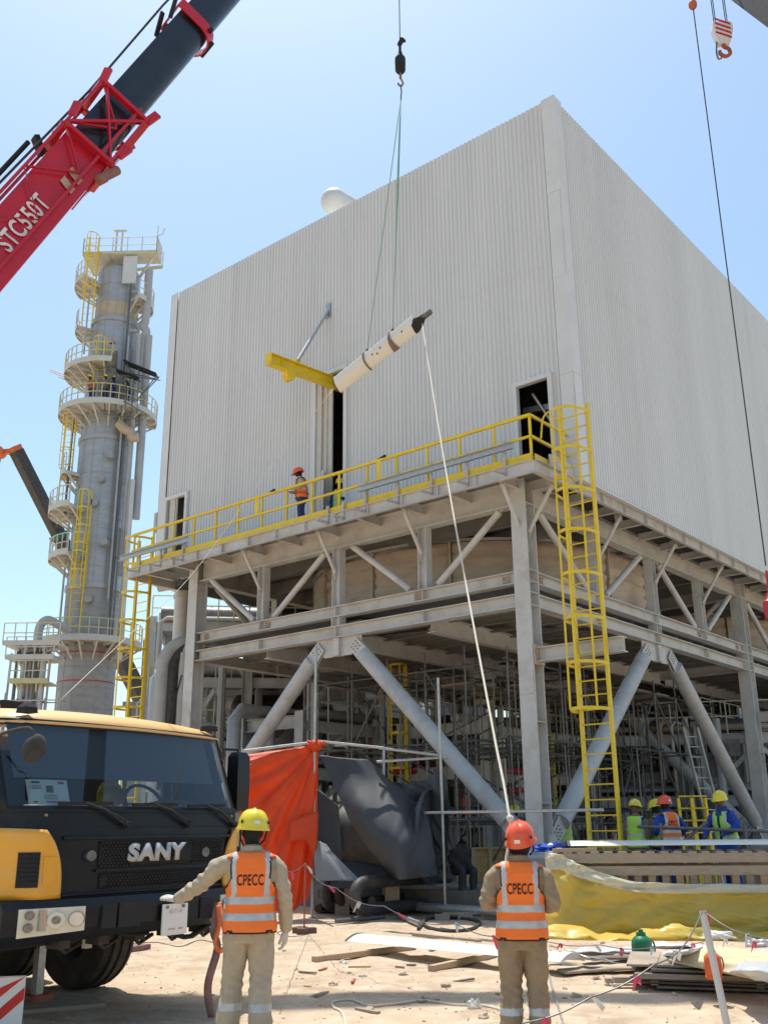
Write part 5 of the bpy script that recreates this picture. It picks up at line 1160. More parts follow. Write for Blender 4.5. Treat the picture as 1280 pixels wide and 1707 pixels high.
# tag lines
MANR = G(879,1757); 
hold = V((MANR.x-.12,MANR.y+.22,1.18))
rs = D(703,536,yB1-.05)
t1 = D(850,1368,MANR.y+.45)
pts = [rs]+[rs+(t1-rs)*k/14-V((0,0,.55*sin(pi*k/14)*.5)) for k in range(1,14)]+[t1,(t1+hold)/2,hold]
b = MB(); b.path(spline(pts,2),.013,n=6); b.ell(t1+V((0,0,.02)),(.035,.035,.03),8,6); b.tube(t1,t1+V((.03,.0,-.13)),.008)
o = b.build('tag_line', 'rope', None, smooth='all', loc=rs); tag(o, 'white tag line from the blade root down to the orange helmet worker', 'rope')
ls = D(556,648,yB0); le = D(100,1168,14.0); l2 = D(320,958,19.5); l3 = D(212,1062,16.8); l1 = D(440,795,21.3)
b = MB(); b.path(spline([ls,l1,l2,l3,le],8),.0065,n=6); o = b.build('tag_line', 'rope', None, smooth='all', loc=ls); tag(o, 'white tag line from the blade tip down to the truck crane roof', 'rope')
# ------------------------------------------------------------------ second crane (only its tip reaches the picture)
y2 = 19.0
tip2 = D(1188,-70,y2)
c2 = thing('second_crane', 'dark crane boom tip with white and red striped hook block above the building', 'crane', (tip2.x+16,tip2.y-9,0))
o2 = V(c2.location)
n2 = ray(1236,0).cross(ray(1280,27)).normalized()
base2 = V((tip2.x+14,tip2.y-6.5,0)); 
pE = D(1246,-26,y2+.2); pF = D(1420,88,y2-4.5)
dd = (pF-pE).normalized(); base = pE+dd*((2.6-pE.z)/dd.z)
c2.location = (base.x,base.y,0); o2 = V(c2.location)
b = MB(); b.bar(pE-o2,base-o2,.62,.72); b.build('boom', 'hose', c2)
b = MB(); b.bar(pE-dd*1.6-o2,pE+dd*.3-o2,.5,.8); b.build('boom_head', 'hose', c2)
b = MB(); b.box((0,0,1.9),(2.6,4.5,1.1)); b.build('slewing_deck', 'boom_red', c2)
b = MB(); b.box((0,0,1.0),(2.6,9.,.7)); b.build('carrier_deck', 'boom_red', c2)
for i in range(4):
    for s in (-1,1): b = MB(); b.tube((s*1.1-.2,-3+i*2,.6),(s*1.1+.2,-3+i*2,.6),.6,n=18); b.build('wheel', 'rubber', c2)
hb = D(1203,56,y2)
for dx in (-.16,-.12,.12,.16): b = MB(); b.tube(hb+V((dx,0,.3))-o2,hb+V((dx*1.0,0,2.2))-o2,.012,n=5); b.build('hoist_rope', 'wire', c2)
b = MB(); b.tube(hb+V((-.2,.0,2.2))-o2,pE-dd*1.2-o2,.05,n=6); b.build('head_sheave', 'dark', c2)
kb = MB(); kb.loft([[hb-o2+V((x*w_*.78,dy,z*.78)) for x,dy in ((-1,-.09),(1,-.09),(1,.09),(-1,.09))] for z, w_ in ((-.42,.17),(-.2,.24),(.1,.31),(.3,.30),(.36,.22))]); kb = kb.build('hook_block', 'white_paint', c2)
for k in range(4):
    z = -.25+k*.17; w_ = .20; z *= .78; b = MB(); b.slab([hb-o2+V((-w_*.9,-.097,z+.13)),hb-o2+V((w_*.9,-.097,z-.03)),hb-o2+V((w_*.9,-.097,z+.03)),hb-o2+V((-w_*.9,-.097,z+.19))],(0,.004,0)); b.build('stripe', 'sign_red', kb)
b = MB(); b.path(spline([hb-o2+V(p)*.78 for p in ((0,0,-.4),(0,0,-.5),(.13,0,-.58),(.16,0,-.75),(.02,0,-.86),(-.13,0,-.78),(-.15,0,-.66))],5),.045,n=8); b.build('hook', 'rust_red', c2, smooth=True)
b = MB(); b.path(spline([hb-o2+V(p)*.78 for p in ((-.2,0,-.3),(-.25,0,-.7),(-.22,0,-.95),(-.12,0,-.92))],4),.02); b.build('safety_latch', 'scaf', c2)
# auxiliary line with red weight
yA = 18.2; a0, a1 = D(1154,8,yA), D(1268,960,yA)
a1 = V((a0.x,a0.y,D(1268,960,yA).z)) 
b = MB(); b.tube(V((a1.x,a1.y,a1.z+.2)),V((a0.x,a0.y,a0.z+3)),.013,n=6); o = b.build('aux_rope', 'wire', None, loc=a1); tag(o, 'long thin wire rope hanging in front of the right corrugated wall', 'rope')
b = MB(); b.ell(V((0,0,0)),(.10,.10,.13),10,7); o = b.build('rope_stop', 'rust_red', None, smooth=True); o.location = a0; tag(o, 'small dark red stop weight on the thin wire rope', 'weight')
ah = thing('aux_hook', 'red ball hook on the thin wire rope beside the right beams', 'hook', a1)
b = MB(); b.loft([[V((r*cos(2*pi*i/18),r*sin(2*pi*i/18),z)) for i in range(18)] for z, r in ((-.85,.07),(-.82,.13),(-.50,.14),(-.44,.08),(-.3,.03),(.1,.025))]); b.build('ball_weight', 'red_pipe', ah, smooth=True)
b = MB(); b.path(spline([(0,0,-.83),(.02,0,-.93),(.08,0,-1.04),(.02,0,-1.15),(-.08,0,-1.09)],4),.045,n=8); b.build('hook', 'red_pipe', ah, smooth=True)
# ------------------------------------------------------------------ people
# a figure stands at its local origin and faces +Y (its back is towards -Y)
TORSO = [  # z, half width, half depth, centre y
 (.80,.165,.125,.0),(.88,.178,.135,.0),(.96,.176,.130,.0),(1.04,.166,.122,.005),(1.12,.168,.122,.008),(1.22,.182,.128,.008),(1.32,.196,.128,.0),(1.38,.196,.118,-.006),(1.425,.170,.10,-.012),(1.455,.125,.085,-.012),(1.48,.075,.07,-.008),(1.52,.06,.062,.0)]
def tor(z):
    T = TORSO
    if z <= T[0][0]: return T[0][1:]
    for a, b in zip(T,T[1:]):
        if z <= b[0]:
            t = (z-a[0])/(b[0]-a[0]); return tuple(a[i]+(b[i]-a[i])*t for i in (1,2,3))
    return T[-1][1:]
def torp(a, z, k=0., n=2.5):              # point on the torso outline at angle a
    w_, d_, c = tor(z); ca, sa = cos(a), sin(a)
    return V(((w_+k)*math.copysign(abs(ca)**(2/n),ca), c+(d_+k)*math.copysign(abs(sa)**(2/n),sa), z))
def limb(b, pts, rad, m, n=12, sq=1.):
    sp = spline(pts, 5); rr = spline([V((r,0,0)) for r in rad], 5)
    b.path(sp, [max(.004,q.x) for q in rr], n=n, m=m)
    b.ell(sp[0], (rr[0].x,)*3, 10, 6, m=m); b.ell(sp[-1], (rr[-1].x,)*3, 10, 6, m=m)
DEF = dict(head=(0,.02,1.62), shL=(-.185,0,1.405), elL=(-.245,-.03,1.13), wrL=(-.235,.09,.90), shR=(.185,0,1.405), elR=(.245,-.03,1.13), wrR=(.235,.09,.90),
           hipL=(-.092,0,.90), knL=(-.105,.02,.49), anL=(-.115,-.02,.09), hipR=(.092,0,.90), knR=(.105,.02,.49), anR=(.115,-.02,.09))
def hand(parent, wr, dirv, up, side, m, curl=.5, s=1., name='glove'):
    """palm plus five separate bent fingers; dirv points from wrist to fingertips, up = back of the hand"""
    x, y, z = frame(dirv, up); x = x*side; wr = V(wr); b = MB()
    P = lambda a, c, l: wr+x*(a*s)+y*(c*s)+z*(l*s)
    b.loft([[P(w_*cos(t),h*sin(t),l) for t in [2*pi*i/12 for i in range(12)]] for l, w_, h in ((-.05,.034,.030),(0,.032,.026),(.03,.040,.022),(.065,.047,.020),(.092,.045,.017),(.098,.035,.012))])
    for k, (a, L) in enumerate(((-.034,.072),(-.0115,.085),(.0115,.080),(.034,.060))):
        p = P(a,0,.085); pts = [p]; ang_ = 0
        for j in range(3):
            ang_ += curl*(.5+.25*j)+.06*k*curl; p = p+(z*cos(ang_)-y*sin(ang_))*(L*s*(.45,.32,.23)[j]); pts.append(p)
        b.path(spline(pts,3), [r*s for r in [.0125]*4+[.0115]*3+[.0105]*2+[.008]], n=8)
    pts = [P(-.03,-.005,.01),P(-.052,-.012,.045),P(-.058,-.024,.078),P(-.05,-.036,.10)]
    b.path(spline(pts,3), [r*s for r in [.015]*4+[.0135]*3+[.012]*2+[.008]], n=8)
    return b.build(name, m, parent, smooth='all')
def person(label, loc, rz, mats, pose=None, s=1., vest='vest_orange', helmet='helmet_yellow', vox=.02, text=None, tilt=(0,0,0), gloves=None, hood=True, group=None, lean=0., bands=False, harness=False, foldamp=.0085, sit=False, cap_back=False):
    shirt, trous = mats; J = {k: V(v) for k, v in DEF.items()}
    for k, v in (pose or {}).items(): J[k] = V(v)
    root = thing('person', label, 'person', loc, rz, group); root.scale = (s,s,s)
    def bend(p):
        if not lean or p.z < .92: return p
        t = min(1,(p.z-.92)/.3); a = -lean*t; q = V((p.x,p.y,p.z-.92)); return V((q.x,q.y*cos(a)-q.z*sin(a),q.y*sin(a)+q.z*cos(a)+.92)) if lean else p
    b = MB()                               # 0 shirt 1 trousers 2 skin 3 boot
    zs = [.86+.04*i for i in range(17)]
    b.loft([[torp(2*pi*i/28,z) for i in range(28)] for z in zs+[1.52]], m=0)
    b.loft([[torp(2*pi*i/28,z,.004) for i in range(28)] for z in (.78,.83,.88,.94,.975)], m=1)
    for sd in 'LR':
        sg = -1 if sd == 'L' else 1
        h, k_, a_ = J['hip'+sd], J['kn'+sd], J['an'+sd]
        m1 = (h+k_)/2+V((sg*.005,.01,0)); m2 = (k_+a_)/2+V((0,-.015,0))
        limb(b, [h+V((0,0,.02)),m1,k_,m2,a_+V((0,0,.03))], [.108,.102,.086,.088,.086], 1, n=14)
        b.loft([[a_+V((x,y,z)) for x,y in ((-.05,-.09),(.05,-.09),(.05,.0),(.05,.13),(.02,.19),(-.02,.19),(-.05,.13),(-.05,.0))] for z in (-.09,-.03)]+[[a_+V((x*.8,y*.6,.06)) for x,y in ((-.05,-.09),(.05,-.09),(.05,.0),(.05,.07),(.02,.1),(-.02,.1),(-.05,.07),(-.05,.0))]], m=3)
        sh, el, wr = J['sh'+sd], J['el'+sd], J['wr'+sd]
        limb(b, [sh+V((-sg*.06,0,-.015)),sh+(el-sh)*.25,(sh+el)/2,el,(el+wr)/2,wr], [.068,.072,.066,.060,.055,.046], 0, n=12)
        if not gloves: b.ell(wr+(wr-el).normalized()*.05,(.035,.035,.045),8,6,m=2)
    hd = J['head']; Rh = Matrix.Rotation(radians(tilt[2]),3,'Z')@Matrix.Rotation(radians(tilt[0]),3,'X')@Matrix.Rotation(radians(tilt[1]),3,'Y')
    b.path(spline([V((0,-.005,1.44)),V((0,0,1.50)),hd+Rh@V((0,-.01,-.07))],3),.058,n=12,m=2)
    b.ell(hd,(.078,.098,.118),16,12,m=2,R=Rh); b.ell(hd+Rh@V((0,.03,-.055)),(.058,.07,.065),12,8,m=2,R=Rh); b.path([hd+Rh@V((0,.092,.02)),hd+Rh@V((0,.118,-.02)),hd+Rh@V((0,.095,-.03))],.014,n=6,m=2)
    for sx in (-1,1): b.ell(hd+Rh@V((sx*.08,-.005,-.01)),(.012,.022,.032),8,6,m=2,R=Rh)
    for i in range(len(b.v)):
        if b.v[i].z > .92: b.v[i] = bend(b.v[i])
    kd = KDTree(len(b.f)); fm = []
    for i, f in enumerate(b.f):
        c = V((0,0,0))
        for q in f: c += b.v[q]
        kd.insert(c/len(f), i)
    kd.balance()
    me = bpy.data.meshes.new('raw'); me.from_pydata([tuple(p) for p in b.v],[],b.f); ob = bpy.data.objects.new('raw',me); COL.objects.link(ob)
    r = ob.modifiers.new('r','REMESH'); r.mode = 'VOXEL'; r.voxel_size = vox; sm = ob.modifiers.new('s','SMOOTH'); sm.factor = .5; sm.iterations = 4
    bpy.context.view_layer.update(); dg = bpy.context.evaluated_depsgraph_get()
    bm_ = bpy.data.meshes.new_from_object(ob.evaluated_get(dg)); bpy.data.objects.remove(ob); bpy.data.meshes.remove(me)
    bm_.name = 'body'; bm_.materials.clear()
    skm = 'hood' if hood else 'skin'
    for m in (shirt, trous, 'skin', 'boot', 'reflect', 'hood'): bm_.materials.append(MAT[m])
    hz = bend(hd).z
    mi = []
    for p in bm_.polygons:
        c = p.center; m = b.m[kd.find(c)[1]]
        if m == 2 and hood:
            q = Rh.transposed()@(c-bend(hd)); 
            if not (q.y > .055 and -.03 < q.z < .05): m = 5
        if bands and m == 1 and .29 < c.z < .345: m = 4
        mi.append(m)
    bm_.polygons.foreach_set('material_index', mi); bm_.polygons.foreach_set('use_smooth', [True]*len(mi))
    nv = [v.normal.copy() for v in bm_.vertices]; isc = [0]*len(bm_.vertices)
    for p, m in zip(bm_.polygons, mi):
        if m in (0,1,4):
            for q in p.vertices: isc[q] = 1
    sd_ = sum(map(ord,label)) % 97
    for v, n_, ic in zip(bm_.vertices, nv, isc):
        if ic:
            c = v.co; f = noise.noise(V((c.x*9,c.y*9,c.z*5+sd_)))*1.2+noise.noise(V((c.x*22+c.z*9,c.y*22,c.z*14+sd_)))*.8
            for jk in ('knL','knR','elL','elR'):
                d_ = (c-bend(J[jk])).length
                if d_ < .18: f += .9*sin((c.z+c.x*.6)*85+sd_)*(1-d_/.18)
            if c.z < .3: f += .8*sin(c.z*70+c.x*12+sd_)*(1-c.z/.3)
            f += 1.6*(.45-abs(noise.noise(V((c.x*7+sd_,c.y*7,c.z*4.5-c.x*5)))))+.8*(.4-abs(noise.noise(V((c.x*16,c.y*16+sd_,c.z*11+c.x*8)))))
            v.co = c+n_*(f*foldamp)
    body = link('body', bm_, root)
    # vest
    if vest:
        nz, na = (46,72) if vox < .016 else (26,40); z0, z1 = .84, 1.465; g = MB(); keep = []
        vs_ = [[torp(2*pi*(i+.5)/na, z0+(z1-z0)*j/nz, .024+.009*noise.noise(V((i*.22*40/na*1.6,j*.16*26/nz*1.6,sd_)))+.007*(.4-abs(noise.noise(V((i*.3*40/na,j*.5*26/nz,sd_+5)))))+(.012*(1-j/(nz*.5)) if j < nz*.5 else 0)) for i in range(na)] for j in range(nz+1)]
        for j in range(nz):
            for i in range(na):
                k = (i+1)%na; q = [vs_[j][i],vs_[j][k],vs_[j+1][k],vs_[j+1][i]]; c = (q[0]+q[1]+q[2]+q[3])/4
                back = c.y < tor(c.z)[2]
                hem = .86+.012*cos(c.x*9)-.02*(1-min(1,abs(c.x)/.17))*(1 if back else 0)
                ax = .158 if c.z > 1.26 else .158+(1.26-c.z)*.6
                if c.z > 1.17 and c.z < 1.425 and abs(c.x) > ax: continue
                if c.z < hem: continue
                if not back and abs(c.x) < .012+max(0,c.z-1.25)*.3: continue
                if c.z > 1.445 and back is False: continue
                m = 0
                if .955 < c.z < 1.005 or 1.075 < c.z < 1.125: m = 1
                elif c.z >= 1.12 and .112 < abs(c.x) < .150: m = 1
                if c.z < hem+.014 or (c.z > 1.17 and c.z < 1.43 and abs(c.x) > ax-.009): m = 2
                g.add([bend(p) for p in q],[(0,1,2,3)],m)
        vo = g.build('vest', [vest,'reflect','piping'], root, smooth=False)
        bm2 = bmesh.new(); bm2.from_mesh(vo.data); bmesh.ops.remove_doubles(bm2, verts=bm2.verts, dist=.0005); bmesh.ops.recalc_face_normals(bm2, faces=bm2.faces); bm2.to_mesh(vo.data); bm2.free()
        vo.data.polygons.foreach_set('use_smooth', [True]*len(vo.data.polygons)); md = vo.modifiers.new('t','SOLIDIFY'); md.thickness = .006; md.offset = 1
        if text:
            def onback(x, y):
                z = 1.25+y; w_, d_, c = tor(z); w_ += .036; d_ += .036; n = 2.5
                return bend(V((x, c-d_*max(0,1-abs(x/w_)**n)**(1/n), z)))
            text_obj('vest_lettering', text, lambda x,y: onback(x*.57-.003,y), 'piping', vo, .118, bold=.0016, space=1.06, sub=.03)
        if harness:
            for sx in (-1,1):
                h_ = MB(); h_.path([bend(torp(a,z,.04)) for a,z in ((pi*1.5+sx*.1,1.0),(pi*1.5+sx*.5,1.2),(pi*1.5+sx*.55,1.36),(pi*.5-sx*.6,1.40),(pi*.5-sx*.55,1.2),(pi*.5-sx*.4,1.0))],.018,n=6); h_.build('harness_strap', 'rust_red', root)
            h_ = MB(); h_.path([bend(torp(2*pi*i/20,.985,.045)) for i in range(20)],.02,closed=True); h_.build('harness_belt', 'rust_red', root)
    # belt, collar
    b = MB(); b.loft([[bend(torp(2*pi*i/28,z,.012)) for i in range(28)] for z in (.955,.99)], cap=False); b.build('belt', 'piping', root, smooth='all') if vest is None or vox < .016 else None
    b = MB(); b.loft([[bend(V((r*cos(2*pi*i/24),-.008+r*1.05*sin(2*pi*i/24)-(.0),z+.012*sin(2*pi*i/24+pi)))) for i in range(24)] for z, r in ((1.455,.092),(1.49,.080),(1.515,.076),(1.49,.086))], cap=False); o = b.build('collar', shirt, root, smooth='all'); md = o.modifiers.new('t','SOLIDIFY'); md.thickness = .006
    # helmet
    if helmet:
        h_ = helmet_mesh('helmet', helmet, root); h_.location = bend(hd)+Rh@V((0,-.005,.035)); h_.rotation_euler = (Rh.to_4x4()).to_euler(); h_.scale = (.98,.98,.98)
        e = MB(); e.box((0,-.165,.045),(.05,.004,.03),R=Matrix.Rotation(-.35,3,'X')); e.build('helmet_sticker', 'white_paint', h_)
        if vox < .016:
            for sx in (-1,1): e = MB(); e.path([V((sx*.115,-.05,-.01)),V((sx*.10,-.02,-.10)),V((sx*.05,.06,-.17))],.008,n=6); e.build('chin_strap', 'hood', h_)
            e = MB(); e.ell((.115,-.085,.045),(.008,.02,.016),8,6); e.ell((-.115,-.085,.045),(.008,.02,.016),8,6); e.build('ear_slot', 'dark', h_, kind='stuff')
    if gloves:
        for sd, kw in gloves.items():
            wr, el = bend(J['wr'+sd]), bend(J['el'+sd]); hand(root, wr+(wr-el).normalized()*.03, kw.get('dir',wr-el), kw.get('up',(0,0,1)), kw.get('side',1), kw.get('m','glove'), kw.get('curl',.5))
    return root
# foreground pair
pL = G(410,1752)
person('worker in yellow helmet and orange CPECC vest touching the truck grille', (pL.x,pL.y,gz(pL.x,pL.y)), radians(6), ('khaki','khaki'), s=1.045, vox=.0105, text='CPECC', bands=True, tilt=(2,3,12),
    pose=dict(shL=(-.195,.02,1.405),elL=(-.43,.15,1.20),wrL=(-.60,.30,1.10),elR=(.275,-.02,1.14),wrR=(.29,.07,.885),head=(.0,.03,1.625),knL=(-.125,.05,.49),anL=(-.16,.02,.085),knR=(.10,-.01,.49),anR=(.105,-.14,.085)),
    gloves=dict(L=dict(dir=(-.8,.5,.12),up=(.1,-.4,.9),side=1,curl=.12),R=dict(dir=(-.05,.12,-1),up=(1,-.3,0),side=1,curl=.55)))
person('worker in orange helmet and orange CPECC vest holding the tag line', (MANR.x,MANR.y,gz(MANR.x,MANR.y)), radians(-6), ('khaki_dark','khaki_dark'), s=.985, vox=.0105, text='CPECC', helmet='helmet_orange', bands=True, tilt=(22,-4,-10),
    pose=dict(shL=(-.19,.0,1.405),elL=(-.285,-.02,1.14),wrL=(-.14,.20,1.15),shR=(.19,0,1.405),elR=(.275,-.02,1.12),wrR=(.12,.22,1.10),head=(.03,-.005,1.615),anL=(-.125,-.03,.085),anR=(.12,-.03,.085)),
    gloves=dict(L=dict(dir=(.35,.5,.5),up=(-.6,0,.6),side=1,curl=.9,m='skin'),R=dict(dir=(-.5,.4,.5),up=(.6,0,.6),side=-1,curl=.9,m='skin')))
# walkway pair
wk = lambda px, py, a: (lambda p: B2W(p.x,p.y,ZD))(PA(px,py,a))
p = wk(503,850,-.55)
person('worker in orange helmet and red harness on the upper walkway', p, radians(100), ('khaki','navy'), helmet='helmet_orange', vox=.03, s=1.0, harness=True, lean=.12, tilt=(-18,0,0), pose=dict(elL=(-.26,.05,1.14),wrL=(-.16,.3,1.12),elR=(.26,.05,1.14),wrR=(.15,.3,1.12)))
p = wk(567,828,WA-.02)
person('worker in yellow helmet and blue coverall standing in the tall doorway', p, radians(170), ('navy','navy'), vest='vest_lime', vox=.03, s=1.0, tilt=(-10,0,0), pose=dict(wrL=(-.1,.28,1.1),elL=(-.26,.08,1.12)))
# group behind the crate, on the slab
def grp(px, ytop, d, **k):
    top = D(px,ytop,d); s = 1.0; return (top.x,d,.47)
person('worker in lime vest and yellow helmet with his back turned, by the corner ladder', grp(1056,1330,20.6), radians(-30), ('taupe','taupe'), vest='vest_lime', vox=.03, s=.98, hood=False, tilt=(-15,0,0))
person('worker in lime vest half hidden behind the orange vest worker', grp(1092,1332,20.9), radians(35), ('taupe','navy'), vest='vest_lime', vox=.03, s=.98, tilt=(-12,0,0), pose=dict(wrL=(-.1,.3,1.1),wrR=(.1,.3,1.1)))
person('worker in orange vest and blue coverall leaning at the guard rail', grp(1112,1324,20.2), radians(20), ('royal','navy'), vest='vest_orange', helmet='helmet_orange', text='CPECC', vox=.025, s=1.02, lean=.15, pose=dict(elL=(-.3,.02,1.16),wrL=(-.15,.25,1.1),elR=(.33,-.02,1.18),wrR=(.30,.2,1.0)))
person('worker in royal blue sleeves and lime vest with hand on the rail', grp(1203,1322,19.8), radians(125), ('royal','royal'), vest='vest_lime', vox=.025, s=1.05, hood=False, lean=.1, tilt=(-5,0,10), pose=dict(elR=(.30,.1,1.16),wrR=(.2,.35,1.0),elL=(-.27,.02,1.15),wrL=(-.15,.28,1.05)))
person('worker in lime vest in the shade behind the corner column', (D(938,1360,24).x,24,.47), radians(5), ('taupe','taupe'), vest='vest_lime', vox=.035, s=.95, hood=False, pose=dict(wrL=(-.12,.28,1.05),wrR=(.12,.28,1.05)))
person('worker in dark clothes standing in the shade beside the corner column', (D(862,1340,26).x,26.5,.47), radians(140), ('navy','navy'), vest=None, vox=.035, s=1.0)
person('worker in dark clothes sitting low beside the grey tarpaulin', (D(764,1430,22.5).x,22.5,-.0), radians(205), ('inner_dark','inner_dark'), vest=None, helmet=None, vox=.035, s=.95, lean=.35,
    pose=dict(hipL=(-.092,0,.90),knL=(-.14,.42,.92),anL=(-.14,.40,.50),hipR=(.092,0,.90),knR=(.14,.42,.92),anR=(.14,.40,.50),wrL=(-.1,.4,1.0),wrR=(.1,.4,1.0)))
st = MB(); st.box((0,0,.2),(.5,.4,.4)); st.box((0,.38,.19),(.45,.25,.38)); o = st.build('stool', 'wood_grey', None); o.location = (D(764,1430,22.5).x,22.5,0); tag(o,'low timber stool under the seated dark clothed worker','stool')
# tower crew
TP = lambda px, z, y=-R0-.75: (D(px,660,TY+y).x, TY+y, z)
zp = tz(700)+.05
person('worker in red brown jacket crouching on the tower platform', TP(154,zp), radians(160), ('rust_red','navy'), vest=None, helmet='helmet_yellow', vox=.05, lean=.5)
person('worker in grey jacket behind the tower platform railing', TP(174,zp), radians(200), ('taupe','navy'), vest=None, helmet='helmet_yellow', vox=.05, lean=.4)
person('worker in dark jacket standing by the tower scaffold tubes', TP(188,zp), radians(90), ('navy','navy'), vest=None, helmet='helmet_yellow', vox=.05)
person('worker in khaki shirt climbing high on the tower scaffold', TP(187,tz(640)), radians(90), ('khaki','taupe'), vest=None, helmet='helmet_orange', vox=.05, lean=.3)
person('worker in dark jacket at the right end of the tower platform', TP(214,zp,-R0*.6-.9), radians(120), ('inner_dark','navy'), vest=None, helmet='helmet_yellow', vox=.05, lean=.2)
# ------------------------------------------------------------------ tarpaulins on the scaffold frame
YT = 21.5
def fr_tube(name, segs, lab, r=.03, m='scaf_light'):
    org = V((segs[0][0].x,segs[0][0].y,0)); t = thing(name, lab, 'scaffold', org)
    for p, q in segs: b = MB(); b.tube(V(p)-org,V(q)-org,r,n=8); b.build('tube', m, t)
    return t
PO = D(522,1240,YT)
pg = lambda px, d: V((D(px,1500,d).x,d,0))
tf = fr_tube('tarp_frame', [(pg(521,YT),D(527,1080,YT)),(D(405,1252,YT-.3),D(527,1237,YT)),(pg(405,YT-.3),D(405,1248,YT-.3)),(D(522,1235,YT),D(640,1247,YT)),(D(632,1247,YT),D(742,1260,YT+.2)),(D(628,1270,YT+.2),D(748,1262,YT+.2)),(pg(742,YT),D(730,1130,YT)),(pg(640,YT+1.5),D(640,1250,YT+1.5)),(D(708,1355,YT-.2),D(1005,1350,YT-2.6))], 'pale scaffold tube frame holding the orange and grey tarpaulins')
# orange tarp: gathered at the top right, fanned folds
def fan(u, v):
    x, y = 1.04-u, v+.03; a = atan2(y,x*.75); r = min(1.,sqrt(x*x+y*y)); return r**.6*.62*(.075*sin(a*27+2*noise.noise(V((a*3,r*2,0))))+.05*sin(a*13+1.3)+.035*noise.noise(V((a*18,r*3,4))))+.02*noise.noise(V((u*9,v*9,1)))
g = [[D(407,1257,YT-.3),D(450,1252,YT-.2),D(488,1247,YT-.1),D(512,1243,YT),D(530,1237,YT)],
     [D(405,1310,YT-.5),D(440,1308,YT-.25),D(478,1302,YT-.25),D(506,1296,YT-.1),D(530,1290,YT)],
     [D(402,1390,YT-.6),D(432,1385,YT-.35),D(465,1380,YT-.35),D(500,1375,YT-.2),D(529,1370,YT-.05)],
     [D(410,1450,YT-.7),D(436,1450,YT-.4),D(466,1450,YT-.45),D(498,1445,YT-.25),D(523,1440,YT-.1)],
     [D(430,1512,YT-.7),D(452,1516,YT-.5),D(474,1520,YT-.5),D(494,1515,YT-.35),D(512,1498,YT-.2)]]
o = sheet('orange_tarpaulin', g, 'tarp_red', None, sub=16, fold=fan, loc=V((PO.x,PO.y,0))); tag(o, 'bright orange tarpaulin tied to a scaffold tube behind the truck', 'tarpaulin')
kn = MB(); kn.ell((0,0,0),(.16,.14,.13),12,8)
for k in range(5): a = k*1.3; kn.path([V((0,0,0)),V((.12*cos(a),.10*sin(a),.05)),V((.24*cos(a),.16*sin(a),.10*sin(a*2)))],[.06,.05,.015],n=6)
k_ = kn.build('knot', 'tarp_red', o, smooth='all'); k_.location = D(526,1243,YT-.05)-V((PO.x,PO.y,0))
g = [[D(484,1368,YT-.35),D(508,1360,YT-.3),D(531,1352,YT-.2)],[D(482,1400,YT-.5),D(506,1395,YT-.5),D(530,1390,YT-.35)],[D(484,1402,YT-.45),D(510,1401,YT-.55),D(526,1440,YT-.35)]]
o2_ = sheet('tarp_flap', [[p-V((PO.x,PO.y,0)) for p in r] for r in g], 'tarp_red', o, sub=6, noise_amp=.03)
# grey tarps
def rid(x, y, s): return .5-abs(noise.noise(V((x,y,s))))*1.6
def gt(lab, g, m='tarp_grey', fold=lambda u,v: .05*rid(u*3+v*.5,v*.8-u*.4,3), na=.03, sub=14, ns=1.1):
    o = sheet('grey_tarpaulin', g, m, None, sub=sub, fold=fold, loc=V((g[0][0].x,g[0][0].y,0)), noise_amp=na, ns=ns); return tag(o, lab, 'tarpaulin')
Y2 = YT+.2
gt('large grey tarpaulin draped in a diagonal sweep over the pipe', [
 [D(532,1258,Y2),D(560,1261,Y2),D(590,1263,Y2),D(615,1264,Y2+.2)],
 [D(552,1300,Y2-.1),D(590,1300,Y2-.15),D(625,1300,Y2-.1),D(652,1302,Y2+.2)],
 [D(572,1345,Y2-.3),D(618,1352,Y2-.6),D(662,1350,Y2-.5),D(700,1340,Y2)],
 [D(600,1400,Y2-.4),D(640,1400,Y2-.9),D(680,1395,Y2-.9),D(716,1368,Y2-.3)],
 [D(630,1435,Y2-.5),D(656,1445,Y2-1.0),D(690,1430,Y2-.9),D(722,1410,Y2-.4)],
 [D(658,1462,Y2-.5),D(664,1466,Y2-1.0),D(700,1464,Y2-.8),D(730,1460,Y2-.5)]], fold=lambda u,v: .035*sin(u*14+v*5)*v+.02*sin(v*9+u*3)+.05*rid(u*2.0+v*3.2,v*.8-u*.6,1)+.018*rid(u*4+v*6,v*1.5-u,5))
gt('grey tarpaulin strung up to a peak over the flanged nozzle', [
 [D(655,1303,Y2+.5),D(690,1305,Y2+.5),D(715,1295,Y2+.3),D(734,1272,Y2)],
 [D(672,1325,Y2+.5),D(700,1325,Y2+.4),D(725,1320,Y2+.2),D(745,1320,Y2)],
 [D(690,1345,Y2+.5),D(712,1360,Y2+.4),D(735,1365,Y2+.2),D(752,1360,Y2)],
 [D(720,1420,Y2+.4),D(735,1425,Y2+.3),D(748,1420,Y2+.1),D(758,1415,Y2)]], fold=lambda u,v: .05*sin(u*12+v*8)+.07*rid((1-u)*4+v*2.5,v*1.0,2))
gt('upright grey tarpaulin hanging behind the orange one', [
 [D(500,1300,Y2+.3),D(530,1315,Y2+.3),D(548,1330,Y2+.2),D(563,1342,Y2+.1)],
 [D(505,1370,Y2+.2),D(530,1375,Y2+.1),D(550,1380,Y2+.1),D(567,1385,Y2)],
 [D(515,1440,Y2+.1),D(535,1440,Y2),D(552,1440,Y2),D(571,1432,Y2)]], na=.04)
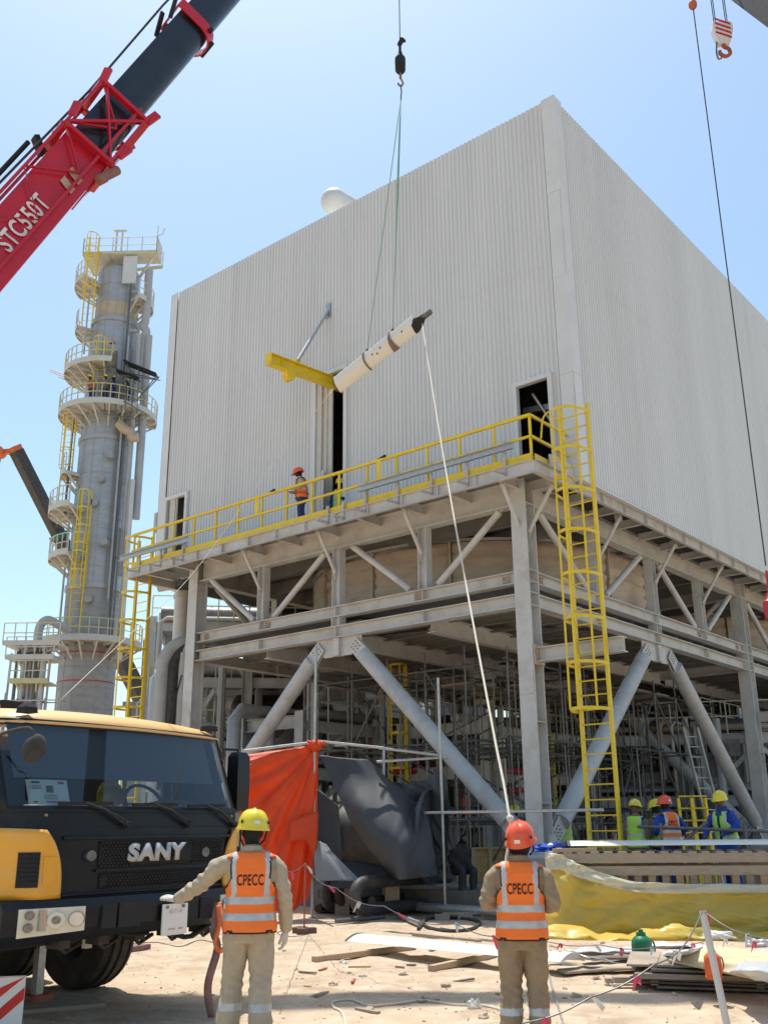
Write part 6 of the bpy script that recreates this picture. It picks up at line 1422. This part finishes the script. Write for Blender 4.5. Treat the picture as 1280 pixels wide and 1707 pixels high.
gt('lighter grey tarpaulin corner lying beside the scaffold tube', [
 [D(524,1397,YT-.25),D(535,1402,YT-.25),D(545,1408,YT-.3)],[D(524,1430,YT-.4),D(545,1430,YT-.45),D(565,1432,YT-.45)],[D(526,1468,YT-.5),D(565,1468,YT-.6),D(602,1468,YT-.55)]], 'tarp_light', na=.03)
gt('low grey tarpaulin fold spread along the foot of the pipe stack', [
 [D(556,1432,Y2+.3),D(590,1436,Y2+.2),D(630,1440,Y2+.1),D(662,1448,Y2)],
 [D(552,1455,Y2+.1),D(590,1458,Y2),D(630,1460,Y2-.1),D(665,1464,Y2-.2)],
 [D(550,1478,Y2-.1),D(590,1480,Y2-.2),D(630,1478,Y2-.3),D(668,1476,Y2-.3)]], na=.06)
# flanged pipe under the tarps
c = D(690,1395,Y2+.35); nz = thing('flanged_nozzle', 'large dark flanged pipe end poking out under the grey tarpaulin', 'pipe', (c.x,c.y,0))
dn = V((.75,-.25,0)).normalized(); c0 = V((0,0,c.z))
b = MB(); b.tube(c0-dn*2.2,c0+dn*.3,.72,n=32); b.build('pipe_barrel', 'pipe_black', nz, smooth=True)
b = MB(); b.tube(c0+dn*.3,c0+dn*.38,.95,n=40); b.build('flange', 'tarp_grey', nz, smooth=True)
x_, y_, z_ = frame(dn)
for k in range(22): t = 2*pi*k/22; q = c0+dn*.38+(x_*cos(t)+y_*sin(t))*.86; b = MB(); b.tube(q,q+dn*.008,.035,n=8); b.build('bolt_hole', 'dark', nz)
for k in (-1.6,-.5): b = MB(); b.box(c0+dn*k-V((0,0,c.z/2+.3)),(.3,.9,c.z-.6)); b.build('saddle', 'wood_grey', nz)
# ------------------------------------------------------------------ pipes on the ground
def gpipe(name, lab, pts, r, m, cat='pipe', n=12, group=None, sub=1):
    pts = [V(p) for p in pts]; o0 = V((pts[0].x,pts[0].y,0)); b = MB(); b.path(spline([p-o0 for p in pts],sub) if sub > 1 else [p-o0 for p in pts], r, n=n); o = b.build(name, m, None, smooth=True); o.location = o0; return tag(o, lab, cat, group)
gp = lambda px, py, z: G(px,py,z)
gpipe('steel_tube', 'long dark steel pipe lying just below the grey tarpaulin edge', [gp(538,1490,.35),gp(735,1468,.35)], .13, 'pipe_black')
gpipe('steel_tube', 'pale long pipe lying along the foot of the grey tarps', [gp(600,1476,.42),gp(745,1462,.42)], .08, 'pipe')
for i, (a, c_, r) in enumerate((((552,1522),(740,1490),.125),((576,1520),(760,1496),.125),((602,1528),(782,1500),.12))):
    p0, p1 = gp(a[0]+6,a[1]-12,.17+.02*i), gp(*c_,.17); dv = (p1-p0).normalized(); sv = V((dv.y,-dv.x,0)); h = .42
    pts = [p1,p0+dv*.4,p0,p0-dv*.22+V((0,0,.07)),p0-dv*.31+V((0,0,.25)),p0-dv*.22+V((0,0,.43)),p0+V((0,0,.50)),p0+dv*.4+V((0,0,.50)),p0+dv*(2.2+.4*i)+V((0,0,.50))]
    gpipe('return_bend_pipe', ('black return bend pipe outermost in the ground stack','black return bend pipe in the middle of the ground stack','rusty black return bend pipe lying nearest the white blade')[i], pts, r, 'pipe_black', n=14, sub=4)
gpipe('steel_tube', 'short dark elbow pipe standing up behind the return bends', [gp(545,1512,.05),gp(545,1500,.3),gp(549,1478,.5),gp(553,1472,.62)], .12, 'pipe_black', sub=4)
gpipe('steel_tube', 'pale grey pipe with a sleeve lying on timber blocks', [gp(688,1511,.16),gp(835,1520,.16)], .085, 'scaf_light')
gpipe('steel_tube', 'short pale grey pipe pointing towards the disc cover', [gp(795,1511,.1),gp(826,1495,.1)], .07, 'scaf_light')
gpipe('steel_tube', 'pale grey pipe showing beside the orange helmet worker', [gp(905,1522,.12),gp(942,1500,.14)], .1, 'pipe')
for i, (px,py,w_) in enumerate(((775,1528,.9),(650,1505,.7),(905,1536,.8))):
    p = gp(px,py,.05); t = MB(); 
    for k in range(3): t.box((-w_/2+w_*k/2,0,.05),(w_*.32,.16,.1))
    t.box((0,0,.11),(w_,.14,.03)); o = t.build('timber_block', 'wood_grey', None); o.location = (p.x,p.y,gz(p.x,p.y)); tag(o, ('timber packer under the sleeved pale pipe','timber packer beside the black return bend pipes','timber packer lying behind the orange helmet worker')[i], 'timber')
rnd = random.Random(21)
for i, (x0,y0,x1,y1,z,r,m) in enumerate(((545,1500,700,1486,.12,.07,'scaf'),(620,1502,800,1478,.30,.09,'pipe_black'),(560,1536,640,1528,.05,.04,'scaf'),(700,1498,860,1502,.08,.06,'pipe_black'),(640,1516,700,1540,.06,.045,'scaf_light'),(740,1505,850,1490,.2,.05,'scaf_light'),(530,1515,560,1498,.1,.08,'pipe_black'))):
    gpipe('steel_tube', ('thin dark tube behind the black return bends','dark pipe lying over the return bend stack','thin tube in front of the return bends','dark pipe on the sand behind the sleeved pale pipe','short pale tube lying across the sand by the hose','pale tube lying beside the shiny disc cover','stubby dark pipe beside the orange tarpaulin foot')[i], [gp(x0,y0,z),gp(x1,y1,z)], r, m)
for i in range(26):
    px, py = rnd.uniform(500,1040), rnd.uniform(1525,1690); p = G(px,py,0); b = MB(); L = rnd.uniform(.08,.35); a = rnd.random()*3.1
    b.box((0,0,.01),(L,rnd.uniform(.02,.06),rnd.uniform(.01,.03)),R=Matrix.Rotation(a,3,'Z')); mm = rnd.choice(('wood_grey','wood','scaf','plydark','rust_red','wood_grey')); o = b.build('scrap_piece', mm, None); o.location = (p.x,p.y,gz(p.x,p.y)+.004); tag(o, {'wood_grey':'small weathered wood splinter lying on the sand','wood':'small pale wood offcut lying on the sand','scaf':'small dull metal scrap lying on the sand','plydark':'small dark board scrap lying on the sand','rust_red':'small rust red metal scrap lying on the sand'}[mm], 'scrap', 'scraps littering the sand')
for i in range(40):
    px, py = rnd.uniform(420,1280), rnd.uniform(1500,1700); p = G(px,py,0); r = rnd.uniform(.025,.07); bm = bmesh.new(); bmesh.ops.create_icosphere(bm, subdivisions=2, radius=r)
    for v in bm.verts: v.co *= .8+.5*noise.noise(v.co*18+V((i,0,0))); v.co.z *= .65
    me = bpy.data.meshes.new('stone'); bm.to_mesh(me); bm.free(); me.materials.append(MAT['pebble']); o = link('stone', me, None, (p.x,p.y,gz(p.x,p.y)+r*.2)); tag(o, 'rough sand coloured stone lying on the ground', 'stone', 'stones on the sand')
# disc cover
dc = gp(768,1478,.45); t = thing('disc_cover', 'shiny steel dished cover resting on blocks beside the pipes', 'cover', (dc.x,dc.y,0))
b = MB(); b.loft([[V((r*cos(2*pi*i/40),r*sin(2*pi*i/40),z)) for i in range(40)] for z, r in ((.38,.60),(.37,.64),(.43,.645),(.47,.60),(.50,.4),(.51,.02))]); b.build('disc', 'galv', t, smooth=35)
for k in range(5): a = k*1.26+.3; b = MB(); b.box((.45*cos(a),.35*sin(a),.18),(.18,.16,.40)); b.build('block', 'wood_grey', t)
# cluttered fittings between pipes and column
rnd = random.Random(5)
for i in range(26):
    px, py = rnd.uniform(735,850), rnd.uniform(1415,1462); p = G(px,py+30,0); b = MB(); a = rnd.random()*6; L = rnd.uniform(.3,1.0); r = rnd.uniform(.04,.11)
    b.tube((-L/2*cos(a),-L/2*sin(a),0),(L/2*cos(a),L/2*sin(a),rnd.uniform(-.03,.05)),r,n=10)
    if i % 3 == 0: b.tube((L/2*cos(a)-.03,L/2*sin(a),0),(L/2*cos(a)+.03,L/2*sin(a),0),r*1.7,n=14)
    o = b.build('pipe_offcut', rnd.choice(('pipe_black','scaf','navy','rubber','scaf_light')), None, smooth=True); o.location = (p.x,p.y,rnd.uniform(.05,.5)); tag(o, 'dark pipe offcut in the heap between tarpaulin and corner column', 'pipe', 'heap of dark offcuts by the corner column')
# hoses and cables
def cable(lab, pts, r, m, name='cable', n=6): 
    P = [G(px,py,0) for px,py in pts]; P = [V((p.x,p.y,gz(p.x,p.y)+r)) for p in P]; o0 = P[0].copy(); b = MB(); b.path([p-o0 for p in spline(P,8)],r,n=n); o = b.build(name, m, None, smooth=True, ); o.location = o0; return tag(o, lab, name)
cable('black rubber hose looped on the sand behind the white blade', [(697,1550),(712,1535),(745,1532),(785,1535),(800,1541),(782,1550),(745,1553),(712,1547),(704,1536)], .03, 'hose', 'hose')
cable('white cable lying across the boom shadow in front of the worker', [(578,1712),(570,1688),(556,1680),(556,1670),(585,1668),(615,1678),(655,1676),(705,1672),(760,1678),(805,1680),(835,1688)], .012, 'rope')
cable('thin wire loops tangled on the sand beside the weighted post', [(470,1552),(500,1545),(520,1550),(510,1560),(480,1562),(462,1556),(490,1550)], .006, 'scaf', 'wire')
cable('thin wire strewn across the sand behind the sling', [(215,1573),(260,1570),(300,1577),(335,1568),(380,1577),(395,1570)], .007, 'scaf', 'wire')
cable('rope end trailing to the ground behind the orange helmet worker', [(910,1600),(918,1640),(928,1675),(940,1712)], .012, 'scaf_light', 'rope')
# ------------------------------------------------------------------ white blade on battens
def gblade(lab, p0, p1, wd, dark_tip=True, side=None, torn=False):
    o0 = V((*((p0+p1)/2).xy,0)); t = thing('airfoil', lab, 'fan blade', o0); b = MB(); d_ = (p1-p0).normalized()
    blade_mesh(b, p0-o0, p1-o0, wd, .07, (0,0,1), camber=.05, taper=1.0); b.build('blade_body', 'blade', t, smooth=True)
    b = MB(); blade_mesh(b, p0-o0-d_*.02, p0-o0+d_*.03, wd*1.02, .085, (0,0,1), camber=.05, steps=1, taper=1.); b.build('tip_edge', 'hose', t)
    for k, s in ((.70,.12),(.76,.12),(.95,.1),(.91,-.12),(.55,.1)):
        q = p0-o0+(p1-p0)*k+V((0,0,.072)); b = MB(); b.tube(q,q+V((0,0,.015)),.02,n=8); b.build('rivet', 'scaf', t)
    return t
q0, q1 = G(598,1566,.16), G(955,1600,.16)
gblade('white fan blade lying on wooden battens in the sand', q0, q1, .55)
b = MB(); p = G(955,1600,.13); p2_ = G(1003,1600,.08); d_ = (p2_-p).normalized(); sx_ = V((-d_.y,d_.x,0))
b.v = []; N_ = 9
for i in range(N_):
    for j in range(9):
        u = i/(N_-1); v = j/8-.5; b.v.append(p+d_*(u*.62-.05)+sx_*(v*.56)+V((0,0,.05*(1-4*v*v)*(1-u)+.05*noise.noise(V((u*3,v*5,1)))-u*.05+.04)))
b.f = [(i*9+j,i*9+j+1,(i+1)*9+j+1,(i+1)*9+j) for i in range(N_-1) for j in range(8)]; b.m = [0]*len(b.f); o = b.build('metal_sheet', 'galv', None, smooth='all', loc=V((p.x,p.y,0))); solid(o,.006); tag(o, 'crumpled bare metal sheet at the root end of the ground blade', 'sheet')
def batten(lab, a, c, w_=.09, h=.07, m='wood', z=0.):
    p, q = G(*a,0), G(*c,0); o0 = V((p.x,p.y,0)); b = MB(); zz = gz(p.x,p.y)+h/2+z; b.bar(V((0,0,zz)),V((q.x-p.x,q.y-p.y,zz)),w_,h); o = b.build('timber_batten', m, None); o.location = o0; tag(o, lab, 'timber')
batten('pale timber batten under the tip of the ground blade', (523,1604),(690,1583))
batten('pale timber batten under the middle of the ground blade', (718,1618),(835,1592))
batten('weathered timber batten lying flat beside the hose', (690,1560),(800,1572), m='wood_grey', h=.05)
batten('short mauve timber offcut on the sand behind the front wheel', (195,1588),(243,1580), m='sling_mauve', w_=.2)
batten('thin timber strip lying by the return bend pipes', (590,1532),(690,1530), m='wood_grey', w_=.06, h=.04)
# weighted marker posts and tape
def post(lab, px, py, h, base=True, m='rust_red', r=.014, lean=(0,0), foot='brick'):
    p = G(px,py,0); t = thing('marker_post', lab, 'post', (p.x,p.y,0)); b = MB(); b.tube((0,0,0),(lean[0],lean[1],h),r,n=8); b.build('rod', m, t, smooth=True)
    if base:
        for k in range(3): a = 2*pi*k/3+.4; b = MB(); b.box((.10*cos(a),.10*sin(a),.05),(.2,.17,.10),R=Matrix.Rotation(a,3,'Z')); b.build('base_block', foot, t)
    return p+V((lean[0],lean[1],h))
pa = post('thin rusty marker post on a brown cross shaped weight', 507,1557,1.15)
pc = post('pale square marker post with tape knots in front of the plywood stack', 1222,1760,1.05, base=False, m='pipe_white', r=.03, lean=(-.10,.1))
pd = post('thin grey rod leaning against the yellow plastic sheet', 1233,1560,1.0, base=False, m='scaf_light', r=.014, lean=(-.16,.2))
def tape(lab, pts, flags, r=.005, m='scaf'):
    o0 = pts[0].copy(); b = MB(); P = [a+(c-a)*(k/10)-V((0,0,.10*sin(pi*k/10)*min(1,(c-a).length/2))) for a, c in zip(pts,pts[1:]) for k in range(10)]+[pts[-1]]; b.path([p-o0 for p in P],r,n=5); t = b.build('barrier_line', m, None, loc=None); t.location = o0; tag(t, lab, 'barrier line')
    for k in range(flags):
        i = int((k+.6)/flags*(len(P)-1)); q = P[i]-o0; f = MB(); L = random.uniform(.05,.13); sx = random.uniform(-.09,.09); z1 = V((sx,random.uniform(-.04,.04),-L))
        f.slab([q+V((-.015,0,.01)),q+V((.015,0,.012)),q+z1+V((.025,.02,.01)),q+z1+V((.0,.0,-.012))],(0,.004,0)); f.slab([q+V((.01,0,.012)),q+V((.035,.01,-.01)),q+z1*.7+V((.05,0,0)),q+z1*.6+V((.025,0,.01))],(0,.004,0))
        f.build('tape_strip', ('tape_red','plastic_white')[k%2], t)
    return t
tape('grey barrier rope with red and white flags from the rusty post', [V((D(455,1448,11).x,11.2,1.35)),pa,D(560,1480,13.8),D(640,1510,12.6),D(760,1540,11.2),D(850,1560,10.3)], 7)
tape('grey barrier rope with pink tape knots slanting in the foreground', [D(870,1706,7.0),D(985,1662,7.1),D(1090,1608,7.2),pc,D(1280,1565,7.8)], 6, r=.006)
tape('low barrier string with red and white tails near the yellow sheet', [D(905,1568,12.5),D(1000,1575,12.5),D(1085,1580,12.5),D(1200,1560,12.3),D(1280,1570,12.3)], 7, r=.005)
# ------------------------------------------------------------------ blade crate with plastic sheet
cA, cB = G(930,1562,0), G(1330,1562,0); cd = (cB-cA).normalized(); cn = V((-cd.y,cd.x,0)); CL = 4.6; CZ = 1.28
cA = cA+V((0,.35,0))
ct = thing('blade_crate', 'long timber slatted crate half covered by yellow plastic sheet', 'crate', (cA.x,cA.y,0), atan2(cd.y,cd.x))
for z in (.12,.55,CZ-.28,CZ-.08): b = MB(); b.box((CL/2,0,z),(CL,.05,.15)); b.build('side_rail', 'wood_grey', ct); b = MB(); b.box((CL/2,1.15,z),(CL,.05,.15)); b.build('side_rail', 'wood', ct)
k = 0
while k*.23 < CL:
    for y in (.04,1.11): b = MB(); b.box((.07+k*.23,y,.55),(.12,.03,.9)); b.build('slat', 'wood' if k%2 else 'wood_grey', ct)
    b = MB(); b.box((.07+k*.23,.58,CZ+.01),(.13,1.2,.03),R=Matrix.Rotation(random.uniform(-.02,.02),3,'Z')); b.build('top_slat', 'wood_grey', ct); k += 1
for y in (.2,.45,.7,.95): b = MB(); b.box((.0,y,.6),(.03,.2,1.15)); b.build('end_slat', 'wood_grey', ct)
b = MB(); b.box((CL/2,.58,.06),(CL,1.1,.05)); b.build('floor_board', 'wood_grey', ct)
b = MB(); b.box((.14,-.035,.95),(.12,.01,.16)); b.build('label_plate', 'paper', ct)
CW = lambda x, y, z: V((cA.x,cA.y,0))+cd*x+cn*y+V((0,0,z))
bp0, bp1 = CW(.35,.55,CZ+.12), CW(4.9,.55,CZ+.12)
gblade('white fan blade resting on top of the slatted crate', bp0, bp1, .6)
b = MB(); b.bar(CW(.2,.3,CZ+.05)-CW(.2,.3,0),CW(.2,1.0,CZ+.05)-CW(.2,.3,0),.09,.06); b.bar(CW(.05,.1,CZ+.05)-CW(.2,.3,0),CW(.8,.12,CZ+.06)-CW(.2,.3,0),.09,.06); o = b.build('timber_packer', 'wood', None); o.location = CW(.2,.3,0); tag(o, 'pale timber packer under the crate blade tip', 'timber')
ys_ = [[CW(-.06,-.06,CZ-.02),CW(.5,-.08,CZ-.18),CW(1.2,-.10,CZ-.42),CW(2.2,-.12,.78),CW(3.4,-.12,.74),CW(4.6,-.12,.72)],
       [CW(-.12,-.12,.85),CW(.5,-.16,.75),CW(1.2,-.16,.70),CW(2.2,-.18,.60),CW(3.4,-.18,.58),CW(4.6,-.18,.56)],
       [CW(-.22,-.2,.42),CW(.45,-.24,.40),CW(1.2,-.22,.38),CW(2.2,-.22,.34),CW(3.4,-.22,.32),CW(4.6,-.22,.32)],
       [CW(-.30,-.28,.03),CW(.45,-.32,.05),CW(1.2,-.28,.05),CW(2.2,-.28,.06),CW(3.4,-.28,.05),CW(4.6,-.28,.05)]]
o = sheet('plastic_sheet', ys_, 'plastic_yellow', None, sub=16, fold=lambda u,v: .03*sin(v*11+u*4)+.03*sin(u*30+v*7)*(1-u)+.06*rid(u*7+v*2.5,v*2.2-u*3,4)+.035*rid(u*17-v*4,v*5,7)+.02*rid(u*40,v*11,9), loc=V((cA.x,cA.y,0))); tag(o, 'yellow plastic sheet draped over the front of the slatted crate', 'plastic sheet')
ys_ = [[CW(-.10,-.13,CZ+.03),CW(.12,-.14,CZ),CW(.35,-.15,CZ-.1),CW(.6,-.17,CZ-.22),CW(1.4,-.2,.84),CW(2.6,-.22,.80),CW(4.6,-.22,.80)],
       [CW(-.10,-.17,CZ-.25),CW(.15,-.19,CZ-.26),CW(.4,-.2,CZ-.36),CW(.8,-.22,.80),CW(1.5,-.24,.66),CW(2.6,-.26,.66),CW(4.6,-.26,.66)]]
o = sheet('clear_sheet', ys_, 'plastic_clear', None, sub=9, fold=lambda u,v: .03*sin(u*50)*(1-v)+.05*rid(u*24+v*3,v*2,3)+.02*sin(u*23+v*9), loc=V((cA.x,cA.y,0))); tag(o, 'clear crinkled plastic folded over the top of the yellow sheet', 'plastic sheet')
ys_ = [[CW(-.5+.7*i,-.30-.06*(i%2),.06+.05*(i%2)) for i in range(8)],[CW(-.5+.7*i,-.55-.1*((i+1)%2),.16+.08*sin(i*2.2)) for i in range(8)],[CW(-.45+.7*i,-.78-.12*(i%3),.05) for i in range(8)]]
o = sheet('plastic_sheet', ys_, 'plastic_yellow', None, sub=6, fold=lambda u,v: .09*abs(noise.noise(V((u*16,v*3,2))))+.05*rid(u*30,v*4,3)+.02*sin(u*60), loc=V((cA.x,cA.y,0))); tag(o, 'crumpled tail of yellow plastic sheet spread on the sand', 'plastic sheet')
def crumple(name, lab, cat, c, r, m, seed, flat=.6, n=3):
    bm = bmesh.new(); bmesh.ops.create_icosphere(bm, subdivisions=n, radius=1.)
    for v in bm.verts:
        k = .75+.55*noise.noise(v.co*2.1+V((seed,0,0)))+.3*noise.noise(v.co*5+V((seed,2,0))); v.co = V((v.co.x*r[0]*k,v.co.y*r[1]*k,max(-.02,v.co.z*r[2]*k)))
    me = bpy.data.meshes.new(name); bm.to_mesh(me); bm.free(); me.materials.append(MAT[m]); o = link(name, me, None, c); return tag(o, lab, cat)
crumple('blue_plastic', 'crumpled blue plastic sheet on the corner of the slatted crate', 'plastic sheet', CW(.05,.9,CZ+.03), (.42,.3,.16), 'plastic_blue', 3)
p = G(790,1683,0); crumple('plastic_bag', 'crumpled clear plastic bag lying on the white cable', 'bag', (p.x,p.y,gz(p.x,p.y)), (.10,.07,.10), 'plastic_bag', 9)
for i, (px,py,lab) in enumerate(((575,1605,'small scrap of white plastic under the ground blade'),(1025,1644,'small white plastic scrap beside the plywood stack'),(995,1560,'pink and white tape scrap behind the orange helmet worker'),(1275,1646,'white plastic scrap on the plywood stack edge'),(605,1630,'tiny white litter scrap on the open sand'))):
    p = G(px,py,0); crumple('litter_scrap', lab, 'litter', (p.x,p.y,gz(p.x,p.y)+.01), (.07,.05,.03), 'plastic_white', 20+i, n=2)
# ------------------------------------------------------------------ plywood stack, foam, jugs
sA = G(1060,1650,0); st_ = thing('plywood_stack', 'low stack of weathered dark boards and plywood on the sand', 'board stack', (sA.x,sA.y,0), radians(-17))
z = .03
for k in range(7):
    w_, l_ = 1.2+random.uniform(-.05,.05), 2.6+random.uniform(-.1,.2); b = MB(); b.box((l_/2+random.uniform(-.12,.22),w_/2+random.uniform(-.07,.07),z+.012),(l_,w_,.022),R=Matrix.Rotation(random.uniform(-.05,.05),3,'Z')); b.build('board', 'plydark' if k < 6 else 'wood_grey', st_); z += .034
    for x in (.2,1.3,2.3): b = MB(); b.box((x,.5,z-.006),(.08,1.0,.012)); b.build('spacer', 'wood_grey', st_)
for k, (x,y,l,a) in enumerate(((-.35,.25,1.3,.35),(-.25,.1,1.1,.30),(-.1,.95,1.4,.22),(.0,-.08,2.2,.05))): b = MB(); R = Matrix.Rotation(a,3,'Z'); b.box(V((x,y,.05+.035*k))+R@V((l/2,0,0)),(l,.1,.05),R=R); b.build('edge_batten', 'wood_grey', st_)
def SW(x, y, zz): return V((sA.x,sA.y,0))+Matrix.Rotation(radians(-17),3,'Z')@V((x,y,zz))
b = MB(); P = [G(1112,1603,.27),G(1270,1636,.27),G(1345,1600,.27),G(1190,1578,.27)]; o0 = P[0].copy(); b.slab([p-o0 for p in P],(0,0,.02)); o = b.build('plywood_sheet', 'plywood', None); o.location = o0; tag(o, 'fresh pale plywood sheet on top of the dark board stack', 'plywood')
def jug(lab, px, py, z, m, s, capm):
    p = G(px,py,z); t = thing('water_jug', lab, 'jug', (p.x,p.y,z), .3); b = MB()
    b.loft([[V((r*s*cos(2*pi*i/28),r*s*sin(2*pi*i/28),zz*s)) for i in range(28)] for zz, r in ((0,.11),(.01,.125),(.03,.128),(.04,.122),(.10,.122),(.11,.126),(.25,.126),(.30,.122),(.335,.095),(.355,.07))]); b.build('body', m, t, smooth=35)
    b = MB(); b.tube((0,0,.35*s),(0,0,.40*s),.065*s,.055*s,n=20); b.build('cap', capm, t, smooth=35)
    b = MB(); b.tube((0,0,.40*s),(0,0,.43*s),.03*s,n=12); b.build('spout', capm, t, smooth=True)
    b = MB(); b.path(spline([V((.10*s,0,.31*s)),V((.17*s,0,.27*s)),V((.175*s,0,.15*s)),V((.12*s,0,.09*s))],5),.012*s,n=8); b.build('handle', capm, t, smooth=True)
jug('green insulated water jug standing behind the board stack', 1072,1612,.06, 'green_jug', 1.0, 'green_jug')
jug('orange insulated water jug standing on the board stack edge', 1190,1632,.24, 'orange_jug', .68, 'orange_jug')
g = [[G(1082,1596,.10),G(1110,1596,.12),G(1135,1594,.14),G(1168,1592,.12)],[G(1092,1592,.18),G(1118,1592,.30),G(1142,1590,.32),G(1170,1584,.2)],[G(1115,1586,.28),G(1130,1586,.45),G(1145,1584,.50),G(1170,1578,.25)]]
o = sheet('foam_sheet', g, 'foam', None, sub=7, fold=lambda u,v: .012*sin(v*26), loc=V((*g[0][0].xy,0)), th=.012); tag(o, 'white ribbed foam sheet curled up beside the green jug', 'foam sheet')
g = [[G(1210,1622,.30),G(1240,1628,.31),G(1290,1640,.30)],[G(1225,1612,.36),G(1250,1616,.42),G(1300,1620,.36)],[G(1240,1600,.30),G(1265,1602,.36),G(1310,1604,.30)]]
o = sheet('foam_sheet', g, 'plastic_white', None, sub=7, noise_amp=.04, ns=4, loc=V((*g[0][0].xy,0)), th=.006); tag(o, 'translucent white foam film lying on the plywood sheet', 'foam sheet')
p = G(1200,1575,.1); o = crumple('plastic_film', 'white plastic film with pink tape knotted to the marker post', 'plastic sheet', D(1198,1560,9.5), (.16,.1,.05), 'plastic_white', 31); 
p = G(1262,1566,.1); o = crumple('plastic_film', 'white and pink tape bundle in front of the yellow plastic', 'plastic sheet', (p.x,p.y,.02), (.25,.12,.10), 'plastic_white', 33)
# ------------------------------------------------------------------ guard rail tubes in front of the group
y_ = 19.4
gr_ = fr_tube('guard_rail', [(D(1062,1378,y_),D(1330,1388,y_)),(V((D(1100,1378,y_).x,y_,0)),D(1100,1372,y_)),(V((D(1240,1382,y_).x,y_,0)),D(1240,1375,y_)),(D(1130,1410,y_),D(1178,1370,y_))], 'grey scaffold tube guard rail in front of the vest workers', r=.03, m='scaf')
# ------------------------------------------------------------------ hazard board and slings
p = G(8,1735,0); hz = thing('hazard_board', 'red and white striped hazard board in front of the outrigger', 'barrier', (p.x,p.y,0), radians(12))
b = MB(); b.box((0,0,.30),(.26,.03,.42)); hb_ = b.build('board', 'white_paint', hz)
for k in range(3):
    z0 = .12+k*.2; poly = [(-.128,z0-.02),(.128,z0+.2),(.128,z0+.30),(-.128,z0+.08)]
    poly = [(x,max(.10,min(.505,z))) for x,z in poly]; b = MB(); b.slab([V((x,-.018,z)) for x,z in poly],(0,.002,0)); b.build('stripe', 'sign_red', hb_)
for x in (-.09,.09): b = MB(); b.box((x,.01,.05),(.03,.2,.10)); b.build('foot', 'scaf', hz)
pk = T2W((.60,by(.5)-.06,1.0)); pz = T2W((.56,-.26,0))
w0 = pk; pts = [w0,w0+V((-.03,-.05,-.25)),V((w0.x+.02,w0.y-.10,.62)),V((w0.x-.05,w0.y-.14,.30)),V((w0.x-.01,w0.y-.12,.02))]
def strap(lab, pts, w_, m, nrm=(0,-1,0)):
    P = spline(pts,8); o0 = P[0].copy(); b = MB(); rings = []
    for i, p in enumerate(P):
        d_ = (P[min(i+1,len(P)-1)]-P[max(i-1,0)]).normalized(); a = .5*sin(i*.35); s_ = d_.cross(V(nrm)).normalized(); s_ = (s_*cos(a)+V(nrm)*sin(a)); n_ = s_.cross(d_).normalized()
        rings.append([p-o0+s_*w_/2+n_*.006,p-o0-s_*w_/2+n_*.006,p-o0-s_*w_/2-n_*.006,p-o0+s_*w_/2-n_*.006])
    b.loft(rings); o = b.build('web_sling', m, None, smooth='all'); o.location = o0; return tag(o, lab, 'sling')
strap('long mauve web sling hanging from the truck tow pin to the ground', pts, .075, 'sling_mauve')
strap('orange looped web sling hanging from the truck tow pin', [w0,w0+V((.05,-.06,-.15)),w0+V((.10,-.1,-.36)),w0+V((.05,-.12,-.43)),w0+V((.0,-.1,-.36)),w0+V((.02,-.07,-.2)),w0+V((.0,-.02,-.02))], .045, 'sling_orange')

# loose sheets and film around the crate
for i, (px,py,w_,l_,m,rz,lab) in enumerate(((1010,1588,.5,1.1,'plastic_white',.3,'thin white film spread flat beside the crumpled metal sheet'),(1120,1580,.35,1.0,'foam',-.2,'flat white foam strip in front of the yellow plastic'),(1245,1590,.5,1.3,'plastic_white',.15,'white plastic film trailing behind the plywood sheet'),(1010,1622,.22,1.2,'wood_grey',.25,'weathered plank lying left of the dark board stack'),(1060,1600,.14,1.5,'plydark',.1,'dark narrow board lying behind the green jug'))):
    p = G(px,py,0); R = Matrix.Rotation(rz,3,'Z'); g = [[V((p.x,p.y,gz(p.x,p.y)+.03+.03*noise.noise(V((a*3,c*3,i*5)))))+R@V((a*l_,c*w_,0)) for a in (-.5,-.2,.1,.5)] for c in (-.5,0,.5)]
    o = sheet('loose_sheet', g, m, None, sub=6, noise_amp=.05 if i < 3 else .0, ns=5, loc=V((p.x,p.y,0)), th=.008 if i < 3 else .03); tag(o, lab, 'sheet' if i < 3 else 'timber')
